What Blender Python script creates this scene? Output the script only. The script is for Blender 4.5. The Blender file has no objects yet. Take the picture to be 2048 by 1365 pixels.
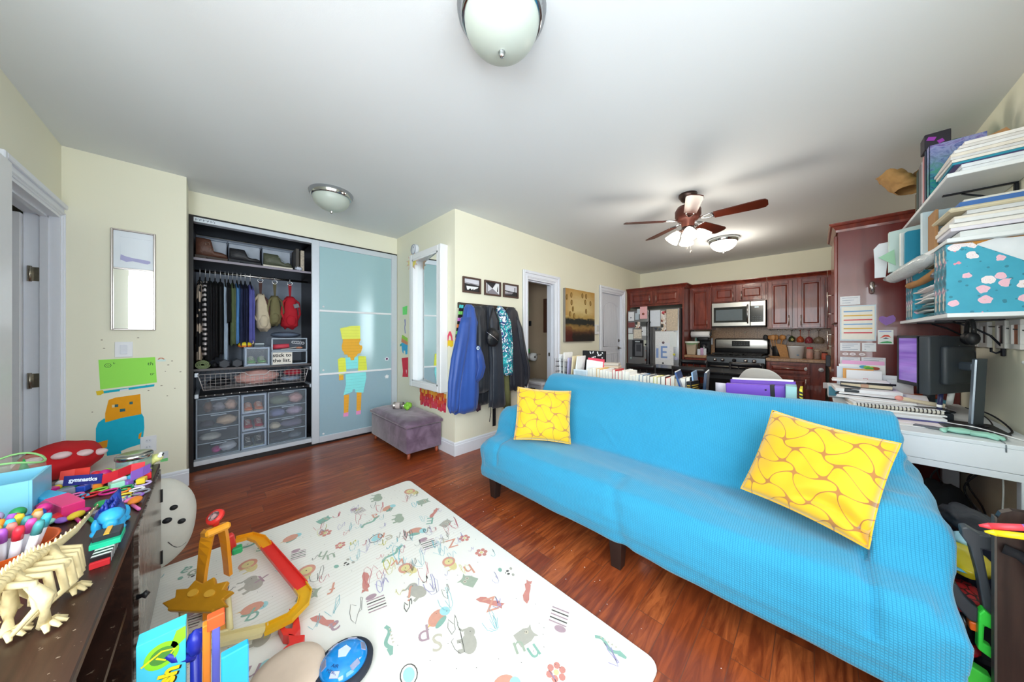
import bpy, bmesh, math, random
from mathutils import Vector, Matrix, Euler, noise
C = bpy.context.scene.collection
PI = math.pi
R_ = math.radians
rnd = random.Random(7)
# -- camera
YAW = R_(45.106)
cam = bpy.data.objects.new('camera', bpy.data.cameras.new('camera'))
C.objects.link(cam)
cam.location = (0, 0, 1.22)
cam.rotation_euler = (PI/2, 0, YAW)
cam.data.sensor_width = 36
cam.data.lens = 602.3/2048*36
cam.data.shift_y = -(682.5-672.08)/2048
cam.data.clip_start = 0.02
bpy.context.scene.camera = cam
# -- world, light, exposure
sc = bpy.context.scene
sc.view_settings.view_transform = 'Standard'
sc.view_settings.look = 'None'
sc.view_settings.exposure = 0.15
sc.view_settings.gamma = 1.0
sc.view_settings.use_curve_mapping = False
w = bpy.data.worlds.new('daylight_sky'); sc.world = w
w.use_nodes = True
bg = w.node_tree.nodes['Background']
bg.inputs[0].default_value = (0.86, 0.94, 1.0, 1)
bg.inputs[1].default_value = 2.2
def area(name, loc, rot, sx, sy, power, col=(1, 1, 1), spread=180):
    d = bpy.data.lights.new(name, 'AREA'); d.shape = 'RECTANGLE'
    d.size = sx; d.size_y = sy; d.energy = power; d.color = col
    d.spread = R_(spread)
    o = bpy.data.objects.new(name, d); C.objects.link(o)
    o.location = loc; o.rotation_euler = rot
    return o
# daylight entering through the two windows in the wall to the right of / behind the camera
area('window_daylight', (0.74, -1.15, 1.45), (0, PI/2, 0), 1.7, 1.5, 92, (0.86, 0.94, 1.0))
area('window_daylight', (0.74, 0.75, 1.50), (0, PI/2, 0), 1.5, 1.2, 26, (0.86, 0.94, 1.0))
area('window_daylight', (-0.35, -2.62, 1.45), (PI/2, 0, 0), 1.5, 1.5, 55, (0.86, 0.94, 1.0))
# -- materials
def lin(h):
    if isinstance(h, str):
        h = h.lstrip('#'); v = [int(h[i:i+2], 16)/255 for i in (0, 2, 4)]
    else: v = list(h)
    return tuple(c/12.92 if c <= .04045 else ((c+.055)/1.055)**2.4 for c in v)+(1,)
MATS = {}
def mat(col, rough=.6, metal=0., var=.06, scale=30., bump=0., bscale=200., spec=.5, trans=0., alpha=1., emit=0., sheen=0., coat=0., ior=1.45, key=None):
    k = key or (col, rough, metal, var, scale, bump, bscale, spec, trans, alpha, emit, sheen, coat)
    if k in MATS: return MATS[k]
    m = bpy.data.materials.new('mat_%s' % (col if isinstance(col, str) else 'c')); m.use_nodes = True
    nt = m.node_tree; b = nt.nodes['Principled BSDF']
    c = lin(col)
    b.inputs['Base Color'].default_value = c
    b.inputs['Roughness'].default_value = rough
    b.inputs['Metallic'].default_value = metal
    b.inputs['Specular IOR Level'].default_value = spec
    b.inputs['IOR'].default_value = ior
    if trans: b.inputs['Transmission Weight'].default_value = trans
    if alpha < 1: b.inputs['Alpha'].default_value = alpha
    if sheen: b.inputs['Sheen Weight'].default_value = sheen
    if coat: b.inputs['Coat Weight'].default_value = coat; b.inputs['Coat Roughness'].default_value = .1
    if emit:
        b.inputs['Emission Color'].default_value = c; b.inputs['Emission Strength'].default_value = emit
    tc = nt.nodes.new('ShaderNodeTexCoord')
    if var:
        n = nt.nodes.new('ShaderNodeTexNoise'); n.inputs['Scale'].default_value = scale; n.inputs['Detail'].default_value = 2
        nt.links.new(tc.outputs['Object'], n.inputs['Vector'])
        mr = nt.nodes.new('ShaderNodeMapRange'); mr.inputs['To Min'].default_value = 1-var; mr.inputs['To Max'].default_value = 1+var
        nt.links.new(n.outputs['Fac'], mr.inputs['Value'])
        hs = nt.nodes.new('ShaderNodeHueSaturation'); hs.inputs['Color'].default_value = c
        nt.links.new(mr.outputs[0], hs.inputs['Value']); nt.links.new(hs.outputs[0], b.inputs['Base Color'])
    if bump:
        n2 = nt.nodes.new('ShaderNodeTexNoise'); n2.inputs['Scale'].default_value = bscale; n2.inputs['Detail'].default_value = 2
        nt.links.new(tc.outputs['Object'], n2.inputs['Vector'])
        bp = nt.nodes.new('ShaderNodeBump'); bp.inputs['Strength'].default_value = bump; bp.inputs['Distance'].default_value = .01
        nt.links.new(n2.outputs['Fac'], bp.inputs['Height']); nt.links.new(bp.outputs[0], b.inputs['Normal'])
    MATS[k] = m
    return m
class NT:
    """small node helper"""
    def __init__(s, name, col='#ffffff', rough=.5, metal=0, spec=.5):
        s.m = bpy.data.materials.new(name); s.m.use_nodes = True; s.nt = s.m.node_tree
        s.b = s.nt.nodes['Principled BSDF']
        s.b.inputs['Base Color'].default_value = lin(col); s.b.inputs['Roughness'].default_value = rough
        s.b.inputs['Metallic'].default_value = metal; s.b.inputs['Specular IOR Level'].default_value = spec
        s.tc = s.nt.nodes.new('ShaderNodeTexCoord')
    def sep(s, out='Object'):
        n = s.nt.nodes.new('ShaderNodeSeparateXYZ'); s.nt.links.new(s.tc.outputs[out], n.inputs[0]); return n.outputs
    def comb(s, x=0, y=0, z=0):
        n = s.nt.nodes.new('ShaderNodeCombineXYZ')
        for i, v in enumerate((x, y, z)): s.set(n.inputs[i], v)
        return n.outputs[0]
    def set(s, inp, v):
        if isinstance(v, bpy.types.NodeSocket): s.nt.links.new(v, inp)
        else: inp.default_value = v
    def math(s, op, a, b=0., c=0.):
        n = s.nt.nodes.new('ShaderNodeMath'); n.operation = op
        s.set(n.inputs[0], a); s.set(n.inputs[1], b); s.set(n.inputs[2], c); return n.outputs[0]
    def noise(s, vec, scale=5., detail=2., rough=.5, dist=0., out='Fac'):
        n = s.nt.nodes.new('ShaderNodeTexNoise'); s.set(n.inputs['Vector'], vec); n.inputs['Scale'].default_value = scale
        n.inputs['Detail'].default_value = detail; n.inputs['Roughness'].default_value = rough; n.inputs['Distortion'].default_value = dist
        return n.outputs[out]
    def white(s, vec):
        n = s.nt.nodes.new('ShaderNodeTexWhiteNoise'); n.noise_dimensions = '3D'; s.set(n.inputs['Vector'], vec); return n.outputs
    def vor(s, vec, scale=5., out='Distance', feature='F1'):
        n = s.nt.nodes.new('ShaderNodeTexVoronoi'); n.feature = feature; s.set(n.inputs['Vector'], vec); n.inputs['Scale'].default_value = scale
        return n.outputs[out]
    def ramp(s, fac, stops, interp='LINEAR'):
        n = s.nt.nodes.new('ShaderNodeValToRGB'); s.set(n.inputs[0], fac); cr = n.color_ramp; cr.interpolation = interp
        while len(cr.elements) < len(stops): cr.elements.new(.5)
        for e, (p, c) in zip(cr.elements, stops): e.position = p; e.color = lin(c)
        return n.outputs[0]
    def mix(s, f, a, b, blend='MIX'):
        n = s.nt.nodes.new('ShaderNodeMix'); n.data_type = 'RGBA'; n.blend_type = blend
        s.set(n.inputs[0], f)
        for i, v in ((6, a), (7, b)): s.set(n.inputs[i], lin(v) if isinstance(v, str) else v)
        return n.outputs[2]
    def bump(s, h, strength=.3, dist=.005):
        n = s.nt.nodes.new('ShaderNodeBump'); n.inputs['Strength'].default_value = strength; n.inputs['Distance'].default_value = dist
        s.nt.links.new(h, n.inputs['Height']); s.nt.links.new(n.outputs[0], s.b.inputs['Normal']); return s
    def col(s, c): s.nt.links.new(c, s.b.inputs['Base Color']); return s
# -- mesh builder
class MB:
    def __init__(s): s.v = []; s.f = []; s.m = []; s.s = []; s.mi = 0; s.M = Matrix()
    def add(s, vs, fs, smooth=False):
        o = len(s.v); M = s.M
        s.v += [tuple(M @ Vector(p)) for p in vs]
        for f in fs: s.f.append([i+o for i in f]); s.m.append(s.mi); s.s.append(smooth)
        return s
    def bm(s, b, smooth=False):
        b.verts.index_update()
        s.add([v.co for v in b.verts], [[v.index for v in f.verts] for f in b.faces], smooth); b.free(); return s
    def box(s, cx, cy, cz, sx, sy, sz, bev=0., rot=None, seg=1):
        b = bmesh.new(); bmesh.ops.create_cube(b, size=1)
        bmesh.ops.scale(b, vec=(sx, sy, sz), verts=b.verts)
        if bev: bmesh.ops.bevel(b, geom=b.edges[:]+b.verts[:], offset=min(bev, .49*min(sx, sy, sz)), segments=seg, affect='EDGES', profile=.5)
        if rot: bmesh.ops.rotate(b, cent=(0, 0, 0), matrix=Euler(rot).to_matrix(), verts=b.verts)
        bmesh.ops.translate(b, vec=(cx, cy, cz), verts=b.verts)
        return s.bm(b, seg > 1)
    def bb(s, x0, x1, y0, y1, z0, z1, bev=0., seg=1):
        return s.box((x0+x1)/2, (y0+y1)/2, (z0+z1)/2, abs(x1-x0), abs(y1-y0), abs(z1-z0), bev, None, seg)
    def lathe(s, prof, loc=(0, 0, 0), rot=None, seg=24, cap=True, smooth=True):
        vs = []; fs = []; n = len(prof)
        for r, z in prof:
            for k in range(seg):
                a = 2*PI*k/seg; vs.append((r*math.cos(a), r*math.sin(a), z))
        for i in range(n-1):
            for k in range(seg):
                k2 = (k+1) % seg
                fs.append((i*seg+k, i*seg+k2, (i+1)*seg+k2, (i+1)*seg+k))
        if cap:
            if prof[0][0] > 1e-4: fs.append(tuple(range(seg))[::-1])
            if prof[-1][0] > 1e-4: fs.append(tuple((n-1)*seg+k for k in range(seg)))
        M = Matrix.Translation(loc) @ (Euler(rot).to_matrix().to_4x4() if rot else Matrix())
        return s.add([tuple(M @ Vector(p)) for p in vs], fs, smooth)
    def cyl(s, p0, p1, r0, r1=None, seg=12, smooth=True):
        r1 = r0 if r1 is None else r1
        return s.tube([p0, p1], [r0, r1], seg, smooth)
    def tube(s, pts, r, seg=8, smooth=True, closed=False):
        P = [Vector(p) for p in pts]; n = len(P)
        rs = r if isinstance(r, (list, tuple)) else [r]*n
        vs = []; fs = []; up = None
        for i in range(n):
            if closed: t = P[(i+1) % n]-P[(i-1) % n]
            else: t = P[min(i+1, n-1)]-P[max(i-1, 0)]
            if t.length < 1e-9: t = Vector((0, 0, 1))
            t.normalize()
            if up is None: up = Vector((0, 0, 1)) if abs(t.z) < .9 else Vector((1, 0, 0))
            a = t.cross(up)
            if a.length < 1e-4: a = t.cross(Vector((0.3, 1, 0)))
            a.normalize(); b = a.cross(t).normalized(); up = b
            for k in range(seg):
                g = 2*PI*k/seg; vs.append(tuple(P[i]+(a*math.cos(g)+b*math.sin(g))*rs[i]))
        for i in range(n if closed else n-1):
            j = (i+1) % n
            for k in range(seg):
                k2 = (k+1) % seg; fs.append((i*seg+k, i*seg+k2, j*seg+k2, j*seg+k))
        if not closed: fs.append(tuple(range(seg))[::-1]); fs.append(tuple((n-1)*seg+k for k in range(seg)))
        return s.add(vs, fs, smooth)
    def ball(s, loc, r, sc=(1, 1, 1), rot=None, seg=14, rings=9, amp=0., fr=8.):
        prof = [(max(1e-5, math.sin(PI*i/rings)), -math.cos(PI*i/rings)) for i in range(rings+1)]
        t = MB(); t.lathe(prof, seg=seg, cap=False)
        M = Matrix.Translation(loc) @ (Euler(rot).to_matrix().to_4x4() if rot else Matrix())
        out = []
        for v in t.v:
            p = Vector((v[0]*r*sc[0], v[1]*r*sc[1], v[2]*r*sc[2]))
            if amp: p *= 1+amp*noise.noise(Vector(v)*fr*.3+Vector(loc)*7)
            out.append(tuple(M @ p))
        return s.add(out, t.f, True)
    def prism(s, pts, h, M=None, smooth=False):
        """polygon in XY extruded along Z by h"""
        n = len(pts); vs = [(x, y, 0) for x, y in pts]+[(x, y, h) for x, y in pts]
        fs = [tuple(range(n))[::-1], tuple(range(n, 2*n))]+[(i, (i+1) % n, (i+1) % n+n, i+n) for i in range(n)]
        if M is not None: vs = [tuple(M @ Vector(p)) for p in vs]
        return s.add(vs, fs, smooth)
    def flat(s, pts, M=None):
        vs = [(p[0], p[1], p[2] if len(p) > 2 else 0) for p in pts]
        if M is not None: vs = [tuple(M @ Vector(p)) for p in vs]
        return s.add(vs, [tuple(range(len(vs)))])
    def grid(s, nu, nv, fn, closeu=False, smooth=True):
        vs = [fn(i/nu if closeu else i/(nu-1), j/(nv-1)) for j in range(nv) for i in range(nu)]
        fs = []
        for j in range(nv-1):
            for i in range(nu if closeu else nu-1):
                i2 = (i+1) % nu; fs.append((j*nu+i, j*nu+i2, (j+1)*nu+i2, (j+1)*nu+i))
        return s.add(vs, fs, smooth)
    def loft(s, rings, smooth=True, cap=True):
        n = len(rings[0]); vs = [p for r in rings for p in r]; fs = []
        for j in range(len(rings)-1):
            for i in range(n):
                i2 = (i+1) % n; fs.append((j*n+i, j*n+i2, (j+1)*n+i2, (j+1)*n+i))
        if cap: fs.append(tuple(range(n))[::-1]); fs.append(tuple((len(rings)-1)*n+i for i in range(n)))
        return s.add(vs, fs, smooth)
    def stroke(s, pts, w, z=0., M=None):
        """flat ribbon in XY along a polyline"""
        n = len(pts); vs = []
        for i in range(n):
            a = Vector(pts[max(i-1, 0)][:2]); b = Vector(pts[min(i+1, n-1)][:2]); t = (b-a)
            if t.length < 1e-9: t = Vector((1, 0))
            t.normalize(); q = Vector((-t.y, t.x))*w/2; p = Vector(pts[i][:2])
            vs += [(p.x+q.x, p.y+q.y, z), (p.x-q.x, p.y-q.y, z)]
        fs = [(2*i, 2*i+1, 2*i+3, 2*i+2) for i in range(n-1)]
        if M is not None: vs = [tuple(M @ Vector(p)) for p in vs]
        return s.add(vs, fs)
    def build(s, name, mats, parent=None, loc=(0, 0, 0), rot=(0, 0, 0), bevel=0., sub=0, solid=0., recalc=True):
        me = bpy.data.meshes.new(name); me.from_pydata(s.v, [], s.f)
        if not isinstance(mats, (list, tuple)): mats = [mats]
        for m in mats: me.materials.append(m)
        me.polygons.foreach_set('material_index', s.m)
        me.polygons.foreach_set('use_smooth', s.s)
        if recalc:
            b = bmesh.new(); b.from_mesh(me); bmesh.ops.recalc_face_normals(b, faces=b.faces); b.to_mesh(me); b.free()
        me.update()
        o = bpy.data.objects.new(name, me); C.objects.link(o)
        o.location = loc; o.rotation_euler = rot
        if parent is not None: o.parent = parent
        if bevel:
            m = o.modifiers.new('bevel', 'BEVEL'); m.width = bevel; m.segments = 2; m.limit_method = 'ANGLE'
        if solid:
            m = o.modifiers.new('solid', 'SOLIDIFY'); m.thickness = solid; m.offset = 0
        if sub:
            m = o.modifiers.new('sub', 'SUBSURF'); m.levels = sub; m.render_levels = sub
        return o
def tag(o, label=None, cat=None, group=None, kind=None):
    if label: o['label'] = label
    if cat: o['category'] = cat
    if group: o['group'] = group
    if kind: o['kind'] = kind
    return o
def thing(name, label, cat, loc=(0, 0, 0), rz=0., group=None, rot=None):
    o = bpy.data.objects.new(name, None); C.objects.link(o)
    o.empty_display_size = .05
    o.location = loc; o.rotation_euler = rot or (0, 0, rz)
    return tag(o, label, cat, group)
def solo(name, mb, mats, label, cat, group=None, **k):
    return tag(mb.build(name, mats, **k), label, cat, group)
def struct(name, mb, mats, **k):
    return tag(mb.build(name, mats, **k), kind='structure')
def kids(o): return [c for c in C.objects if c.parent == o]
def dup(o, loc=None, rot=None, label=None, parent=None):
    c = o.copy(); C.objects.link(c)
    if parent is not None: c.parent = parent
    if loc is not None: c.location = loc
    if rot is not None: c.rotation_euler = rot
    if label: c['label'] = label
    for ch in kids(o): dup(ch, parent=c)
    return c
_txt = {}
def text(mb, s, size, M, bold=0.):
    """flat letters (facing +Z before M), centred"""
    k = (s, size, bold)
    if k not in _txt:
        cu = bpy.data.curves.new('t', 'FONT'); cu.body = s; cu.size = size; cu.align_x = 'CENTER'; cu.align_y = 'CENTER'; cu.offset = bold
        cu.resolution_u = 3
        o = bpy.data.objects.new('t', cu); C.objects.link(o)
        dg = bpy.context.evaluated_depsgraph_get(); dg.update()
        me = bpy.data.meshes.new_from_object(o.evaluated_get(dg))
        _txt[k] = ([tuple(v.co) for v in me.vertices], [tuple(p.vertices) for p in me.polygons])
        bpy.data.objects.remove(o); bpy.data.curves.remove(cu); bpy.data.meshes.remove(me)
    vs, fs = _txt[k]
    mb.add([tuple(M @ Vector(v)) for v in vs], fs)
def Mx(loc=(0, 0, 0), rot=(0, 0, 0), sc=(1, 1, 1)):
    return Matrix.Translation(loc) @ Euler(rot).to_matrix().to_4x4() @ Matrix.Diagonal((sc[0], sc[1], sc[2], 1))
# frames that stand printed XY shapes upright on walls: local x -> along the wall, local y -> up, z -> out of the wall
def on_x(x, y, z):   # wall whose outward side looks to +X
    return Matrix.Translation((x, y, z)) @ Matrix(((0, 0, 1, 0), (1, 0, 0, 0), (0, 1, 0, 0), (0, 0, 0, 1)))
def on_y(x, y, z):   # wall whose outward side looks to -Y
    return Matrix.Translation((x, y, z)) @ Matrix(((1, 0, 0, 0), (0, 0, -1, 0), (0, 1, 0, 0), (0, 0, 0, 1)))
def rect(x0, y0, x1, y1): return [(x0, y0), (x1, y0), (x1, y1), (x0, y1)]
def ell(cx, cy, rx, ry, n=16, a0=0., rot=0.):
    c, s_ = math.cos(rot), math.sin(rot); out = []
    for i in range(n):
        a = a0+2*PI*i/n; x = rx*math.cos(a); y = ry*math.sin(a); out.append((cx+x*c-y*s_, cy+x*s_+y*c))
    return out
WHITE = mat('#eceef2', .45, var=.02)
TRIMW = mat('#e9edf6', .4, var=.02)
PAPER = mat('#f1f2f2', .8, var=.03)
BLACK = mat('#17181c', .5, var=.1)
CHROME = mat('#d8dadd', .12, 1.0, var=0)
STEEL = mat('#b9b6b0', .3, 1.0, var=.05, scale=4)
DARKW = mat('#2a201d', .35, var=.25, scale=14)
H = 2.5123
# wall planes
YL, XM, XC, YS, XW, YK, XR = -.7245, -3.607, -3.921, 1.746, -2.5735, 6.355, .726
def MW(o):
    """builder that takes world coordinates for a part of thing o"""
    m = MB(); m.M = (Matrix.Translation(o.location) @ o.rotation_euler.to_matrix().to_4x4()).inverted(); return m
def sw(name, mb, mats, label, cat, group=None, **k):
    """single-mesh thing given in world coordinates; origin is put at the middle of its base"""
    xs, ys, zs = zip(*mb.v)
    c = ((min(xs)+max(xs))/2, (min(ys)+max(ys))/2, min(zs))
    mb.v = [(a-c[0], b-c[1], z-c[2]) for a, b, z in mb.v]
    return tag(mb.build(name, mats, loc=c, **k), label, cat, group)
def blob(mb, x0, x1, y0, y1, z0, z1, amp=.25, fr=9, seg=20, rings=12):
    mb.ball(((x0+x1)/2, (y0+y1)/2, (z0+z1)/2), 1, ((x1-x0)/2, (y1-y0)/2, (z1-z0)/2), amp=amp, fr=fr, seg=seg, rings=rings)
def drape(mb, levels, folds=7, amp=.12, seed=0, seg=40, rot=0., twist=0.):
    """hanging cloth: levels (x,y,z,half width,half depth), vertical folds growing downwards"""
    rings = []
    n_ = len(levels)
    r0 = random.Random(seed); ph = [r0.uniform(0, 6.28) for _ in range(4)]
    LV = []
    for i in range(n_-1):                                   # subdivide the levels
        a, b_ = levels[i], levels[i+1]
        for q in range(3): LV.append([a[j]+(b_[j]-a[j])*q/3 for j in range(5)])
    LV.append(list(levels[-1]))
    for i, (x, y, z, hw, hd) in enumerate(LV):
        t = i/(len(LV)-1); ring = []
        am = amp*min(1., .25+1.2*t)
        for k in range(seg):
            a = 2*PI*k/seg
            f = 1+am*math.sin(a*folds+ph[0]+twist*t)+am*.6*math.sin(a*(folds*2-1)+ph[1]-t*2)+.10*noise.noise(Vector((math.cos(a)*1.6+seed, math.sin(a)*1.6, z*4)))
            u = math.copysign(abs(math.cos(a))**.8, math.cos(a))*hw*f; v = math.copysign(abs(math.sin(a))**.8, math.sin(a))*hd*f
            c_, s_ = math.cos(rot), math.sin(rot)
            ring.append((x+u*c_-v*s_, y+u*s_+v*c_, z+(.012*math.sin(a*folds+ph[2]) if i == len(LV)-1 else 0)))
        rings.append(ring)
    mb.loft(rings)
def sheet(mb, pts, M, th=.0006):
    mb.prism(pts, th, M)
def at(u, v, x=None, y=None, z=None):
    """a pixel measured on the photograph, placed at a known real plane of the room"""
    a = u-1024; b = 672.08-v; s_, c_ = math.sin(YAW), math.cos(YAW)
    r = (-s_*602.3+c_*a, c_*602.3+s_*a, b)
    k = x/r[0] if x is not None else y/r[1] if y is not None else (z-1.22)/r[2]
    return Vector((r[0]*k, r[1]*k, 1.22+r[2]*k))
# -- room shell
def wallmat(name, col):
    n = NT(name, col, .75, spec=.3)
    ns = n.noise(n.tc.outputs['Object'], 3., 3)
    n.col(n.mix(n.math('MULTIPLY', ns, .12), col, '#e0dac2' if 'wall' in name else '#d2d8dc'))
    n.bump(n.noise(n.tc.outputs['Object'], 220., 2), .08, .002)
    return n.m
WALL = wallmat('cream_wall_paint', '#f0eed9')
CEIL = wallmat('ceiling_paint', '#e3e8ea')
n = NT('bath_wall_paint', '#b9a48a', .7); n.col(n.ramp(n.noise(n.tc.outputs['Object'], 2.), [(.3, '#b39e84'), (.7, '#c0ab92')])); BATHW = n.m
n = NT('wood_floor', '#7a3216', .30, spec=.5)
x, y, z = n.sep()
row = n.math('FLOOR', n.math('DIVIDE', x, .112))
off = n.math('MULTIPLY', n.white(n.comb(row, 3.3, 0))[0], 1.3)
yy = n.math('DIVIDE', n.math('ADD', y, off), .72)
pl = n.math('FLOOR', yy)
rv = n.white(n.comb(row, pl, 1.7))[0]
gv = n.comb(n.math('ADD', n.math('MULTIPLY', x, 26.), n.math('MULTIPLY', rv, 40.)), n.math('MULTIPLY', y, 2.2), rv)
g = n.noise(gv, 1., 4, .62, 1.4)
ring = n.math('FRACT', n.math('MULTIPLY', n.noise(n.comb(n.math('ADD', n.math('MULTIPLY', x, 7.), n.math('MULTIPLY', rv, 30.)), n.math('MULTIPLY', y, .9), rv), 1., 1, .5, .4), 9.))
base = n.ramp(rv, [(0, '#96431f'), (.35, '#ad5529'), (.7, '#ba6334'), (1, '#a04b26')])
c1 = n.mix(n.ramp(g, [(.38, '#ffffff'), (.62, '#000000')]), base, '#7c371b')
c2 = n.mix(n.math('MULTIPLY', n.math('LESS_THAN', ring, .3), .22), c1, '#6c2d15')
fx = n.math('FRACT', n.math('DIVIDE', x, .112)); fy = n.math('FRACT', yy)
sx = n.math('LESS_THAN', n.math('ABSOLUTE', n.math('SUBTRACT', fx, .5)), .486)
sy = n.math('LESS_THAN', n.math('ABSOLUTE', n.math('SUBTRACT', fy, .5)), .4978)
seam = n.math('MULTIPLY', sx, sy)
n.col(n.mix(seam, '#74402a', c2)); n.bump(n.math('ADD', seam, n.math('MULTIPLY', g, .15)), .35, .0015)
FLOOR = n.m
b = MB(); b.bb(-5.2, XR+.3, -2.9, YK+.3, -.1, 0); struct('floor', b, FLOOR)
b = MB(); b.bb(-5.2, XR+.3, -2.9, YK+.3, H, H+.1); struct('ceiling', b, CEIL)
# left wall with its doorway (X -3.60..-2.79)
DX0, DX1, DZ = -3.585, -2.80, 2.03
b = MB()
b.bb(DX1, -1.25, YL-.12, YL, 0, H); b.bb(DX0-.4, DX1, YL-.12, YL, DZ, H); b.bb(-3.75, DX0, YL-.12, YL, 0, DZ)
struct('wall_left', b, WALL)
b = MB(); b.bb(-1.37, -1.25, -2.7, YL-.12, 0, H); struct('wall_alcove', b, WALL)
# back wall behind the camera, with a window
b = MB()
b.bb(-1.25, -1.1, -2.8, -2.7, 0, H); b.bb(.4, XR+.12, -2.8, -2.7, 0, H); b.bb(-1.1, .4, -2.8, -2.7, 0, .7); b.bb(-1.1, .4, -2.8, -2.7, 2.2, H)
struct('wall_back', b, WALL)
# right wall with two windows near the camera
b = MB()
X0, X1 = XR, XR+.12
b.bb(X0, X1, -2.8, -2.0, 0, H); b.bb(X0, X1, -2.0, -.3, 0, .7); b.bb(X0, X1, -2.0, -.3, 2.2, H); b.bb(X0, X1, -.3, .1, 0, H)
b.bb(X0, X1, .1, 1.4, 0, .85); b.bb(X0, X1, .1, 1.4, 2.15, H); b.bb(X0, X1, 1.4, YK+.12, 0, H)
struct('wall_right', b, WALL)
b = MB(); b.bb(XW-.12, XR, YK, YK+.12, 0, H); struct('wall_kitchen', b, WALL)
# mirror wall block and closet header
b = MB(); b.bb(XM-.12, XM, YL-.12, -.147, 0, H); b.bb(XC-.75, XM-.12, YL-.12, -.147, 0, H); struct('wall_mirror_side', b, WALL)
b = MB()
b.bb(XC-.10, XC-.002, -.147, YS, 2.305, H)
b.bb(XC-.8, XC-.7, -.3, YS+.2, 0, H)
struct('wall_closet', b, WALL)
b = MB(); b.bb(XC-.8, XW-.12, YS, YS+.12, 0, H); struct('wall_stub', b, WALL)
BD0, BD1, BZ = 2.835, 3.42, 1.96
D0, D1, D2Z = 4.735, 5.52, 1.99
b = MB()
b.bb(XW-.12, XW, YS, BD0, 0, H); b.bb(XW-.12, XW, BD0, BD1, BZ, H); b.bb(XW-.12, XW, BD1, D0, 0, H)
b.bb(XW-.12, XW, D0, D1, D2Z, H); b.bb(XW-.12, XW, D1, YK+.12, 0, H)
struct('wall_hall', b, WALL)
# bathroom behind the open doorway, small hall behind the left doorway
b = MB(); b.bb(-4.6, XW-.12, 3.66, 3.76, 0, H); b.bb(-4.7, -4.6, 1.9, 3.76, 0, H); b.bb(-4.6, XW-.12, 1.9, 1.98, 0, H)
struct('wall_bathroom', b, BATHW)
b = MB(); b.bb(-4.0, -1.37, -2.8, -2.7, 0, H); b.bb(-4.1, -4.0, -2.8, YL-.12, 0, H); struct('wall_bedroom', b, WALL)
def base_prof(mb, p0, p1, nx, ny, h=.135, t=.016):
    """baseboard from p0 to p1 (xy) sticking out along (nx,ny)"""
    prof = [(0, 0), (t, 0), (t, h*.78), (t*.75, h*.82), (t*.7, h*.92), (t*.3, h), (0, h)]
    r = [[(p[0]+nx*a, p[1]+ny*a, z) for a, z in prof] for p in (p0, p1)]
    mb.loft(r, smooth=False)
b = MB(); base_prof(b, (XM, YL), (XM, -.132), 1, 0); struct('baseboard_mirror_side', b, TRIMW)
b = MB(); base_prof(b, (XC+.02, YS), (XW, YS), 0, -1); struct('baseboard_stub', b, TRIMW)
b = MB(); base_prof(b, (XW, YS-.016), (XW, 2.72), 1, 0); struct('baseboard_hall', b, TRIMW)
b = MB(); base_prof(b, (XW, 3.53), (XW, 4.62), 1, 0); struct('baseboard_hall_far', b, TRIMW)
b = MB(); base_prof(b, (XR, -2.7), (XR, 3.7), -1, 0); struct('baseboard_right', b, TRIMW)
b = MB(); base_prof(b, (DX1+.11, YL), (-1.25, YL), 0, 1); struct('baseboard_left', b, TRIMW)
def casing(mb, axis, pl, a0, a1, top, out, w=.085, t=.02, depth=.12):
    """door casing + jamb. axis 'x': wall plane x=pl, opening a0..a1 in y. out=+1/-1 room side"""
    def B(a, b_, z0, z1, o0, o1, bev=.004):
        lo, hi = sorted((pl+out*o0, pl+out*o1))
        if axis == 'x': mb.bb(lo, hi, a, b_, z0, z1, bev)
        else: mb.bb(a, b_, lo, hi, z0, z1, bev)
    for q0, q1, th in ((0, w, t*.6), (w*.12, w*.3, t*.95), (w*.62, w, t*1.35)):
        B(a0-q1, a0-q0, 0, top+q1, 0, th); B(a1+q0, a1+q1, 0, top+q1, 0, th); B(a0-q0, a1+q0, top+q0, top+q1, 0, th)
    B(a0, a0+.018, 0, top, -depth-.01, .004, 0); B(a1-.018, a1, 0, top, -depth-.01, .004, 0); B(a0+.018, a1-.018, top-.018, top, -depth-.01, .004, 0)
    B(a0+.018, a0+.03, 0, top-.018, -.07, -.04, 0); B(a1-.03, a1-.018, 0, top-.018, -.07, -.04, 0); B(a0+.018, a1-.018, top-.03, top-.018, -.07, -.04, 0)
b = MB(); casing(b, 'y', YL, DX0, DX1, DZ, 1, w=.08)
o = struct('door_1', b, TRIMW)
# hinges on the left doorway, door leaf opened into the bedroom
BRS = mat('#a79f90', .3, 1., var=.2, scale=60)
h = MB()
for zz in (1.62, .93):
    h.cyl((DX0+.03, YL-.105, zz-.05), (DX0+.03, YL-.105, zz+.05), .009)
    h.bb(DX0+.018, DX0+.021, YL-.10, YL-.07, zz-.045, zz+.045)
h.build('hinge', BRS, o)
h = MB(); h.bb(DX0+.02, DX0+.06, YL-.92, YL-.13, .01, DZ-.03, .003); h.build('door_leaf', WHITE, o)
b = MB(); casing(b, 'x', XW, BD0, BD1, BZ, 1, w=.09); o = struct('door_2', b, TRIMW)
h = MB(); h.bb(XW-.10, XW-.06, BD1-.024, BD1-.018, .93, .98); h.build('strike_plate', BRS, o)
b = MB(); casing(b, 'x', XW, D0, D1, D2Z, 1, w=.09); o = struct('door_3', b, TRIMW)
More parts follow.
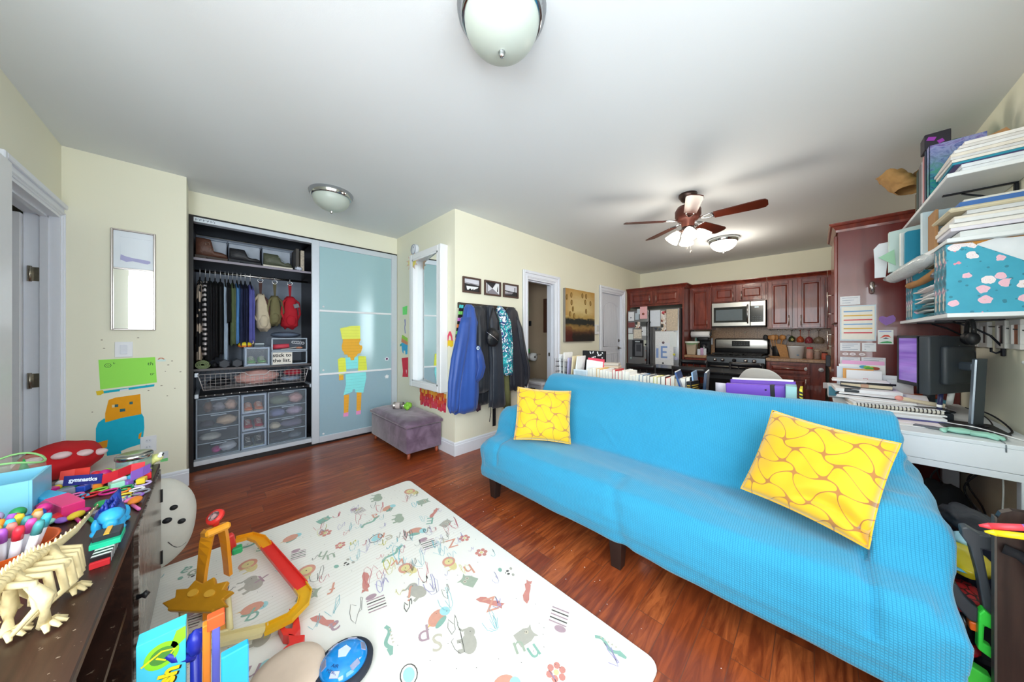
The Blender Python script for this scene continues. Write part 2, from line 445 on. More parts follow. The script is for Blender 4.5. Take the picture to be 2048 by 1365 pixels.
# panelled door leaf with arched beadboard panels
DOORW = mat('#dfe3ec', .45, var=.02)
h = MB(); xf = XW-.035
h.bb(xf-.04, xf, D0+.02, D1-.02, .01, D2Z-.02, .002)
def arch_panel(mb, y0, y1, z0, z1, rise, x):
    n_ = 14
    def top(t): return z1-rise+rise*math.sin(PI*t)**.8
    pts = [(y0, z0), (y1, z0)]+[(y1+(y0-y1)*i/n_, top(i/n_)) for i in range(n_+1)]
    P = [(x, p, q) for p, q in pts]
    mb.tube(P, .008, 6, closed=True)
    k = 8
    for i in range(1, k):
        yv = y0+(y1-y0)*i/k
        mb.cyl((x-.002, yv, z0+.01), (x-.002, yv, top(1-i/k)-.01), .0042, seg=5)
arch_panel(h, D0+.12, D1-.12, 1.03, 1.83, .09, xf)
arch_panel(h, D0+.12, D1-.12, .2, .9, .0, xf)
h.build('door_panel', DOORW, o)
h = MB(); h.lathe([(.028, 0), (.028, .012), (.012, .016)], loc=(xf, D1-.09, .99), rot=(0, PI/2, 0), seg=14)
h.tube([(xf+.01, D1-.09, .99), (xf+.05, D1-.09, .99), (xf+.055, D1-.18, .99)], .009)
h.lathe([(.028, 0), (.026, .014), (.018, .02)], loc=(xf, D1-.09, 1.13), rot=(0, PI/2, 0), seg=14)
h.build('door_handle', mat('#6f6a66', .3, 1., var=.1), o)
# window frames behind and beside the camera
for i, (ax, a0, a1, z0, z1) in enumerate((('x', -2.0, -.3, .7, 2.2), ('x', .1, 1.4, .85, 2.15), ('y', -1.1, .4, .7, 2.2))):
    b = MB()
    pl = XR+.06 if ax == 'x' else -2.75
    def wb(p, q, r, s_, th=.05):
        if ax == 'x': b.bb(pl-th/2, pl+th/2, p, q, r, s_)
        else: b.bb(p, q, pl-th/2, pl+th/2, r, s_)
    wb(a0, a0+.05, z0, z1); wb(a1-.05, a1, z0, z1); wb(a0+.05, a1-.05, z0, z0+.05); wb(a0+.05, a1-.05, z1-.05, z1)
    m_ = (z0+z1)/2; wb(a0+.05, a1-.05, m_-.025, m_+.025, .04)
    struct('window_%d' % (i+1), b, TRIMW)
# -- sofa with a stretch slipcover
n = NT('turquoise_waffle_cover', '#2aa7d6', .85, spec=.15)
x, y, z = n.sep()
k = 2*PI/.0085
yz = n.math('ADD', y, z)
wx = n.math('SINE', n.math('MULTIPLY', x, k)); wy = n.math('SINE', n.math('MULTIPLY', yz, k))
wf = n.math('MAXIMUM', wx, wy)
nz = n.noise(n.tc.outputs['Object'], 3., 3)
c = n.mix(n.math('MULTIPLY', nz, .35), '#3399c2', '#48abd4')
c = n.mix(n.math('MULTIPLY', n.math('GREATER_THAN', wf, .84), .6), c, '#1c6f96')
n.col(c); n.bump(n.math('MULTIPLY', wf, -1.), .35, .002)
n.b.inputs['Sheen Weight'].default_value = .3
COVER = n.m
def pmesh(fn_list, voxel, smooth_it, disp=None, dens=None):
    """union of closed pieces -> one continuous smooth skin (voxel remesh), returned as MB"""
    mb = MB()
    for f in fn_list: f(mb)
    me = bpy.data.meshes.new('tmp'); me.from_pydata(mb.v, [], mb.f)
    bmm = bmesh.new(); bmm.from_mesh(me); bmesh.ops.recalc_face_normals(bmm, faces=bmm.faces); bmm.to_mesh(me); bmm.free()
    o = bpy.data.objects.new('tmp', me); C.objects.link(o)
    r = o.modifiers.new('r', 'REMESH'); r.mode = 'VOXEL'; r.voxel_size = voxel
    if smooth_it:
        s_ = o.modifiers.new('s', 'SMOOTH'); s_.factor = .5; s_.iterations = smooth_it
    dg = bpy.context.evaluated_depsgraph_get(); dg.update()
    m2 = bpy.data.meshes.new_from_object(o.evaluated_get(dg))
    out = MB()
    vs = [v.co.copy() for v in m2.vertices]; ns = [v.normal.copy() for v in m2.vertices]
    if disp: vs = [p+nn*disp(p) for p, nn in zip(vs, ns)]
    out.add([tuple(v) for v in vs], [tuple(p.vertices) for p in m2.polygons], True)
    bpy.data.objects.remove(o); bpy.data.meshes.remove(me); bpy.data.meshes.remove(m2)
    return out
sofa = thing('sofa', 'long three-seat sofa under a turquoise waffle stretch cover', 'sofa', (-.76, 1.9, 0))
SX0, SX1 = -1.78, .27
def extr(prof, x0, x1):
    def f(mb):
        n_ = 7
        mb.loft([[(x0+(x1-x0)*i/(n_-1), p, q) for p, q in prof] for i in range(n_)], smooth=False)
    return f
seat_prof = [(1.475, .14), (1.455, .27), (1.465, .37), (1.50, .42), (1.62, .447), (1.80, .44), (2.05, .43), (2.25, .43), (2.25, .14)]
back_prof = [(1.90, .20), (1.90, .44), (1.955, .62), (2.06, .80), (2.12, .865), (2.17, .885), (2.24, .88), (2.27, .84), (2.30, .5), (2.30, .14)]
def arm(x0, x1, yf):
    def f(mb):
        rings = []
        # arm cross-sections from the back to the front, top roll dips and rounds off at the front
        for t, yv in enumerate([2.27, 2.15, 2.0, 1.85, 1.74, 1.69]):
            zt = [.665, .66, .645, .635, .63, .60][t]
            w0 = (x1-x0)
            cx = (x0+x1)/2
            ring = []
            for a, zz in ((-.42, .14), (-.42, .40), (-.50, zt-.14), (-.52, zt-.06), (-.40, zt-.01), (-.15, zt+.01), (.15, zt+.01), (.40, zt-.01), (.52, zt-.06), (.50, zt-.14), (.42, .40), (.42, .14)):
                ring.append((cx+a*w0, yv, zz))
            rings.append(ring)
        # drape forward: the cover slopes from the arm roll to the seat front
        for yv, zt in ((1.655, .50), (1.61, .435), (1.475, .38)):
            ring = []
            for a, zz in ((-.42, .14), (-.42, .30), (-.44, zt-.10), (-.44, zt-.05), (-.38, zt-.01), (-.15, zt), (.15, zt), (.38, zt-.01), (.44, zt-.05), (.44, zt-.10), (.42, .30), (.42, .14)):
                ring.append((x0+(x1-x0)/2+a*(x1-x0), yv, zz))
            rings.append(ring)
        mb.loft(rings, smooth=False)
    return f
def sofa_disp(p):
    d = 0.
    # gathered wrinkles on both arms and beside them
    for xa, sg in ((.22, 1), (-1.80, .6)):
        g = math.exp(-((p.x-xa)/.16)**2)
        wv = 1-2.2*abs(math.sin((p.z*20+p.y*15+2.6*noise.noise(Vector((p.x*5, p.y*5, p.z*4))))))
        env = max(0, noise.noise(Vector((p.x*3+5, p.y*4, p.z*5)))+.35)
        d += .012*g*wv*env*sg*(1 if p.z > .42 else .55)
    if p.z > .28 and p.y < 1.93:
        d -= .022*math.exp(-((p.x-.105-.05*(1.9-p.y))/.014)**2)+.012*math.exp(-((p.x+1.635)/.016)**2)
    # soft sag of the seat cushion and long faint folds
    d += .010*noise.noise(Vector((p.x*2.2, p.y*5, p.z*5)))
    d += .004*noise.noise(Vector((p.x*5, p.y*16+p.x*6, p.z*16)))
    # cushion split near the middle of the front
    d -= .010*math.exp(-((p.x+.72+.25*(p.z-.3))/.035)**2)*(1 if p.y < 1.62 else .2)
    # pull line across the front
    zf = .22+.07*noise.noise(Vector((p.x*1.3, 2, 0)))
    if p.y < 1.6: d += .006*math.exp(-((p.z-zf)/.018)**2)
    # pulled diagonal folds in the back
    for (xx, zz, sl) in ((-.98, .52, -.9), (.02, .70, .8), (.10, .66, .8)):
        dd = abs((p.z-zz)-sl*(p.x-xx))
        if abs(p.x-xx) < .2 and p.y > 1.88: d += .007*math.exp(-(dd/.014)**2)*(1-abs(p.x-xx)/.2)
    return d
ox = Matrix.Translation((.76, -1.9, 0))
cov = pmesh([extr(seat_prof, SX0+.01, SX1-.02), extr(back_prof, SX0+.10, SX1-.01), arm(SX0-.07, SX0+.14, 1.7), arm(SX1-.16, SX1+.055, 1.7)], .014, 5, sofa_disp)
cov.v = [tuple(ox @ Vector(v)) for v in cov.v]
cov.build('slipcover', COVER, sofa)
for lx, ly in ((-1.71, 1.525), (-.735, 1.525), (.20, 1.525), (-1.71, 2.22), (-.735, 2.22), (.2, 2.22)):
    l = MB(); l.loft([[(lx+.76+a*w_, ly-1.9+b_*w_, zz) for a, b_ in ((-1, -1), (1, -1), (1, 1), (-1, 1))] for w_, zz in ((.026, 0), (.036, .17))], smooth=False)
    l.build('leg', DARKW, sofa, bevel=.003)
# -- cushions
def cushion(name, w_, h_, t_, label, loc, rot, m, seed=0, twist=0.):
    def fn(sgn):
        def f(u, v):
            a = u*2-1; b_ = v*2-1
            e = (1-abs(a)**2.6)*(1-abs(b_)**2.6)
            x_ = a*w_/2*(1-.055*(1-b_*b_)**1.0*1.0 if False else 1-.05*(1-abs(b_)**2)); y_ = b_*h_/2*(1-.06*(1-abs(a)**2))
            z_ = sgn*(t_/2*max(0, e)**.42)+.006*noise.noise(Vector((a*3+seed, b_*3, sgn)))*min(1, e*4)
            z_ += twist*(a*b_)
            if seed == 4: z_ -= sgn*.035*math.exp(-((b_+.72-.12*math.sin(a*4))/.10)**2)*(1 if a > -.15 else 0)*min(1, (a+.15)*4)
            return (x_, y_, z_)
        return f
    o = thing(name, label, 'cushion', loc, rot=rot)
    mb = MB(); mb.grid(40, 32, fn(1)); mb.grid(40, 32, fn(-1))
    bmx = mb.build('cushion_body', m, o)
    me = bmx.data; q = bmesh.new(); q.from_mesh(me); bmesh.ops.remove_doubles(q, verts=q.verts, dist=.0015); bmesh.ops.recalc_face_normals(q, faces=q.faces); q.to_mesh(me); q.free()
    # piped edge
    pts = []
    for i in range(80):
        s4 = i/20; sd = int(s4); f_ = (s4-sd)*2-1
        a, b_ = ((f_, -1), (1, f_), (-f_, 1), (-1, -f_))[sd]
        pts.append((a*w_/2*(1-.05*(1-abs(b_)**2)), b_*h_/2*(1-.06*(1-abs(a)**2)), twist*a*b_))
    pp = MB(); pp.tube(pts, .0035, 5, closed=True); pp.build('piping', m, o)
    return o
def cushion_mat(name, ycol, lcol, hi, rot):
    n = NT(name, ycol, .6, spec=.3)
    mp = n.nt.nodes.new('ShaderNodeMapping'); n.nt.links.new(n.tc.outputs['Object'], mp.inputs[0]); mp.inputs['Rotation'].default_value = (0, 0, rot)
    sp = n.nt.nodes.new('ShaderNodeSeparateXYZ'); n.nt.links.new(mp.outputs[0], sp.inputs[0])
    k = 2*PI/.13
    X = n.math('MULTIPLY', sp.outputs[0], k); Y = n.math('MULTIPLY', sp.outputs[1], k)
    f1 = n.math('ADD', n.math('SINE', n.math('ADD', X, n.math('MULTIPLY', n.math('SINE', Y), 1.1))), n.math('SINE', n.math('ADD', n.math('MULTIPLY', Y, 1.3), n.math('MULTIPLY', n.math('SINE', X), 1.1))))
    ln = n.math('LESS_THAN', n.math('ABSOLUTE', f1), .13)
    kn = n.math('LESS_THAN', n.math('ABSOLUTE', n.math('SUBTRACT', n.math('ABSOLUTE', f1), 1.93)), .045)
    body = n.mix(n.noise(n.tc.outputs['Object'], 8., 2), ycol, hi)
    n.col(n.mix(n.math('MAXIMUM', ln, n.math('MULTIPLY', kn, .0)), body, lcol))
    n.bump(ln, .2, -.002) if False else n.bump(n.math('SUBTRACT', 1., ln), .5, .0025)
    n.b.inputs['Sheen Weight'].default_value = .6
    return n.m
YC = cushion_mat('yellow_trellis_velvet', '#dfa400', '#a97032', '#eebf1c', .1)
# -- fitted wardrobe with a sliding glass door
WBLK = mat('#1d191b', .35, var=.12)
WBACK = mat('#8d97a8', .5, var=.05)
ALU = mat('#d6dee8', .35, .35, var=.03)
n = NT('frosted_glass_panel', '#a5c8cc', .16, spec=.6); n.col(n.mix(n.noise(n.tc.outputs['Object'], 1.2), '#a6c9ce', '#a2c4cb')); FROST = n.m
FROST2 = mat('#9cbac8', .2, var=.02, spec=.6)
XI = -4.58
wd = thing('wardrobe', 'dark fitted wardrobe with open left half and frosted glass sliding door', 'wardrobe', (-4.25, .8, 0))
b = MW(wd)
b.bb(XI, XC+.005, -.1455, -.118, 0, 2.30); b.bb(XI, XC, 1.728, 1.745, 0, 2.30); b.bb(XI, -3.99, .80, .822, .04, 2.27)
b.bb(XI, XC, -.118, 1.728, 2.285, 2.303); b.bb(XI, XC+.0, -.118, 1.728, 0, .045)
b.bb(XI, XC-.06, -.118, .80, .045, .085)
b.build('carcass', WBLK, wd)
b = MW(wd); b.bb(XI-.012, XI, -.13, 1.74, .05, 2.28); b.build('back_panel', WBACK, wd)
for z0, lip in ((1.915, 1), (.892, 0)):
    b = MW(wd); b.bb(XI, -3.985, -.118, .80, z0, z0+.022); b.mi = 1
    b.bb(-3.985, -3.98, -.118, .80, z0+(.0 if lip else .004), z0+.022)
    b.build('shelf', [WBLK, mat('#8d8794' if lip else '#4a4346', .35)], wd)
b = MW(wd); b.bb(XC-.07, XC+.006, -.118, 1.728, 2.245, 2.288, .003)
b.mi = 1
for i in range(16): b.bb(XC+.0061, XC+.0068, -.105+i*.008, -.100+i*.008, 2.258+.006*(i % 3), 2.275-.004*(i % 2))
b.build('top_track', [ALU, mat('#6d7684', .6)], wd)
b = MW(wd); b.bb(XC-.07, XC+.006, -.118, 1.728, .045, .088, .003); b.build('bottom_track', ALU, wd)
b = MW(wd); b.cyl((-4.22, -.118, 1.85), (-4.22, .80, 1.85), .012); b.build('clothes_rod', mat('#c9c6c2', .25, 1.), wd)
b = MW(wd); b.bb(-4.5, -3.985, -.115, .795, .652, .668, .003)
b.mi = 1
for i in range(14): b.lathe([(.007, 0), (.006, .006), (0.001, .008)], loc=(-3.985, -.04+i*.058, .662), rot=(0, PI/2, 0), seg=8)
b.build('hanger_rail_tray', [WBLK, mat('#dcdcdc', .3, .6)], wd)
for yy in (-.10, .785):
    b = MW(wd); b.bb(-4.5, -3.96, yy-.014, yy+.014, .645, .685, .004); b.build('runner', ALU, wd)
    b = MW(wd); b.bb(-4.5, -3.96, yy-.014, yy+.014, .84, .88, .004); b.build('runner', ALU, wd)
# sliding door
dr = MW(wd)
y0, y1, xf = .779, 1.742, XC+.012
dr.bb(xf-.03, xf, y0, y0+.075, .02, 2.285, .004); dr.bb(xf-.03, xf, y1-.075, y1, .02, 2.285, .004)
dr.bb(xf-.028, xf-.002, y0+.075, y1-.075, 2.225, 2.285, .002); dr.bb(xf-.028, xf-.002, y0+.075, y1-.075, .02, .085, .002)
door = dr.build('sliding_door', ALU, wd)
gx = xf-.014
for z0, z1, m_ in ((.085, .772, FROST2), (.795, 1.492, FROST), (1.515, 2.225, FROST)):
    g = MW(wd); g.bb(gx-.004, gx, y0+.07, y1-.07, z0-.004, z1+.004); g.build('glass_panel', m_, door)
for z0 in (.772, 1.492):
    g = MW(wd); g.bb(gx-.006, gx+.008, y0+.075, y1-.075, z0, z0+.023, .003); g.build('crossbar', WHITE, door)
for zz in (.11, .83, 1.55):
    g = MW(wd); g.lathe([(.011, 0), (.011, .003)], loc=(gx, y0+.115, zz), rot=(0, PI/2, 0), seg=12); g.build('screw_cap', WHITE, door)
# wire basket
WIRE = mat('#c9c5c6', .3, .5, var=0)
wb = thing('wire_basket', 'white wire drawer basket hung under the wardrobe middle shelf', 'basket', (-4.2, .33, .70))
b = MW(wb)
def bx(z, x, ya, yb): return [(x, ya, z), (x, yb, z)]
xfr = -3.91
top = [(xfr, -.09, .868), (xfr, .22, .865), (xfr, .26, .83), (xfr, .38, .83), (xfr, .415, .865), (xfr, .745, .862)]
b.tube(top, .0035, 6)
b.tube([(-4.45, -.09, .868), (xfr, -.09, .868)], .0035, 6); b.tube([(-4.45, .745, .862), (xfr, .745, .862)], .0035, 6); b.tube([(-4.45, -.09, .868), (-4.45, .745, .862)], .0035, 6)
b.tube([(xfr, -.055, .722), (xfr, .712, .722)], .003, 6)
for i in range(23):
    y_ = -.045+i*.0345; zt = .866 if not (.25 < y_ < .39) else .83
    b.tube([(xfr, y_, zt), (xfr, y_, .722), (-4.45, y_, .722), (-4.45, y_, .86)], .0016, 4)
for k in range(1, 5):
    z_ = .722+k*.029
    b.tube([(-4.45, -.055-.007*k, z_), (xfr, -.055-.007*k, z_), (xfr, .712+.007*k, z_), (-4.45, .712+.007*k, z_)], .0016, 4)
for i in range(1, 12): b.tube([(-4.45+i*.045, -.055, .722), (-4.45+i*.045, .712, .722)], .0014, 4)
b.tube([(xfr, -.09, .868), (xfr, -.055, .722)], .0035, 6); b.tube([(xfr, .745, .862), (xfr, .712, .722)], .0035, 6)
b.build('wire_grid', WIRE, wb)
b = MB(); blob(b, -4.15, -3.93, .16, .50, .728, .868, .18, 14, 28, 18)
sw('folded_blanket', b, mat('#d3a39d', .9, var=.2, scale=14, bump=.8, bscale=25), 'dusty pink rumpled blanket lying in the wire basket', 'blanket')
b = MB(); blob(b, -4.15, -3.94, .52, .70, .728, .79, .2, 14); b.mi = 1; blob(b, -4.14, -3.94, .545, .71, .785, .86, .2, 14)
sw('folded_clothes', b, [mat('#8fa0b8', .9, bump=.6, bscale=30), mat('#a5283a', .9, bump=.6, bscale=30)], 'blue-grey and red folded clothes at the right end of the wire basket', 'clothes')
b = MB(); blob(b, -4.3, -4.0, -.03, .14, .728, .80, .2, 14)
sw('folded_clothes', b, mat('#26272c', .9), 'black folded clothes at the left end of the wire basket', 'clothes')
# clear plastic drawers
CLR = mat('#b9c5d3', .12, alpha=.13, var=0, spec=.8)
CLRF = mat('#aab8c8', .25, alpha=.78, var=.03, spec=.6)
def stack(name, label, y0, y1, zs, conts, where):
    t = thing(name, label, 'storage drawers', (-4.2, (y0+y1)/2, zs[0]))
    z0, z1 = zs[0], zs[-1]; x0, x1 = -4.42, -3.99
    f = MW(t)
    f.bb(x0, x1-.005, y0, y0+.006, z0, z1); f.bb(x0, x1-.005, y1-.006, y1, z0, z1); f.bb(x0, x1, y0+.006, y1-.006, z1-.006, z1)
    for z_ in zs[:-1]: f.bb(x0, x1-.01, y0+.006, y1-.006, z_, z_+.005)
    f.build('shell', CLR, t)
    f = MW(t)
    for z_ in zs: f.bb(x1-.016, x1, y0, y1, z_-(.003 if z_ > z0 else 0), z_+.007, .002)
    f.bb(x1-.016, x1, y0, y0+.010, z0, z1); f.bb(x1-.016, x1, y1-.010, y1, z0, z1)
    f.build('front_frame', CLRF, t)
    for i in range(len(zs)-1):
        a, c = zs[i]+.010, zs[i+1]-.006
        d = MW(t); d.bb(x1-.010, x1-.006, y0+.012, y1-.012, a, c); dd = d.build('drawer', CLR, t)
        d = MW(t); ym = (y0+y1)/2; d.bb(x1-.006, x1+.006, ym-.055, ym+.055, c-.014, c-.001, .002); d.build('drawer_handle', CLRF, dd)
        for k, (p, q, r, col, lab) in enumerate(conts[i]):
            ya = y0+.012+(y1-y0-.024)*p; yb = y0+.012+(y1-y0-.024)*q
            m = MB(); blob(m, -4.17, -4.02, ya, yb, zs[i]+.006, zs[i]+.006+(zs[i+1]-zs[i]-.03)*r, .28, 16, 18, 10)
            sw('folded_clothes', m, mat(col, .9, var=.25, scale=25, bump=.6, bscale=40), '%s in the %s of the %s drawer stack' % (lab, ('bottom drawer', 'second drawer from the bottom', 'third drawer from the bottom', 'top drawer')[i if len(zs) < 6 else min(i, 3)], where), 'clothes')
stack('plastic_drawer_stack', 'clear plastic four-drawer stack of clothes at the left of the wardrobe floor', -.105, .195, [.088, .215, .345, .485, .63],
      [[(.32, .58, .55, '#d3479c', 'magenta bundle'), (.5, .98, .85, '#ccd3e2', 'white cord-tied cloth')],
       [(.02, .6, .65, '#b9bcbc', 'pale grey bundle')],
       [(.45, .98, .8, '#cdb59f', 'beige scarf'), (.02, .4, .5, '#4a4552', 'charcoal cloth')],
       [(.12, .36, .85, '#7b5743', 'brown leather bundle'), (.34, .68, .75, '#8d8c9b', 'grey knit'), (.66, .98, .85, '#caa89a', 'peach cloth')]], 'left')
stack('plastic_drawer_stack', 'clear plastic four-drawer stack of clothes at the right of the wardrobe floor', .41, .745, [.088, .215, .345, .475, .625],
      [[(.05, .6, .45, '#32343c', 'black cloth'), (.55, .95, .6, '#6b7480', 'slate cloth')],
       [(.02, .35, .7, '#d5ccb8', 'cream cloth'), (.33, .98, .75, '#77748f', 'striped violet cloth')],
       [(.02, .47, .8, '#7f86b3', 'periwinkle cloth'), (.5, .98, .85, '#b4a3c0', 'lilac lace')],
       [(.02, .6, .75, '#6f7c6a', 'olive cloth'), (.55, .98, .85, '#c79c9d', 'pink cloth')]], 'right')
# shoe boxes with drop fronts (middle column and above)
BOXB = mat('#b6c6dc', .4, alpha=.85, var=.02)
def shoe(mb, x, y, z, L=.2, w_=.075, h_=.07, ry=0.):
    """toe towards +X"""
    rings = []
    for t, hw, zt in ((0, .6, .62), (.06, .9, .95), (.25, .95, 1.), (.42, .85, .82), (.6, .9, .55), (.8, 1., .45), (.94, .75, .36), (1., .3, .22)):
        r = []
        for k in range(12):
            a = 2*PI*k/12; yy = math.cos(a)*hw*w_/2; zz = h_*zt*(.5+.5*math.sin(a))
            r.append((x-L/2+t*L, y+yy, z+max(.012, zz)))
        rings.append(r)
    mb.loft(rings)
def sole(mb, x, y, z, L=.21, w_=.08, th=.016):
    mb.prism([(x+px*L/2, y+py*w_/2) for px, py in ((-1, -.6), (-.95, .6), (-.3, .85), (.4, 1.), (.85, .7), (1, 0), (.85, -.7), (.4, -1.), (-.3, -.85))], th, Matrix.Translation((0, 0, z)))
def shoebox(y0, y1, z0, z1, label, x0=-4.38, x1=-3.99):
    t = thing('shoe_box', label, 'shoe box', (-4.15, (y0+y1)/2, z0))
    f = MW(t)
    f.bb(x0, x1, y0, y0+.008, z0, z1); f.bb(x0, x1, y1-.008, y1, z0, z1); f.bb(x0, x1, y0+.008, y1-.008, z0, z0+.006); f.bb(x0, x1, y0+.008, y1-.008, z1-.006, z1)
    f.bb(x1-.012, x1, y0, y0+.02, z0, z1, .002); f.bb(x1-.012, x1, y1-.02, y1, z0, z1, .002); f.bb(x1-.012, x1, y0+.02, y1-.02, z0, z0+.018, .002); f.bb(x1-.012, x1, y0+.02, y1-.02, z1-.018, z1, .002)
    f.build('shell', BOXB, t)
    f = MW(t); f.bb(x1-.004, x1-.001, y0+.02, y1-.02, z0+.018, z1-.018); f.build('front_flap', CLR, t)
    return t
def shoes(y, z, colu, cols, lab, L=.20, x=-4.10):
    for sgn, wh in ((-1, 'left'), (1, 'right')):
        yy = y+sgn*.043
        t = thing('sneaker', '%s, %s one of the pair' % (lab, wh), 'shoe', (x, yy, z))
        m = MW(t); shoe(m, x, yy, z+.013, L); m.build('upper', mat(colu, .7, var=.3, scale=60), t)
        m = MW(t); sole(m, x, yy, z); m.build('sole', mat(cols, .6), t)
        m = MW(t)
        for k in range(4): m.tube([(x-.01+k*.017, yy-.018, z+.078-.01*k), (x-.002+k*.017, yy, z+.086-.011*k), (x-.01+k*.017, yy+.018, z+.078-.01*k)], .0028, 5)
        m.build('laces', mat('#e8e4e0', .8), t)
shoebox(.202, .403, .088, .26, 'clear drop-front shoe box at the bottom middle of the wardrobe, dark slip-ons inside')
shoebox(.202, .403, .265, .435, 'clear drop-front shoe box in the middle of its column, red and white sneakers inside')
shoebox(.202, .403, .44, .632, 'clear drop-front shoe box at the top of its column, colourful running shoes inside')
shoes(.302, .095, '#3b3d42', '#b9bfae', 'dark slip-on shoe with white smile-shaped trim')
shoes(.302, .272, '#b3243b', '#e6e6ea', 'red and white sneaker in the middle shoe box')
shoes(.302, .447, '#e0825a', '#dfe3e4', 'orange and mint running shoe in the top shoe box')
# things on the middle shelf
Z = .914
shoebox(.225, .43, Z, 1.105, 'clear drop-front box with green and white shoes beside the motto sign')
shoes(.327, Z+.008, '#6fb356', '#dfe9d8', 'green and white sneaker in the box on the middle shelf', .2, -4.1)
t = thing('clear_drawer_box', 'clear two-drawer plastic box on the middle shelf behind the motto sign', 'box', (-4.2, .595, Z))
f = MW(t)
for z0, z1 in ((Z, 1.058), (1.062, 1.195)):
    f.bb(-4.4, -3.99, .438, .444, z0, z1); f.bb(-4.4, -3.99, .746, .752, z0, z1); f.bb(-4.4, -3.99, .444, .746, z0, z0+.005); f.bb(-4.4, -3.99, .444, .746, z1-.005, z1)
f.build('shell', CLR, t)
f = MW(t)
for z0, z1 in ((Z, 1.058), (1.062, 1.195)):
    f.bb(-4.0, -3.988, .438, .752, z0, z0+.012, .002); f.bb(-4.0, -3.988, .438, .752, z1-.012, z1, .002); f.bb(-4.0, -3.988, .438, .45, z0+.012, z1-.012); f.bb(-4.0, -3.988, .74, .752, z0+.012, z1-.012)
f.build('front_frame', CLRF, t)
b = MB(); b.cyl((-4.08, .455, 1.10), (-4.06, .60, 1.112), .028, .022, 12); sw('rolled_umbrella', b, mat('#d94a5c', .6), 'red rolled umbrella in the upper clear drawer', 'umbrella')
b = MB()
for k in range(5): b.lathe([(.010, 0), (.015, 0), (.015, .008), (.010, .008)], loc=(-4.03, .63+k*.022, 1.150-.003*k), rot=(0, PI/2, 0), seg=12, cap=False)
sw('ring_chain', b, mat('#e3e6ee', .4), 'white ring chain in the upper clear drawer', 'chain')
b = MB(); b.cyl((-4.05, .53, 1.072), (-4.03, .66, 1.095), .004); b.mi = 1; blob(b, -4.07, -4.02, .655, .72, 1.075, 1.10, .1)
sw('wooden_tool', b, [mat('#c8c3bd', .4), mat('#c9886e', .6)], 'thin tool with orange-brown handle in the upper clear drawer', 'tool')
t = thing('motto_sign', 'small white sign with bold black motto leaning on the clear drawer box', 'sign', (-3.975, .53, Z+.005), rot=(0, 0, 0))
b = MB(); b.bb(-.004, .004, -.083, .083, 0, .125); b.build('sign_board', mat('#e6e1d8', .7), t)
b = MB(); A = on_x(.0046, 0, 0)
text(b, 'stick to', .052, A @ Mx((-.005, .095, 0)), .0012); text(b, 'the list.', .052, A @ Mx((-.005, .040, 0)), .0012); b.build('lettering', mat('#1e1e22', .6), t)
b = MB(); blob(b, -4.35, -4.02, .45, .72, 1.196, 1.265, .10, 6)
sw('folded_jacket', b, mat('#5d6b80', .85, bump=.4, bscale=20), 'slate blue folded jacket on top of the clear drawer box', 'clothes')
b = MB(); b.lathe([(.003, .0), (.045, .004), (.055, .022), (.045, .045), (.02, .052), (.001, .052)], loc=(-4.05, .235, 1.106), seg=18); b.mi = 1; b.lathe([(.035, 0.), (.05, .004), (.055, .02)], loc=(-4.048, .235, 1.104), seg=18)
sw('tape_roll', b, [mat('#e5cf2a', .5), mat('#d5762b', .5)], 'round yellow and orange roll on the green shoe box', 'tape')
b = MB(); b.box(-4.05, .345, 1.116, .09, .085, .022, .004); b.mi = 1; b.box(-4.05, .345, 1.136, .08, .075, .014, .003)
sw('label_maker', b, [mat('#43505a', .5), mat('#b6c3cb', .4)], 'small grey flat device on top of the green shoe box', 'gadget')
b = MB(); b.tube([(-4.03, .29, 1.16), (-4.04, .30, 1.17), (-4.05, .285, 1.24)], [.008, .006, .003], 6)
b.v = [(p[0], p[1], p[2]-.022) for p in b.v]
sw('luggage_tag', b, mat('#d8c5ad', .8), 'tiny cream tag standing behind the grey gadget', 'tag')
for yy, dd in ((.085, 'left'), (.175, 'right')):
    t = thing('hex_dumbbell', 'black rubber hex dumbbell, %s of the two on the middle shelf' % dd, 'dumbbell', (-4.05, yy, Z))
    for x_ in (-4.11, -4.0):
      b = MW(t); b.lathe([(.001, -.028), (.036, -.028), (.042, -.02), (.042, .02), (.036, .028), (.001, .028)], loc=(x_, yy, Z+.038), rot=(0, PI/2, 0), seg=6, smooth=False)
      b.build('weight_head', mat('#3c4048', .6), t)
    b = MW(t); b.cyl((-4.12, yy, Z+.038), (-3.99, yy, Z+.038), .015); b.build('grip', CHROME, t)
b = MB()
sp = [(.012+.0045*i/6) for i in range(60)]
pts = []
for i in range(90):
    a = i*.28; r = .010+.0012*i*.28
    pts.append((r*math.cos(a)*1.25, r*math.sin(a)))
vs = []
for (p, q) in pts: vs += [(-4.4, -.062+p, Z+.037+q), (-4.0, -.062+p, Z+.037+q)]
b.add(vs, [(2*i, 2*i+1, 2*i+3, 2*i+2) for i in range(len(pts)-1)], True)
sw('yoga_mat', b, mat('#7d8a63', .9), 'rolled olive green exercise mat at the left of the middle shelf', 'exercise mat', solid=.006)
b = MB(); blob(b, -4.12, -4.03, .0, .04, Z, Z+.05, .2)
sw('helmet_strap', b, mat('#202126', .6), 'small black bundle between the mat and the dumbbells', 'bundle')
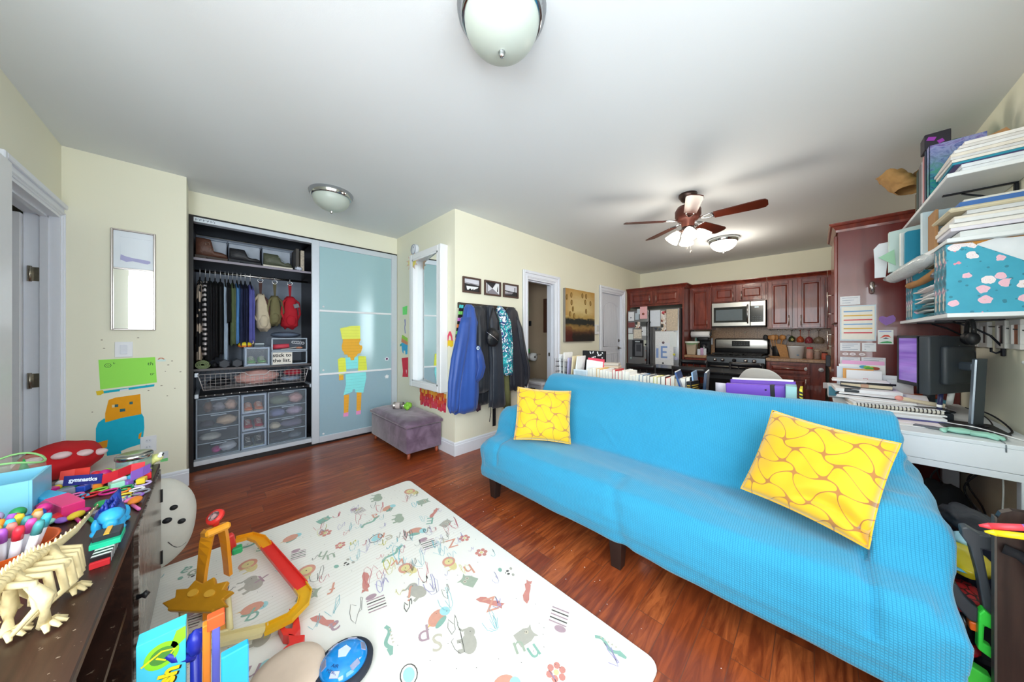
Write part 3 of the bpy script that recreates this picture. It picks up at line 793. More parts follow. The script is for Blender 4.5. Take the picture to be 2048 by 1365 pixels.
# shoes on the top shelf
ZS = 1.937
def boot(name, label, y0, y1, H_, colu, cols, toe=.42, shaft=.5, cat='boot', solecol=None, zig=False, heel=.03, x=-4.06):
    """side-on boot, heel at y0, toe at y1"""
    L = y1-y0
    t = thing(name, label, cat, (x, (y0+y1)/2, ZS))
    m = MW(t); z0 = ZS+heel
    rings = []
    prof = [(0.02, .55, 1.0), (.04, .8, 1.), (shaft*.5, .9, 1.), (shaft*.92, .85, .98), (shaft, .85, .80), (shaft+.07, .85, .55), (shaft+.2, .9, .34), (.85, .85, toe), (.95, .6, toe*.8), (1., .2, toe*.4)]
    hh = H_-heel
    for t_, hw, zt in prof:
        if t_ > shaft+.05: zt = min(zt, toe+.12*(1-t_))
        r = []
        for k in range(14):
            a = 2*PI*k/14; r.append((x+math.cos(a)*hw*.045, y0+t_*L, z0+hh*zt*(.5+.5*math.sin(a))))
        rings.append(r)
    m.loft(rings); m.build('upper', mat(colu, .5, var=.25, scale=30, bump=.3, bscale=60), t)
    m = MW(t)
    if zig:
        pts = [(y0, 0), (y0, heel)]+[(y1, heel)]+[(y1-L*i/24, (0.0 if i % 2 else heel*.45)) for i in range(24)]
    else: pts = [(y0, 0), (y0+L*.3, 0), (y0+L*.34, heel*.6), (y0+L*.55, heel*.25), (y0+L*.6, 0), (y0+L*.98, 0), (y1, heel*.9), (y0, heel+.006)]
    m.prism(pts, .085, Matrix.Translation((x-.0425, 0, ZS)) @ Matrix(((0, 0, 1, 0), (1, 0, 0, 0), (0, 1, 0, 0), (0, 0, 0, 1))))
    m.build('sole', mat(cols, .6), t)
    return t
t = boot('ankle_boot', 'brown leather buckled boot on the wardrobe top shelf', -.112, .11, .205, '#5a3a2e', '#3f332c', .30, .50)
for yy, zz in ((-.03, 2.085), (.0, 2.035)):
    m = MW(t); m.tube([(-4.015, yy-.012, zz-.012), (-4.015, yy+.012, zz-.012), (-4.015, yy+.012, zz+.012), (-4.015, yy-.012, zz+.012)], .0018, 5, closed=True); m.build('buckle', mat('#b9ab9c', .3, 1.), t)
boot('ankle_boot', 'black leather low-heeled boot beside the brown boot', .115, .36, .15, '#26262b', '#1d2028', .38, .52)
t = boot('hiking_shoe', 'olive green hiking shoe with a white zigzag sole on the top shelf', .375, .625, .15, '#4f5444', '#dad3c6', .45, .55, 'shoe', zig=True, heel=.022)
m = MW(t)
for k in range(5): m.tube([(-4.05, .50+k*.016, ZS+.125-k*.013), (-4.015, .505+k*.016, ZS+.118-k*.013)], .003, 5)
m.build('laces', mat('#a9b0a4', .8), t)
for y0, y1, lab in ((-.09, .105, 'behind the brown boot'), (.12, .365, 'behind the black boot'), (.385, .63, 'behind the hiking shoe')):
    t = thing('clear_shoe_box', 'clear lidded plastic box '+lab, 'box', (-4.35, (y0+y1)/2, ZS))
    f = MW(t); f.bb(-4.5, -4.2, y0, y1, ZS, ZS+.225, .006); f.build('box_body', mat('#bcc6d6', .3, alpha=.9, var=.3, scale=7), t)
    f = MW(t); f.bb(-4.5, -4.195, y0-.003, y1+.003, ZS+.225, ZS+.24, .003); f.build('lid', mat('#8f9bab', .3), t)
    f = MW(t); f.bb(-4.199, -4.196, y0+.01, y1-.01, ZS+.07, ZS+.074); f.build('ridge', mat('#5f6b7b', .4), t)
b = MB(); b.box(-4.12, .665, ZS+.12, .24, .03, .24, .003); sw('storage_binder', b, mat('#4b4743', .6), 'dark brown upright binder at the right of the top shelf', 'binder')
b = MB(); b.box(-4.12, .712, ZS+.115, .22, .035, .23, .004)
sw('patterned_box', b, mat('#b8ad9c', .7, var=.6, scale=70), 'pale patterned upright box at the right end of the top shelf', 'box')
b = MB(); blob(b, -4.04, -3.99, .645, .71, ZS, ZS+.045, .4, 20); sw('tissue_scrap', b, mat('#ccd2e0', .8), 'small crumpled white tissue in front of the upright binder', 'tissue')
# clothes on the rod
def garment(name, label, y, z0, hw, hd, mats, collar=1.70, short=False, stripes=None, cat='shirt', hook='#d4d4d6', x=-4.2, fold=5):
    t = thing(name, label, cat, (x, y, z0), group='clothes on hangers')
    b = MW(t)
    b.tube([(x, y, 1.863), (x+.012, y, 1.872), (x+.02, y, 1.855), (x+.005, y, 1.82), (x, y, 1.78)], .0026, 5)
    b.build('hanger_hook', mat(hook, .3, .7), t)
    b = MW(t); b.tube([(x, y, 1.79), (x+.19, y, 1.70), (x+.2, y, 1.69), (x-.2, y, 1.69), (x-.19, y, 1.70), (x, y, 1.79)], .005, 5); b.build('hanger', BLACK, t)
    m = MW(t); hd *= 1.4
    drape(m, [(x, y, collar+.055, .05, hd*.5), (x, y, collar+.03, .10, hd*.8), (x, y, collar-.02, .21, hd), (x, y, collar-.14, .225, hd*1.1), (x, y, (collar+z0)/2, .20, hd), (x, y, z0, hw, hd*1.15)], fold, .10, seed=int(y*1000))
    m.build('cloth', mats, t)
    return t
n = NT('stripe_fabric', '#ffffff', .9); s3 = n.sep(); n.col(n.mix(n.math('GREATER_THAN', n.math('FRACT', n.math('MULTIPLY', n.math('ADD', s3[2], n.math('MULTIPLY', n.noise(n.tc.outputs['Object'], 9.), .02)), 22.)), .5), '#141418', '#ddd6d8')); STRIPE = n.m
n = NT('spotted_fabric', '#ffffff', .9); n.col(n.mix(n.math('GREATER_THAN', n.noise(n.tc.outputs['Object'], 9., 1), .5), '#15151a', '#c9b7a6')); SPOT = n.m
def cl(c): return mat(c, .9, var=.2, scale=12, bump=.3, bscale=14)
gl = [(-.082, 1.0, .017, SPOT, 'black and cream patterned dress at the left end of the rod', 'dress'),
      (-.045, 1.03, .017, STRIPE, 'black and white striped dress on a hanger', 'dress'),
      (-.015, .99, .020, cl('#141418'), 'long black dress beside the striped dress', 'dress'),
      (.022, 1.02, .019, cl('#101014'), 'black coat hanging beside the long black dress', 'coat'),
      (.060, 1.05, .019, cl('#17191c'), 'black shirt left of the white dress', 'shirt'),
      (.094, .96, .013, cl('#9fb0c4'), 'pale blue-white dress among the black clothes', 'dress'),
      (.118, 1.35, .016, cl('#121418'), 'short black top over the pale dress', 'top'),
      (.150, 1.13, .016, cl('#5f6c4a'), 'olive green shirt on a hanger', 'shirt'),
      (.182, 1.15, .016, cl('#4f7fb5'), 'light denim blue shirt on a hanger', 'shirt'),
      (.212, 1.12, .017, cl('#20294a'), 'dark navy shirt on a hanger', 'shirt'),
      (.245, 1.10, .017, cl('#1a2140'), 'midnight blue shirt with a small button', 'shirt'),
      (.285, 1.15, .020, cl('#5659a0'), 'violet-blue shirt nearest the backpacks', 'shirt')]
for y_, z_, hd, m_, lab, ct in gl: garment('hanging_garment', lab, y_, z_, .19, hd, m_, cat=ct)
# bags hanging from hooks
def hung_bag(label, y, ztop, zbot, wid, col, strap, tilt=0., cat='backpack'):
    x = -4.16
    t = thing('backpack', label, cat, (x, y, zbot), group='bags hung on the rod')
    b = MW(t)
    b.tube([(x, y, 1.863), (x, y, 1.83)], .003, 6)
    b.tube([(x+.001, y+.022*math.cos(a), 1.79+.022*math.sin(a)+.018) for a in [i*PI/8 for i in range(16)]], .0035, 6, closed=True)
    b.build('ring_hook', mat('#d5d8dc', .25, 1.), t)
    b = MW(t); b.add([(x, y-.016, 1.80), (x, y+.016, 1.80), (x, y+.010, ztop-.01), (x, y-.006, ztop-.01)], [(0, 1, 2, 3)]); b.build('hanging_loop', mat(strap, .8), t, solid=.004)
    m = MW(t); Hh = ztop-zbot
    drape(m, [(x, y, ztop, .03, .03), (x, y+tilt*.1, ztop-.02, .06, wid*.6), (x, y+tilt*.3, ztop-Hh*.3, .085, wid*.85), (x, y+tilt*.6, ztop-Hh*.65, .10, wid), (x, y+tilt*.9, zbot+.03, .09, wid*.95), (x, y+tilt, zbot, .03, wid*.5)], 3, .05, seed=int(y*900))
    body = m.build('bag_body', mat(col, .85, var=.15, scale=20, bump=.3, bscale=20), t)
    for s_ in (-1, 1):
        b = MW(t); yy = y+s_*wid*.9
        b.tube([(x+.03, y+s_*.01, ztop-.005), (x+.06, yy, ztop-Hh*.2), (x+.07, yy+s_*.012, ztop-Hh*.55), (x+.06, y+tilt*.8+s_*wid*.7, zbot+Hh*.2)], [.009, .013, .012, .007], 8)
        b.build('shoulder_strap', mat(col if s_ < 0 else strap, .85), t)
    b = MW(t); blob(b, x+.06, x+.115, y+tilt*.7-wid*.6, y+tilt*.7+wid*.6, zbot+Hh*.08, zbot+Hh*.42, .1); b.build('front_pocket', mat(col, .85, var=.15, scale=20), t)
hung_bag('cream canvas backpack with brown strap hung on the rod', .365, 1.665, 1.275, .062, '#c9bca3', '#4a2f2b', .03)
hung_bag('olive green backpack between the cream and red ones', .485, 1.655, 1.33, .062, '#736e4c', '#5b5439', -.01)
hung_bag('red backpack with grey patch hung nearest the sliding door', .62, 1.66, 1.30, .078, '#b01728', '#9b1322', .0)
b = MB(); b.box(-4.045, .662, 1.55, .006, .05, .045, .002, rot=(.3, 0, 0)); sw('reflective_patch', b, mat('#6d6f76', .5), 'grey patch clipped onto the red backpack', 'patch')
b = MB(); blob(b, -4.16, -4.07, .245, .315, 1.24, 1.37, .25, 12); b.tube([(-4.1, .29, 1.36), (-4.1, .31, 1.40), (-4.1, .35, 1.42)], .007, 6)
sw('leather_pouch', b, mat('#38282c', .6), 'dark brown leather pouch hanging left of the cream backpack', 'bag')
# -- paper figure on the sliding door
xs = XC+.0007
fig = thing('sticky_note_figure', 'figure of a child made of coloured sticky notes on the frosted sliding door', 'paper figure', (xs, 1.2, .27))
F = lambda p: on_x(xs, 0, 0)
def notes(name, polys, col, parent, lift=.0):
    b = MW(parent)
    M = on_x(XC+.0005+lift, 0, 0)
    for p in polys: b.prism(p, .0008, M)
    # thin note edges
    b.mi = 1
    for p in polys:
        ys = [q[0] for q in p]; zs_ = [q[1] for q in p]
        k = 1
        while min(zs_)+k*.035 < max(zs_)-.012:
            z_ = min(zs_)+k*.035; b.flat(rect(min(ys)+.008, z_, max(ys)-.008, z_+.0022), on_x(XC+.0005+lift+.001, 0, 0)); k += 1
    c = lin(col)
    return b.build(name, [mat(col, .8, var=.06, scale=12), mat('#%02x%02x%02x' % tuple(int(int(col[i:i+2], 16)*.88) for i in (1, 3, 5)), .8)], parent)
notes('yellow_hat', [[(1.062, 1.305), (1.085, 1.18), (1.285, 1.185), (1.282, 1.342), (1.18, 1.338)]], '#eef468', fig, .004)
notes('orange_face', [[(1.095, 1.20), (1.09, 1.14), (1.08, 1.10), (1.085, 1.05), (1.10, 1.03), (1.11, 1.0), (1.14, .995), (1.15, .965), (1.17, .965), (1.18, .925), (1.215, .925), (1.22, .96), (1.245, .975), (1.255, 1.0), (1.29, 1.01), (1.31, 1.07), (1.305, 1.10), (1.28, 1.105), (1.27, 1.13), (1.29, 1.17), (1.285, 1.20)]], '#f3b63c', fig)
notes('blue_shirt', [[(1.115, .965), (1.26, .97), (1.26, .825), (1.13, .825)]], '#8ff0f2', fig, -.0003)
for nm, pl in (('yellow_sleeve', [[(1.04, .945), (1.075, .965), (1.12, .955), (1.13, .775), (1.05, .755)]]), ('yellow_sleeve', [[(1.265, .975), (1.35, .965), (1.365, .79), (1.26, .785)]])):
    notes(nm, pl, '#e9f156', fig, .001)
for pl in ([[(1.052, .755), (1.10, .757), (1.10, .70), (1.052, .70)]], [[(1.30, .795), (1.345, .79), (1.34, .735), (1.30, .745)]]): notes('orange_hand', pl, '#f3b63c', fig)
notes('blue_shorts', [[(1.12, .765), (1.35, .78), (1.355, .70), (1.32, .52), (1.23, .535), (1.225, .575), (1.20, .575), (1.195, .545), (1.10, .52), (1.125, .64)]], '#8ff0f2', fig, .0012)
for y_, zt in ((1.105, .52), (1.245, .53)):
    notes('orange_leg', [[(y_, zt), (y_+.055, zt), (y_+.05-.004, .31), (y_-.002, .305)]], '#f7b23a', fig)
    notes('pink_shoe', [[(y_-.006, .305), (y_+.048, .31), (y_+.045, .262), (y_-.008, .262)]], '#f79fd0', fig, .0004)
for z_, c1, c2, lb in ((.92, '#6a3560', '#e6e9f2', 'purple and white flower sticker on the sliding door'), (.69, '#f1f3f6', '#dfe6ea', 'white butterfly sticker on the sliding door below the flower')):
    t = thing('sticker', lb, 'sticker', (XC+.0007, 1.61, z_)); b = MW(t)
    for i in range(5):
        a = i*2*PI/5+.3; b.prism(ell(1.61+.016*math.cos(a), z_+.016*math.sin(a), .013, .010, 10), .0006, on_x(XC, 0, 0))
    b.build('petals', mat(c2, .6), t); b = MW(t); b.prism(ell(1.61, z_, .014, .014, 12), .0012, on_x(XC, 0, 0)); b.build('centre', mat(c1, .6), t)
# -- ottoman
n = NT('plum_suede', '#6a5568', .85, spec=.2); q = n.noise(n.tc.outputs['Object'], 7., 3, .6, .6)
n.col(n.ramp(q, [(.35, '#5c485b'), (.5, '#6d586c'), (.68, '#836d83')])); n.bump(n.noise(n.tc.outputs['Object'], 260., 1), .15, .002); n.b.inputs['Sheen Weight'].default_value = .5
SUEDE = n.m
ot = thing('storage_ottoman', 'plum suede storage ottoman with a padded lid beside the sliding door', 'ottoman', (-3.245, 1.53, 0))
m = MB(); m.box(0, 0, .185, .915, .385, .245, .012, seg=2); m.build('box_body', SUEDE, ot)
m = MB()
def lidf(u, v):
    a = u*2-1; b_ = v*2-1; e = (1-a**6)*(1-b_**6)
    return (a*.475*(1-.03*(abs(b_)**4)), b_*.207*(1-.03*abs(a)**4), .345+.042*max(0, e)**.5+.006*noise.noise(Vector((a*4, b_*3, 1))))
m.grid(34, 20, lidf)
m.box(0, 0, .331, .952, .414, .036, .016, seg=3)
m.build('padded_lid', SUEDE, ot)
for sx in (-1, 1):
    for sy in (-1, 1):
        m = MB(); m.lathe([(.014, 0), (.017, .01), (.018, .064)], loc=(sx*.42, sy*.155, 0), seg=14); m.build('leg', mat('#9b4a2c', .4, var=.15), ot)
t = thing('tin_can', 'silver metal tin lying on its side on the plum ottoman', 'tin', (-3.33, 1.50, .386))
m = MB(); m.lathe([(.038, -.055), (.041, -.05), (.037, -.045), (.037, .045), (.041, .05), (.038, .055), (.034, .05), (.033, -.03)], loc=(0, 0, .042), rot=(0, PI/2, .75), seg=22, cap=False); m.lathe([(.001, -.05), (.037, -.05)], loc=(0, 0, .042), rot=(0, PI/2, .75), seg=22); m.build('tin_body', mat('#b9b4ae', .3, .8, var=.1, scale=9), t)
m = MB(); m.lathe([(.0375, -.025), (.0378, .025)], loc=(0, 0, .042), rot=(0, PI/2, .75), seg=22, cap=False); m.build('paper_band', mat('#cdbfba', .6, var=.1), t)
m = MB()
for p, r in (((0, 0, .035), .034), ((.025, .02, .045), .03), ((.0, .035, .05), .026), ((.04, -.01, .028), .026), ((.02, .0, .065), .022)): m.ball((-3.245+p[0], 1.555+p[1], .388+p[2]), r, amp=.1)
sw('plush_toy', m, mat('#8fd04a', .95, bump=.6, bscale=80), 'lumpy lime green plush toy beside the tin on the ottoman', 'plush toy')
# -- stub wall: mirror, detector, papers
t = thing('wall_mirror', 'tall white framed mirror on the short wall above the ottoman', 'mirror', (-3.03, 1.70, .62))
x0, x1, z0, z1 = -3.39, -2.70, .63, 2.17; yb, yf = YS, 1.657
m = MW(t)
m.bb(x0, x0+.062, yf, yb, z0, z1, .006); m.bb(x1-.062, x1, yf, yb, z0, z1, .006); m.bb(x0+.062, x1-.062, yf, yb, z0, z0+.062, .006); m.bb(x0+.062, x1-.062, yf, yb, z1-.062, z1, .006)
for a, d_ in ((.062, .0), ):
    i0, i1, j0, j1 = x0+.062, x1-.062, z0+.062, z1-.062
    m.bb(i0, i0+.02, yf+.001, yf+.004, j0, j1, .003); m.bb(i1-.02, i1, yf+.001, yf+.004, j0, j1, .003); m.bb(i0, i1, yf+.001, yf+.004, j0, j0+.02, .003); m.bb(i0, i1, yf+.001, yf+.004, j1-.02, j1, .003)
m.build('frame', mat('#f0f3f6', .4, var=.01), t)
MIRROR = mat('#f2f6f6', .015, 1., var=0)
m = MW(t); m.add([(x0+.055, YS-.014, z0+.05), (x1-.055, YS-.086, z0+.05), (x1-.055, YS-.086, z1-.05), (x0+.055, YS-.014, z1-.05)], [(0, 1, 2, 3)]); m.build('mirror_glass', MIRROR, t)
t = thing('smoke_detector', 'round white detector on the short wall above the tall mirror', 'detector', (-3.385, YS, 2.255))
m = MB(); m.lathe([(.001, .045), (.05, .043), (.063, .03), (.066, .012), (.066, 0)], rot=(PI/2, 0, 0), seg=28); m.build('cover', mat('#e3e8f0', .45), t)
m = MB(); m.lathe([(.052, .040), (.056, .046), (.060, .040)], rot=(PI/2, 0, 0), seg=28, cap=False); m.lathe([(.001, .048), (.01, .046)], loc=(.02, 0, .02), rot=(PI/2, 0, 0), seg=10); m.build('vent_ring', mat('#9aa3b3', .5), t)
def sheetthing(name, label, cat, polys, M0, base, group=None):
    """flat paper craft: polys = list of (points, colour, layer)"""
    t = thing(name, label, cat, base, group=group)
    lst = []
    for nm, pts, col, ly in polys:
        m = MW(t); m.prism(pts, .0006, M0 @ Mx((0, 0, .0006*ly+.0008))); m.build(nm, mat(col, .85, var=.08, scale=25), t)
    return t
OY = on_y(0, YS, 0); OXW = on_x(XW, 0, 0); OXM = on_x(XM, 0, 0)
cx, cz = -3.335, 2.09
rays = []
for i in range(22):
    a = 2*PI*i/22; r = .125 if i % 2 == 0 else .072; rays.append((cx+r*math.cos(a)*1.25, cz+r*math.sin(a)*.85))
OYs = on_y(0, 1.668, 0)
sheetthing('paper_sun', 'hand-cut smiling yellow paper sun stuck on the corner of the tall mirror', 'paper craft', [
    ('rays', rays, '#e9cdb6', 0), ('face', ell(cx, cz, .092, .062, 22), '#efe272', 1), ('eye', ell(cx-.01, cz+.018, .016, .009, 10), '#23221d', 2), ('eye', ell(cx+.045, cz+.004, .013, .006, 10), '#23221d', 2),
    ('smile', [(cx-.035, cz-.004), (cx-.022, cz-.012), (cx, cz-.016), (cx+.02, cz-.012), (cx+.005, cz-.026), (cx-.018, cz-.024)], '#23221d', 2)], OYs, (cx, 1.668, cz))
sheetthing('sticky_note', 'lime green note on the wall left of the tall mirror', 'note', [('note', [(-3.755, 1.59), (-3.62, 1.60), (-3.63, 1.49), (-3.75, 1.49)], '#7ff083', 0)], OY, (-3.69, YS, 1.49))
sheetthing('paper_strip', 'narrow purple cut paper strip below the lime green note', 'paper craft', [('strip', [(-3.70, 1.43), (-3.675, 1.43), (-3.67, 1.36), (-3.685, 1.33), (-3.67, 1.25), (-3.69, 1.25), (-3.70, 1.33), (-3.69, 1.37)], '#7c80c8', 0)], OY, (-3.69, YS, 1.25))
sheetthing('paper_creature', 'blue paper creature with green and orange stripes left of the tall mirror', 'paper craft', [
    ('body', [(-3.79, 1.13), (-3.77, 1.03), (-3.75, 1.0), (-3.73, .99), (-3.725, 1.03), (-3.68, 1.03), (-3.67, .98), (-3.62, .99), (-3.61, 1.13)], '#46b2e2', 0),
    ('band', [(-3.78, 1.20), (-3.61, 1.15), (-3.61, 1.10), (-3.79, 1.14)], '#d9926b', 1), ('band', [(-3.765, 1.235), (-3.61, 1.19), (-3.61, 1.14), (-3.775, 1.19)], '#a6d957', 2), ('arm', [(-3.83, 1.11), (-3.78, 1.12), (-3.78, 1.09), (-3.83, 1.08)], '#4ec2b6', 1)], OY, (-3.70, YS, .98))
sheetthing('red_paper', 'red paper with white scribble left of the tall mirror bottom', 'note', [('sheet', [(-3.78, .98-.05), (-3.60, .95), (-3.60, .70), (-3.76, .69), (-3.745, .76)], '#e23a50', 0),
    ('scribble', [(-3.66, .79), (-3.655, .79), (-3.65, .77), (-3.64, .79), (-3.635, .79), (-3.64, .74), (-3.645, .74), (-3.65, .76), (-3.655, .76)], '#f3d9d9', 1)], OY, (-3.69, YS, .69))
t = thing('sticky_note_collage', 'rows of torn red, orange and yellow notes on the wall under the tall mirror', 'paper craft', (-3.02, YS, .40))
r0 = random.Random(3)
for k in range(5):
    m = MW(t); zt = .60-k*.036
    for i in range(13):
        xx = -3.27+i*.043+r0.uniform(-.008, .008); dz = r0.uniform(-.008, .008)
        m.mi = r0.randrange(3); m.prism([(xx-.023, zt+dz), (xx+.023, zt+dz+.004), (xx+.021, zt+dz-.043), (xx-.021, zt+dz-.046)], .0006, on_y(0, YS-.0006*(6-k)-.0002*i % .0003, 0))
    pal = [['#e9a23c', '#d9632f', '#efb43e'], ['#e0552f', '#eb9242', '#c83a2e'], ['#dc3a45', '#e4573f', '#c4314a'], ['#d73652', '#e24a5c', '#d8433a'], ['#e0485f', '#dd5d4c', '#d63458']][k]
    m.build('note_row', [mat(c, .85, var=.12, scale=30) for c in pal], t)
sheetthing('paper_boat', 'pink and yellow cut paper shape on the wall corner by the blue jacket', 'paper craft', [
    ('pink_handle', [(-2.71, 1.17), (-2.705, 1.22), (-2.675, 1.265), (-2.645, 1.265), (-2.62, 1.22), (-2.61, 1.17), (-2.635, 1.17), (-2.645, 1.21), (-2.665, 1.225), (-2.68, 1.21), (-2.69, 1.17)], '#e5516d', 1),
    ('yellow_base', [(-2.75, 1.09), (-2.72, 1.175), (-2.60, 1.175), (-2.60, 1.12), (-2.64, 1.10), (-2.68, 1.12), (-2.71, 1.10)], '#f1cf2b', 0)], OY, (-2.68, YS, 1.09))
# -- coat rack with coats
rk = thing('coat_rack', 'long dark wooden coat rack mounted on the hall wall', 'coat rack', (XW, 2.18, 1.51))
m = MW(rk); m.bb(XW, XW+.03, 1.775, 2.575, 1.505, 1.562, .004); m.build('board', mat('#33261f', .45, var=.2), rk)
for i in range(7):
    y_ = 1.84+i*.115
    m = MW(rk); m.tube([(XW+.03, y_, 1.53), (XW+.06, y_, 1.525), (XW+.085, y_, 1.545)], .006, 6); m.build('coat_hook', mat('#2a2320', .3, .8), rk)
def coat(label, levels, m_, folds=7, amp=.12, seed=1, cat='coat', extra=None, name='coat'):
    xs_, ys_, zs_ = zip(*[(l[0], l[1], l[2]) for l in levels])
    t = thing(name, label, cat, (sum(xs_)/len(xs_), sum(ys_)/len(ys_), min(zs_)), group='coats on the rack')
    m = MW(t)
    drape(m, [(x, y, z, hd, hw) for x, y, z, hw, hd in levels], folds, amp, seed, seg=56)
    m.build('cloth', m_, t)
    if extra: extra(t)
    return t
def nyl(c, v=.15): return mat(c, .45, var=v, scale=6, bump=.25, bscale=18, sheen=.2)
X = XW+.105
def blue_x(t):
    m = MW(t); drape(m, [(X+.05, 1.77, 1.40, .03, .05), (X+.06, 1.72, 1.2, .045, .06), (X+.06, 1.67, 1.0, .05, .065), (X+.06, 1.63, .78, .05, .06), (X+.055, 1.615, .56, .045, .05), (X+.05, 1.62, .50, .03, .035)], 5, .10, 5); m.build('sleeve', nyl('#2c4f9c'), t)
    m = MW(t); drape(m, [(X+.07, 1.90, 1.12, .02, .02), (X+.085, 1.90, 1.02, .04, .05), (X+.085, 1.92, .9, .04, .055), (X+.07, 1.90, .80, .035, .05), (X+.05, 1.87, .74, .02, .03)], 4, .12, 9); m.build('sleeve', nyl('#2a4b96'), t)
    m = MW(t); m.lathe([(.010, 0), (.018, 0), (.018, .004), (.010, .004)], loc=(X+.118, 1.865, 1.098), rot=(0, PI/2, 0), seg=16, cap=False); m.build('white_eyelet', mat('#dff1f5', .5), t)
coat('royal blue rain jacket at the left end of the coat rack', [(X, 1.84, 1.535, .03, .03), (X+.01, 1.84, 1.50, .055, .05), (X+.02, 1.835, 1.36, .085, .06), (X+.02, 1.82, 1.15, .09, .065), (X+.03, 1.80, .9, .115, .07), (X+.03, 1.78, .65, .13, .07), (X+.03, 1.775, .475, .13, .06)], nyl('#2d52a2'), 6, .10, 2, 'jacket', blue_x, 'jacket')
coat('black quilted jacket right of the blue rain jacket', [(X, 1.95, 1.53, .04, .03), (X, 1.95, 1.48, .09, .05), (X, 1.96, 1.3, .10, .055), (X, 1.96, 1.0, .11, .06), (X, 1.97, .80, .125, .06), (X, 1.97, .64, .12, .055)], nyl('#20242c'), 9, .10, 3, 'jacket', None, 'jacket')
coat('black coat behind the belt bag in the middle of the rack', [(X-.02, 2.06, 1.54, .04, .03), (X-.02, 2.06, 1.48, .10, .045), (X-.02, 2.08, 1.2, .12, .05), (X-.02, 2.07, .9, .13, .05), (X-.03, 2.06, .62, .12, .045), (X-.03, 2.05, .50, .10, .04)], nyl('#191c23'), 8, .10, 4)
def grey_x(t):
    m = MW(t); m.bb(X+.0, X+.004, 2.16, 2.205, .235, .52); m.build('belt_strap', mat('#15161a', .7), t)
    m = MW(t); m.tube([(X+.02, 2.115, .50), (X+.02, 2.12, .40), (X+.02, 2.10, .30)], .004, 6); m.build('cord', mat('#15161a', .7), t)
coat('long dark grey coat with straight hem and hanging strap', [(X+.03, 2.10, 1.54, .03, .025), (X+.03, 2.11, 1.48, .05, .04), (X+.045, 2.15, 1.25, .085, .05), (X+.045, 2.17, 1.05, .085, .05), (X+.05, 2.17, .98, .085, .05), (X+.05, 2.175, .75, .095, .05), (X+.05, 2.185, .46, .105, .05)], nyl('#272d38'), 5, .06, 6, 'coat', grey_x)
t = thing('belt_bag', 'black belt bag with silver zip hung over the dark coats', 'bag', (X+.13, 2.06, 1.10))
m = MW(t); blob(m, X+.085, X+.175, 1.965, 2.135, 1.105, 1.30, .12, 6, 24, 14); m.build('bag_body', mat('#16171b', .4, bump=.4, bscale=30), t)
m = MW(t); m.tube([(X+.13, 1.965, 1.26), (X+.165, 2.0, 1.225), (X+.178, 2.055, 1.185), (X+.172, 2.085, 1.165)], .0035, 6); m.build('zip', mat('#d5d6da', .25, 1.), t)
m = MW(t); m.tube([(X+.14, 2.04, 1.50), (X+.15, 1.99, 1.38), (X+.15, 1.98, 1.28)], .008, 6); m.tube([(X+.14, 2.06, 1.50), (X+.15, 2.11, 1.38), (X+.14, 2.12, 1.28)], .008, 6); m.build('webbing', mat('#1b1c20', .7), t)
n = NT('camouflage_fabric', '#ffffff', .7); q = n.noise(n.tc.outputs['Object'], 17., 2, .5, .8)
n.col(n.ramp(q, [(0, '#eef6f8'), (.40, '#1b2f7a'), (.455, '#11838f'), (.53, '#2fb9c0'), (.585, '#dff2f3'), (.635, '#46408f'), (.7, '#35c3c4')], 'CONSTANT')); CAMO = n.m
coat('turquoise, navy and white camouflage rash guard on the rack', [(X+.03, 2.235, 1.545, .02, .02), (X+.035, 2.25, 1.50, .055, .04), (X+.05, 2.29, 1.38, .078, .045), (X+.05, 2.31, 1.22, .080, .045), (X+.05, 2.315, 1.08, .088, .045), (X+.05, 2.32, .92, .085, .045), (X+.05, 2.33, .79, .075, .04)], CAMO, 5, .06, 8, 'top', None, 'top')
def rb_x(t):
    m = MW(t); drape(m, [(X+.03, 2.50, 1.44, .02, .02), (X+.04, 2.53, 1.3, .05, .04), (X+.04, 2.58, 1.05, .055, .05), (X+.04, 2.64, .84, .055, .045), (X+.03, 2.66, .72, .05, .04), (X+.03, 2.64, .62, .035, .03)], 4, .08, 12); m.build('sleeve', nyl('#1a1c27'), t)
coat('navy black blazer at the right end of the coat rack', [(X, 2.44, 1.54, .05, .03), (X, 2.45, 1.50, .09, .04), (X+.005, 2.47, 1.35, .11, .05), (X+.01, 2.49, 1.05, .12, .055), (X+.01, 2.52, .8, .12, .055), (X+.01, 2.52, .60, .11, .05)], nyl('#1c1e2a'), 5, .06, 9, 'coat', rb_x)
coat('olive green trousers hanging behind the camouflage top', [(X-.03, 2.35, 1.50, .02, .02), (X-.03, 2.36, 1.2, .05, .03), (X-.02, 2.38, .8, .05, .035), (X-.02, 2.40, .40, .045, .035)], cl('#6f7048'), 3, .08, 10, 'trousers', None, 'trousers')
coat('plum purple sleeve hanging below the black quilted jacket', [(X-.03, 1.95, .9, .03, .03), (X-.03, 1.96, .6, .045, .03), (X-.03, 1.975, .44, .035, .025)], cl('#4a3346'), 3, .1, 11, 'cardigan', None, 'cardigan')
n = NT('striped_scarf_knit', '#ffffff', .9); s3 = n.sep(); fr = n.math('FRACT', n.math('MULTIPLY', s3[2], 15.))
rc = n.ramp(n.white(n.comb(n.math('FLOOR', n.math('MULTIPLY', s3[2], 15.)), 0, 0))[0], [(0, '#e68a4a'), (.25, '#7dcf6a'), (.5, '#d77fd0'), (.7, '#4cc0c4'), (.85, '#e9d55b')], 'CONSTANT')
n.col(n.mix(n.math('GREATER_THAN', fr, .5), rc, '#16161a')); SCARF = n.m
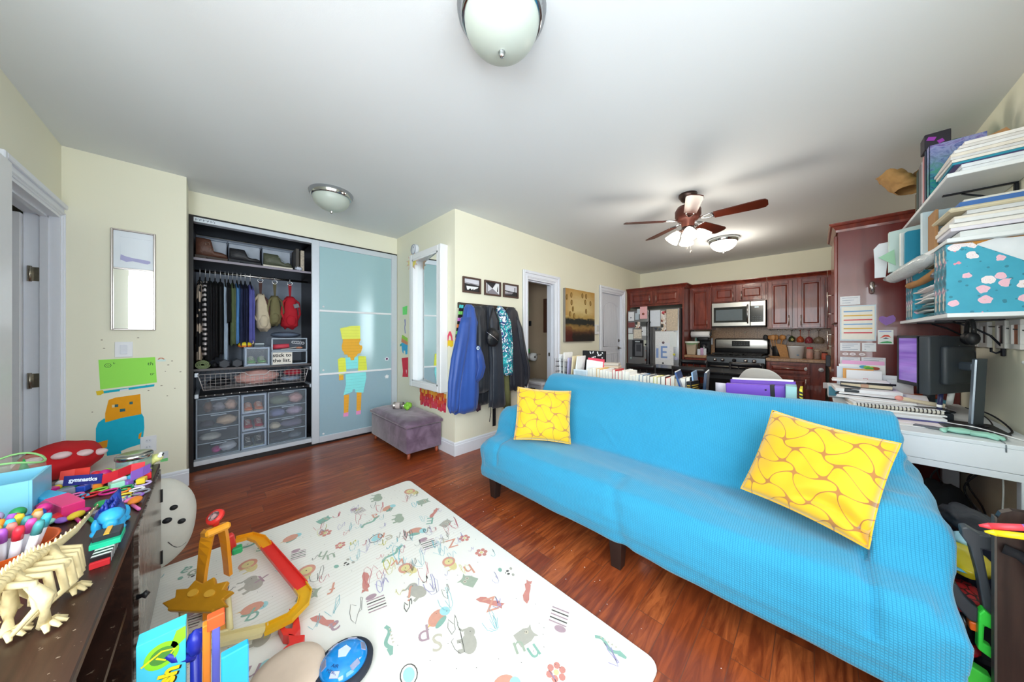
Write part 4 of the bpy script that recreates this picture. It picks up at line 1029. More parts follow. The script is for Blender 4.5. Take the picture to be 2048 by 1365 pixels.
m = MB(); m.grid(6, 30, lambda u, v: (XW+.045+.006*math.sin(u*9), 1.795-.075*v+(u-.5)*.05, 1.535-.50*v)); sw('striped_scarf', m, SCARF, 'thin multicoloured striped scarf hanging left of the blue jacket', 'scarf', solid=.008)
# -- framed photographs, painting, switches
def photo(label, y0, y1, z0, z1, art):
    t = thing('photo_frame', label, 'picture', (XW, (y0+y1)/2, z0), group='black and white photographs above the coat rack')
    m = MW(t); w_ = .018
    m.bb(XW, XW+.022, y0, y0+w_, z0, z1, .002); m.bb(XW, XW+.022, y1-w_, y1, z0, z1, .002); m.bb(XW, XW+.022, y0+w_, y1-w_, z0, z0+w_, .002); m.bb(XW, XW+.022, y0+w_, y1-w_, z1-w_, z1, .002)
    m.build('frame', mat('#4a3128', .45, var=.3, scale=40), t)
    m = MW(t); m.prism(rect(y0+w_, z0+w_, y1-w_, z1-w_), .006, OXW);
    Wd, Hd = y1-y0-2*w_, z1-z0-2*w_
    for mi, pts in art:
        m.mi = mi; m.flat([(y0+w_+p*Wd, z0+w_+r_*Hd) for p, r_ in pts], OXW @ Mx((0, 0, .0062+.0003*mi)))
    m.build('photograph', [mat('#d9d9e2', .6, var=.05), mat('#2a292d', .6), mat('#8f8a92', .6), mat('#f0f2f4', .6), mat('#101013', .6)], t)
photo('framed black and white photo of a bridge deck, leftmost above the coats', 1.835, 2.072, 1.672, 1.838, [(1, [(0, 0), (1, 0), (1, .55), (.5, .60), (0, .62)]), (2, [(0, .66), (.5, .60), (1, .58), (1, .63), (0, .72)]), (3, [(.2, .12), (.62, .15), (.9, .33), (.95, .42), (.15, .42)]), (4, [(.28, .1), (.4, .25), (.5, .12), (.6, .26), (.62, .1)])])
photo('framed black and white photo of a covered walkway, middle of the three', 2.125, 2.368, 1.672, 1.838, [(1, [(0, 1), (.5, .5), (.75, 1)]), (2, [(0, 0), (.5, .5), (1, 0)]), (1, [(.12, .1), (.16, .1), (.16, .95), (.12, .95)]), (3, [(.5, .5), (.8, .95), (.98, .95), (.98, .1)]), (4, [(.82, .3), (.9, .2), (.9, .8), (.85, .6)]), (4, [(.2, .1), (.24, .1), (.24, .2), (.2, .2)])])
photo('framed black and white photo of a chimney skyline, rightmost of the three', 2.41, 2.66, 1.675, 1.84, [(1, [(0, 0), (1, 0), (1, .42), (.6, .44), (0, .5)]), (2, [(.05, .12), (.6, .2), (.7, .38), (.05, .36)]), (4, [(.80, .2), (.86, .2), (.86, .85), (.80, .85)]), (3, [(.05, .3), (.3, .33), (.3, .38), (.05, .38)])])
t = thing('canvas_painting', 'abstract ochre and black canvas painting with leaf marks between the two doors', 'painting', (XW, 4.03, 1.135))
m = MW(t); m.bb(XW+.002, XW+.045, 3.605, 4.42, 1.135, 1.915, .002); m.build('canvas_edge', mat('#8f8a84', .8, var=.2, scale=5), t)
n = NT('painted_canvas', '#ffffff', .55); s3 = n.sep(); zz = n.math('ADD', n.math('DIVIDE', s3[2], .78), n.math('MULTIPLY', n.math('SUBTRACT', n.noise(n.comb(0, n.math('MULTIPLY', s3[1], 9.), n.math('MULTIPLY', s3[2], 22.)), 1., 4), .5), .16))
r1 = n.ramp(zz, [(0, '#16110e'), (.12, '#221912'), (.19, '#5a3a20'), (.26, '#9a7840'), (.31, '#7c6434'), (.34, '#20241f'), (.42, '#1c2320'), (.46, '#b99a55'), (.6, '#dcc98e'), (.8, '#d5be85'), (1, '#bf9448')])
yy = n.math('ABSOLUTE', n.math('SUBTRACT', s3[1], 0.)); edge = n.math('MULTIPLY', n.math('GREATER_THAN', s3[2], .38), n.math('MULTIPLY', n.math('POWER', n.math('DIVIDE', yy, .41), 3.), .7))
redm = n.math('MULTIPLY', n.math('LESS_THAN', s3[2], .22), n.math('LESS_THAN', n.math('ADD', s3[1], n.math('MULTIPLY', n.noise(n.tc.outputs['Object'], 6.), .3)), -.08))
n.col(n.mix(n.math('MULTIPLY', redm, .6), n.mix(edge, r1, '#b98538'), '#5c1a14'))
m = MW(t); m.bb(XW+.045, XW+.0465, 3.606, 4.419, 1.136, 1.914); o = m.build('painted_face', n.m, t)
m = MW(t)
for py, pz in ((.18, .88), (.55, .90), (.68, .90), (.04, .83), (.19, .74), (.65, .78), (.84, .77), (.23, .62), (.68, .60), (.14, .52), (.27, .49)):
    cy_, cz_ = 3.605+py*.815, 1.135+pz*.78
    m.mi = 0; m.flat(ell(cy_, cz_, .028, .042, 14, rot=.3*(py-.5)), on_x(XW+.0468, 0, 0)); m.mi = 1; m.flat(ell(cy_+.006, cz_, .014, .028, 12), on_x(XW+.0471, 0, 0))
m.build('leaf_marks', [mat('#7a5a24', .7, var=.5, scale=60), mat('#a98a4c', .7, var=.3, scale=60)], t)
t = thing('intercom', 'small white intercom between the painting and the panelled door', 'intercom', (XW, 4.53, 1.24)); m = MW(t); m.bb(XW, XW+.03, 4.49, 4.60, 1.245, 1.405, .004); m.build('housing', WHITE, t); m = MW(t); m.bb(XW+.03, XW+.034, 4.51, 4.58, 1.29, 1.39, .002); m.build('face_panel', mat('#d8dcd6', .5), t)
# -- mirror-side wall
t = thing('wall_mirror', 'narrow silver framed mirror with a small seascape panel on top, by the left doorway', 'mirror', (XM, -.414, 1.26))
y0, y1, z0, z1, zm = -.52, -.308, 1.262, 2.005, 1.716
m = MW(t); w_ = .012
m.bb(XM, XM+.02, y0, y0+w_, z0, z1, .003); m.bb(XM, XM+.02, y1-w_, y1, z0, z1, .003); m.bb(XM, XM+.02, y0+w_, y1-w_, z0, z0+w_, .003); m.bb(XM, XM+.02, y0+w_, y1-w_, z1-w_, z1, .003); m.bb(XM, XM+.018, y0+w_, y1-w_, zm-.006, zm+.006, .002)
m.build('frame', mat('#b3aca8', .3, .7, var=.05), t)
m = MW(t); m.bb(XM+.002, XM+.008, y0+w_, y1-w_, z0+w_, zm-.006); m.build('mirror_glass', MIRROR, t)
m = MW(t); m.bb(XM+.002, XM+.008, y0+w_, y1-w_, zm+.006, z1-w_); m.mi = 1
m.flat([(-.478, 1.782), (-.45, 1.768), (-.42, 1.778), (-.35, 1.765), (-.335, 1.775), (-.335, 1.79), (-.37, 1.797), (-.41, 1.80), (-.45, 1.808), (-.475, 1.82)], OXM @ Mx((0, 0, .0085)))
m.mi = 2
for a, b_ in (((-.478, 1.768), (-.478, 1.95)), ((-.325, 1.768), (-.325, 1.95)), ((-.478, 1.95), (-.325, 1.95))): m.flat([(a[0], a[1]), (b_[0]+.001, b_[1]), (b_[0]+.001, b_[1]+.001), (a[0]+.001, a[1]+.001)], OXM @ Mx((0, 0, .0085)))
m.build('seascape_panel', [mat('#e6eef6', .15, var=.04, scale=5), mat('#b3b3dd', .5), mat('#c0cbd8', .5)], t)
t = thing('light_switch', 'white rocker light switch above the lime green poster', 'switch', (XM, -.462, 1.062)); m = MW(t); m.bb(XM, XM+.006, -.503, -.42, 1.062, 1.175, .002); m.build('plate', WHITE, t); m = MW(t); m.bb(XM+.006, XM+.010, -.478, -.445, 1.085, 1.152, .001); m.build('rocker', mat('#dfe2ea', .4), t)
t = thing('wall_outlet', 'white double outlet low on the wall beside the paper figure', 'outlet', (XM, -.345, .32)); m = MW(t); m.bb(XM, XM+.006, -.385, -.305, .33, .45, .002); m.build('plate', WHITE, t)
for zz in (.365, .415):
    m = MW(t); m.prism(ell(-.345, zz, .016, .016, 12), .002, OXM @ Mx((0, 0, .006))); m.mi = 1
    for dy in (-.007, .007): m.prism(rect(-.345+dy-.001, zz-.002, -.345+dy+.001, zz+.007), .0006, OXM @ Mx((0, 0, .008)))
    m.build('socket', [mat('#e3e7ee', .5), mat('#3b3d44', .6)], t)
t = thing('green_poster', 'lime green paper sign with small pen doodles under the light switch', 'poster', (XM, -.44, .845))
m = MW(t); m.prism([(-.574, 1.048), (-.312, 1.055), (-.303, .858), (-.566, .835)], .0008, OXM @ Mx((0, 0, .001))); m.build('paper', mat('#9ff060', .8, var=.02, scale=8), t)
m = MW(t); A = OXM @ Mx((0, 0, .0022))
def ringf(mb, cx, cy, r, w_, A, n_=20):
    pts = [(cx+r*math.cos(2*PI*i/n_), cy+r*math.sin(2*PI*i/n_)) for i in range(n_+1)]; mb.stroke(pts, w_, 0, A)
ringf(m, -.533, 1.005, .014, .0025, A); ringf(m, -.533, 1.005, .006, .0016, A)
m.stroke([(-.51, 1.025), (-.505, 1.012)], .0025, 0, A); m.stroke([(-.505, 1.02), (-.50, 1.02)], .002, 0, A)
text(m, 'th', .036, A @ Mx((-.335, 1.005, 0), (0, 0, -.1))); text(m, 'tr', .03, A @ Mx((-.327, .925, 0), (0, 0, .1)))
m.build('pen_marks', mat('#2f5a3a', .8), t)
sheetthing('paper_strip', 'thin teal paper strip with a yellow end under the lime poster', 'paper craft', [('strip', [(-.56, .822), (-.315, .845), (-.317, .828), (-.555, .805)], '#18b3c9', 0), ('gap', [(-.48, .823), (-.44, .828), (-.44, .815), (-.48, .812)], '#e6e8e8', 1), ('end', [(-.585, .825), (-.555, .83), (-.55, .808), (-.565, .795), (-.58, .797)], '#e9c92d', 1)], OXM, (XM, -.44, .80))
sheetthing('paper_figure', 'large cut-paper figure with orange square head and teal body on the wall', 'paper craft', [
    ('body', [(-.585, .56), (-.575, .60), (-.55, .625), (-.54, .62), (-.385, .648), (-.368, .60), (-.365, .52), (-.375, .40), (-.44, .385), (-.475, .37), (-.47, .27), (-.52, .255), (-.535, .30), (-.54, .40), (-.585, .42)], '#14b5d4', 0),
    ('head', [(-.545, .595), (-.545, .66), (-.53, .755), (-.50, .768), (-.385, .778), (-.38, .625), (-.47, .615)], '#f2a416', 2),
    ('hand', [(-.588, .455), (-.533, .467), (-.537, .415), (-.585, .405)], '#e39a22', 2), ('hand', [(-.392, .475), (-.378, .49), (-.383, .44), (-.394, .44)], '#e39a22', 2),
    ('eye', rect(-.503, .698, -.487, .718), '#36676e', 3), ('eye', rect(-.436, .708, -.420, .727), '#36676e', 3), ('eye_white', rect(-.515, .697, -.503, .717), '#f0d9a8', 3), ('mouth', rect(-.480, .660, -.455, .681), '#36676e', 3)], OXM, (XM, -.47, .255))
sheetthing('rainbow_sticker', 'tiny rainbow sticker to the right of the lime poster', 'sticker', [('arc', [(-.30, 1.035), (-.29, 1.048), (-.275, 1.048), (-.262, 1.035), (-.268, 1.034), (-.278, 1.042), (-.288, 1.042), (-.293, 1.034)], '#c4775a', 1), ('base', rect(-.303, 1.02, -.258, 1.036), '#d5ece6', 0)], OXM, (XM, -.28, 1.02))
sheetthing('green_note', 'pale note with lime edge low on the wall behind the dresser corner', 'note', [('note', rect(-.285, .255, -.245, .31), '#dfe6ea', 0), ('edge', rect(-.285, .232, -.247, .255), '#7fe08a', 0)], OXM, (XM, -.265, .23))
m = MB(); r0 = random.Random(5)
for y_, z_ in ((-.56, 1.19), (-.55, 1.13), (-.395, 1.205), (-.245, .99), (-.225, 1.02), (-.18, .93), (-.26, .94), (-.21, .8), (-.28, .83), (-.345, .80), (-.355, .84), (-.41, .87), (-.25, .745), (-.6, .68)):
    m.prism(ell(y_, z_, .005*r0.uniform(.6, 1.3), .003, 8), .0006, OXM @ Mx((0, 0, .0002)))
struct('trim_wall_scuffs', m, mat('#8a7f6e', .9))
# -- ceiling fittings
NICK = mat('#b9bcbf', .12, 1.0, var=0)
def dome(label, x, y, lit):
    t = thing('ceiling_light', label, 'ceiling light', (x, y, H))
    m = MB(); m.lathe([(.172, 0), (.176, -.008), (.170, -.02), (.172, -.026), (.162, -.036), (.163, -.042), (.150, -.052), (.146, -.050)], seg=40, cap=False); m.build('metal_rim', NICK, t)
    if lit: gm = mat('#fff6ea', .5, var=0, emit=5.)
    else:
        gm = mat('#b9c3ba', .35, var=.05, scale=4, spec=.6)
    m = MB(); m.lathe([(.149, -.045)]+[(.147*math.cos(a), -.05-.115*math.sin(a)) for a in [i*PI/2/12 for i in range(12)]]+[(.002, -.166)], seg=40); m.build('glass_dome', gm, t)
    m = MB(); m.lathe([(.001, -.19), (.008, -.186), (.012, -.178), (.010, -.172), (.014, -.168), (.012, -.163)], seg=16); m.build('finial', NICK, t)
    if lit:
        d = bpy.data.lights.new('dome_bulb', 'POINT'); d.energy = 16; d.color = (1, .9, .76); d.shadow_soft_size = .12
        o = bpy.data.objects.new('dome_bulb', d); C.objects.link(o); o.location = (0, 0, -.21); o.parent = t
    return t
dome('large frosted dome ceiling light nearest the camera, switched off', -.875, .815, False)
dome('frosted dome ceiling light in front of the wardrobe, switched off', -3.08, .765, False)
dome('glowing dome ceiling light in the kitchen beyond the fan', -.855, 4.83, True)
FB = mat('#4a1c10', .3, var=.3, scale=12); BRZ = mat('#4b3a35', .35, .7, var=.15)
fx, fy = -.815, 3.08
fan = thing('ceiling_fan', 'ceiling fan with five dark wooden blades and lit glass shades', 'ceiling fan', (fx, fy, H))
m = MB(); m.lathe([(.075, 0), (.075, -.02), (.05, -.06), (.025, -.075), (.02, -.13)], seg=28); m.build('canopy', BRZ, fan)
m = MB(); m.lathe([(.03, -.10), (.085, -.115), (.105, -.15), (.105, -.20), (.085, -.235), (.055, -.25), (.05, -.30), (.03, -.315)], seg=32); m.build('motor_housing', mat('#5a2f26', .35, .4, var=.15), fan)
for k in range(5):
    a = R_(-70+72*k)
    M_ = Mx((0, 0, -.235), (0, 0, a)) @ Mx((0, 0, 0), (R_(-13), 0, 0))
    m = MB(); m.tube([(.09, 0, 0), (.13, .022, -.003), (.17, .03, .0), (.20, .02, .002)], .006, 6); m.tube([(.09, 0, 0), (.13, -.022, -.003), (.17, -.03, .0), (.20, -.02, .002)], .006, 6); m.box(.205, 0, 0, .03, .07, .006, .002)
    m.v = [tuple(M_ @ Vector(p)) for p in m.v]; m.build('blade_bracket', NICK, fan)
    m = MB(); pts = [(.20, -.048), (.51, -.062), (.545, -.055), (.56, -.03), (.56, .03), (.545, .055), (.51, .062), (.20, .048)]
    m.prism(pts, .007, M_ @ Mx((0, 0, -.009))); m.build('blade', FB, fan, bevel=.001)
m = MB(); m.lathe([(.05, -.30), (.055, -.32), (.05, -.345), (.02, -.36), (.008, -.375)], seg=24); m.build('light_hub', BRZ, fan)
for k in range(4):
    a = R_(20+90*k); c_, s_ = math.cos(a), math.sin(a)
    m = MB(); m.tube([(.03*c_, .03*s_, -.33), (.06*c_, .06*s_, -.325), (.075*c_, .075*s_, -.345)], .010, 8); m.build('lamp_arm', BRZ, fan)
    m = MB(); m.lathe([(.022, 0), (.026, -.012), (.040, -.035), (.050, -.065), (.062, -.10), (.058, -.10), (.046, -.065), (.02, -.01)], loc=(.075*c_, .075*s_, -.335), rot=(0, -R_(32), a) if False else None, seg=20, cap=False)
    Mt = Mx((.075*c_, .075*s_, -.335), (0, 0, a)) @ Mx((0, 0, 0), (0, -R_(38), 0)) @ Mx((-.075*c_, -.075*s_, .335))
    m.v = [tuple(Mt @ Vector(p)) for p in m.v]; m.build('glass_shade', mat('#fff4e6', .4, var=0, emit=4.5), fan)
for dx, dy, L in ((.03, -.02, .17), (.0, -.035, .13)):
    m = MB(); m.cyl((dx, dy, -.35), (dx, dy, -.35-L), .0015, seg=5); m.lathe([(.001, 0), (.006, -.006), (.007, -.02), (.001, -.026)], loc=(dx, dy, -.35-L), seg=10); m.build('pull_chain', mat('#9a9389', .4, .6), fan)
d = bpy.data.lights.new('fan_bulb', 'POINT'); d.energy = 20; d.color = (1, .92, .8); d.shadow_soft_size = .2
o = bpy.data.objects.new('fan_bulb', d); C.objects.link(o); o.location = (0, 0, -.50); o.parent = fan
# -- seen through the bathroom doorway
t = thing('toilet_roll', 'white toilet roll on a chrome holder seen through the bathroom doorway', 'toilet roll', (-3.12, 3.66, .80))
m = MB(); m.lathe([(.02, -.055), (.062, -.055), (.062, .055), (.02, .055)], loc=(0, -.10, .09), rot=(0, PI/2, 0), seg=24, cap=False); m.mi = 1; m.lathe([(.021, -.055), (.021, .055)], loc=(0, -.10, .09), rot=(0, PI/2, 0), seg=16, cap=False); m.build('paper_roll', [PAPER, mat('#5d564e', .8)], t)
m = MB(); m.tube([(.075, 0, .13), (.075, -.04, .135), (.075, -.10, .12), (.06, -.10, .09), (-.06, -.10, .09)], .008, 8); m.build('holder', CHROME, t)
t = thing('laundry_hamper', 'white ribbed plastic hamper inside the bathroom', 'hamper', (-2.94, 3.48, 0))
m = MB(); m.loft([[(a*w_, b_*w_*.75, z_) for a, b_ in ((-1, -1), (1, -1), (1, 1), (-1, 1))] for w_, z_ in ((.14, 0), (.18, .50))], smooth=False); m.build('bin_body', mat('#e3e3e8', .5), t, bevel=.01)
m = MB(); m.box(0, 0, .525, .39, .30, .05, .012, seg=2); m.build('lid', mat('#eeeef2', .4), t)
m = MB(); m.box(.02, -.139, .44, .10, .012, .03, .004); m.build('hand_slot', BLACK, t)
m = MB(); m.cyl((-3.30, 3.63, .1), (-3.30, 3.63, 1.75), .007); m.mi = 1; m.box(-3.29, 3.63, 1.66, .05, .03, .22, .01)
sw('broom', m, [mat('#c9ccd0', .4, .3), mat('#3c8a3a', .6)], 'thin white pole with green head standing inside the bathroom', 'broom')
m = MB(); m.prism([(-.06, 0), (.035, 0), (.06, .33), (-.06, .33)], .04, Mx((-3.27, 3.60, .68), (PI/2, 0, 0))); sw('dustpan', m, mat('#2e9e40', .5), 'green plastic dustpan hung on the bathroom wall', 'dustpan')
m = MB(); m.box(-3.25, 3.652, 1.42, .05, .016, .08, .004); sw('wall_hook', m, BLACK, 'small black square hook plate on the bathroom wall', 'hook')
m = MB(); m.box(-2.90, 3.645, 1.53, .12, .03, .52, .004); sw('wall_plaque', m, mat('#5a3b2c', .6, var=.2), 'tall brown framed picture on the bathroom wall', 'picture')
# -- kitchen
n = NT('cherry_wood', '#5c1f16', .28, spec=.5); s3 = n.sep()
g = n.noise(n.comb(n.math('MULTIPLY', s3[0], 14.), n.math('MULTIPLY', s3[1], 14.), n.math('MULTIPLY', s3[2], 2.2)), 1., 4, .6, .8)
n.col(n.ramp(g, [(.3, '#57201a'), (.55, '#7a3224'), (.75, '#8f4230')])); n.b.inputs['Coat Weight'].default_value = .25; CHERRY = n.m
DCH = mat('#33100b', .35, var=.15)
BAR = mat('#cfcac4', .25, 1., var=0)
n = NT('granite_tile', '#a9815f', .3); g = n.noise(n.tc.outputs['Object'], 55., 4, .7); s3 = n.sep()
gr = n.math('MULTIPLY', n.math('GREATER_THAN', n.math('FRACT', n.math('ADD', n.math('DIVIDE', s3[0], .31), .13)), .015), n.math('GREATER_THAN', n.math('FRACT', n.math('ADD', n.math('DIVIDE', s3[2], .31), .2)), .015))
n.col(n.mix(gr, '#7d6350', n.ramp(g, [(.35, '#876349'), (.5, '#a5805f'), (.65, '#b8946f')]))); GRAN = n.m
def fdoor(mb, x0, x1, z0, z1, y, fr=.045, t=.02):
    """raised panel door in plane y facing -Y"""
    mb.bb(x0, x0+fr, y-t, y, z0, z1, .003); mb.bb(x1-fr, x1, y-t, y, z0, z1, .003); mb.bb(x0+fr, x1-fr, y-t, y, z0, z0+fr, .003); mb.bb(x0+fr, x1-fr, y-t, y, z1-fr, z1, .003)
    mb.bb(x0+fr, x1-fr, y-t*.35, y, z0+fr, z1-fr)
    g = .014
    if x1-x0 > 2*fr+4*g and z1-z0 > 2*fr+4*g:
        a = [(x0+fr+g, z0+fr+g), (x1-fr-g, z0+fr+g), (x1-fr-g, z1-fr-g), (x0+fr+g, z1-fr-g)]; b_ = [(x0+fr+2.2*g, z0+fr+2.2*g), (x1-fr-2.2*g, z0+fr+2.2*g), (x1-fr-2.2*g, z1-fr-2.2*g), (x0+fr+2.2*g, z1-fr-2.2*g)]
        mb.loft([[(p, y-t*.36, q) for p, q in a], [(p, y-t*.85, q) for p, q in b_]], smooth=False)
def handle(x, y, z0, z1, par, horiz=False):
    m = MW(par)
    if horiz: m.cyl((z0, y-.03, x), (z1, y-.03, x), .005, seg=8); m.cyl((z0+.02, y, x), (z0+.02, y-.03, x), .004, seg=6); m.cyl((z1-.02, y, x), (z1-.02, y-.03, x), .004, seg=6)
    else: m.cyl((x, y-.03, z0), (x, y-.03, z1), .005, seg=8); m.cyl((x, y, z0+.02), (x, y-.03, z0+.02), .004, seg=6); m.cyl((x, y, z1-.02), (x, y-.03, z1-.02), .004, seg=6)
    return m
def cabinet(label, x0, x1, z0, z1, yf, doors, drawers_=(), yb=YK-.005, name='kitchen_cabinet', extra=None):
    t = thing(name, label, 'cabinet', ((x0+x1)/2, (yf+yb)/2, z0))
    m = MW(t); m.bb(x0, x1, yf, yb, z0, z1, .002)
    if extra: extra(m)
    m.build('cabinet_body', CHERRY, t)
    for (a, b_, c, d_, hx, h0, h1) in doors:
        m = MW(t); fdoor(m, a, b_, c, d_, yf); dd = m.build('door', CHERRY, t); handle(hx, yf-.02, h0, h1, t).build('door_handle', BAR, dd)
    for (a, b_, c, d_) in drawers_:
        m = MW(t); fdoor(m, a, b_, c, d_, yf, .03); dd = m.build('drawer', CHERRY, t); mx = (a+b_)/2; handle((c+d_)/2, yf-.02, mx-.07, mx+.07, t, True).build('drawer_handle', BAR, dd)
    return t
def crown(par, pts, z0, h=.07, out=.05):
    """crown moulding along xy points (left to right seen from the front)"""
    prof = [(0, 0), (.008, 0), (.012, .018), (.03, .045), (.042, .05), (out, h-.008), (out, h), (0, h)]
    m = MW(par); rings = []
    n_ = len(pts)
    for i, p in enumerate(pts):
        a = Vector(pts[max(i-1, 0)]); b_ = Vector(pts[min(i+1, n_-1)])
        d0 = (Vector(p)-a); d1 = (b_-Vector(p))
        if d0.length < 1e-6: d0 = d1
        if d1.length < 1e-6: d1 = d0
        d0.normalize(); d1.normalize(); n0 = Vector((d0.y, -d0.x)); n1 = Vector((d1.y, -d1.x)); nn = (n0+n1); nn = nn/max(.3, nn.length_squared)*2 if nn.length > .1 else n0
        nn = nn.normalized()/max(.5, nn.normalized().dot(n0))
        rings.append([(p[0]+nn.x*o_, p[1]+nn.y*o_, z0+zz) for o_, zz in prof])
    m.loft(rings, smooth=False); m.build('crown_moulding', CHERRY, par)
t = cabinet('cherry cabinet over the refrigerator with two wide doors', XW+.003, -1.60, 1.765, 2.055, 5.72, [(-2.51, -2.085, 1.80, 2.035, -2.125, 1.82, 1.95), (-2.055, -1.635, 1.80, 2.035, -2.015, 1.82, 1.95)])
crown(t, [(XW+.003, 5.72), (-1.56, 5.72), (-1.56, 6.0)], 2.047)
m = MW(t); m.bb(-1.60, -1.57, 5.72, YK-.005, 0, 2.055, .002); m.build('side_panel', CHERRY, t)
m = MW(t); m.bb(XW+.003, -2.515, 5.72, 5.74, 0, 1.765); m.build('filler_strip', CHERRY, t)
t = cabinet('tall single-door cherry wall cabinet beside the refrigerator', -1.565, -1.235, 1.325, 2.05, 6.02, [(-1.555, -1.25, 1.34, 2.035, -1.29, 1.37, 1.50)]); crown(t, [(-1.565, 6.02), (-1.235, 6.02)], 2.047)
t = cabinet('short two-door cherry cabinet above the microwave', -1.232, -.512, 1.768, 2.05, 6.02, [(-1.215, -.895, 1.785, 2.035, -.93, 1.80, 1.93), (-.855, -.53, 1.785, 2.035, -.82, 1.80, 1.93)]); crown(t, [(-1.232, 6.02), (-.512, 6.02)], 2.047)
t = cabinet('two-door cherry wall cabinet above the hanging glasses', -.508, .125, 1.325, 2.05, 6.02, [(-.495, -.225, 1.34, 2.035, -.262, 1.37, 1.52), (-.17, .105, 1.34, 2.035, -.135, 1.37, 1.52)]); crown(t, [(-.508, 6.02), (.125, 6.02)], 2.047)
t = cabinet('cherry wall cabinet in the kitchen corner behind the pantry', .128, .72, 1.325, 2.05, 6.02, [(.14, .43, 1.34, 2.035, .17, 1.37, 1.52)]); crown(t, [(.128, 6.02), (.72, 6.02)], 2.047)
cabinet('cherry base cabinet between the refrigerator and the range', -1.567, -1.245, 0, .852, 5.745, [(-1.55, -1.26, .12, .66, -1.29, .5, .63)], [(-1.55, -1.26, .69, .84)])
cabinet('cherry base cabinet with a drawer right of the range', -.495, .105, 0, .852, 5.745, [(-.48, -.04, .12, .655, -.08, .5, .63)], [(-.48, -.04, .69, .84)])
for (a, b_, lb) in ((-1.568, -1.242, 'tan stone countertop left of the range'), (-.498, .72, 'tan stone countertop under the hanging glasses')):
    m = MB(); m.bb(a, b_, 5.715, YK-.012, .855, .895, .004); sw('countertop', m, GRAN, lb, 'countertop')
m = MB(); m.bb(-1.567, XR, YK-.01, YK-.002, .897, 1.37); struct('trim_backsplash', m, GRAN)
for (xa, ya, lb) in ((-.075, 5.724, 'left'), (.065, 5.724, 'right')):
    m = MB(); m.lathe([(.001, .018), (.024, .014), (.027, .004), (.027, 0)], loc=(xa, 5.744, .765), rot=(PI/2, 0, 0), seg=18); m.ball((xa, 5.724, .765), .010)
    sw('child_lock', m, mat('#dadde2', .4), 'round white child lock, %s one on the right base cabinet' % lb, 'lock')
# microwave
t = thing('microwave', 'stainless over-the-range microwave with black glass door', 'microwave', (-.87, 6.12, 1.372))
m = MW(t); m.bb(-1.215, -.518, 5.96, YK-.01, 1.372, 1.762, .003); m.build('casing', mat('#3a3a3d', .5), t)
m = MW(t); m.bb(-1.215, -.705, 5.935, 5.96, 1.375, 1.76, .006); d_ = m.build('door', STEEL, t)
m = MW(t); m.bb(-1.185, -.745, 5.932, 5.936, 1.435, 1.685, .002); m.build('glass_window', mat('#15171a', .08, spec=.8), d_)
m = MW(t); m.bb(-1.155, -.80, 5.930, 5.9325, 1.465, 1.645, .001); m.build('door_mesh', mat('#68737a', .12, var=.05), d_)
m = MW(t); m.tube([(-.735, 5.935, 1.42), (-.735, 5.90, 1.44), (-.735, 5.895, 1.56), (-.735, 5.90, 1.69), (-.735, 5.935, 1.71)], .010, 10); m.build('door_handle', mat('#a9a9ab', .2, 1.), d_)
m = MW(t); m.bb(-.70, -.518, 5.935, 5.96, 1.375, 1.76, .006); p = m.build('control_panel', STEEL, t)
m = MW(t); m.bb(-.70, -.545, 5.932, 5.936, 1.435, 1.685, .002); m.mi = 1; m.bb(-.65, -.60, 5.9305, 5.932, 1.655, 1.672)
m.mi = 2
for i in range(4):
    for j in range(3): m.bb(-.675+i*.028, -.66+i*.028, 5.9305, 5.932, 1.45+j*.03, 1.455+j*.03)
m.build('keypad', [mat('#1a1c20', .15), mat('#cfe0e6', .4, emit=.6), mat('#6d7478', .4)], p)
m = MW(t); m.bb(-1.21, -.525, 5.95, 6.3, 1.362, 1.372); m.build('vent_grille', BLACK, t)
# range
t = thing('gas_range', 'black and stainless gas range with a rounded back panel', 'range', (-.87, 6.0, 0))
m = MW(t); m.bb(-1.235, -.505, 5.75, 6.33, 0, .895, .004); m.build('oven_body', mat('#1c1d20', .4), t)
m = MW(t); m.bb(-1.235, -.505, 5.735, 6.25, .895, .912, .004); m.build('cooktop', mat('#121316', .25), t)
m = MW(t); m.bb(-1.238, -.502, 6.255, 6.335, .912, 1.175, .03, 3); bp = m.build('back_panel', mat('#101114', .3), t)
m = MW(t); m.bb(-1.222, -.518, 6.240, 6.257, 1.005, 1.162, .02, 3); m.build('steel_console', STEEL, bp)
m = MW(t); m.bb(-.985, -.745, 6.236, 6.241, 1.045, 1.135, .006); m.mi = 1
for i in range(6): m.bb(-.965+i*.035, -.945+i*.035, 6.2345, 6.236, 1.075, 1.08); m.bb(-.965+i*.035, -.945+i*.035, 6.2345, 6.236, 1.10, 1.105)
m.build('display', [mat('#141518', .2), mat('#6a6d70', .5)], bp)
m = MW(t); m.loft([[(x_, 5.735, .90), (x_, 5.70, .885), (x_, 5.695, .80), (x_, 5.75, .79), (x_, 5.75, .90)] for x_ in (-1.235, -.505)], smooth=False); kp = m.build('knob_panel', mat('#55585c', .3, .8), t)
for i, xk in enumerate((-1.12, -1.02, -.87, -.73, -.63)):
    m = MW(t); m.lathe([(.001, .035), (.016, .033), (.02, .012), (.026, .006), (.028, 0)], loc=(xk, 5.695, .84), rot=(PI/2, 0, 0), seg=16); m.build('knob', mat('#c3c4c6', .25, 1.) if i != 2 else BLACK, t)
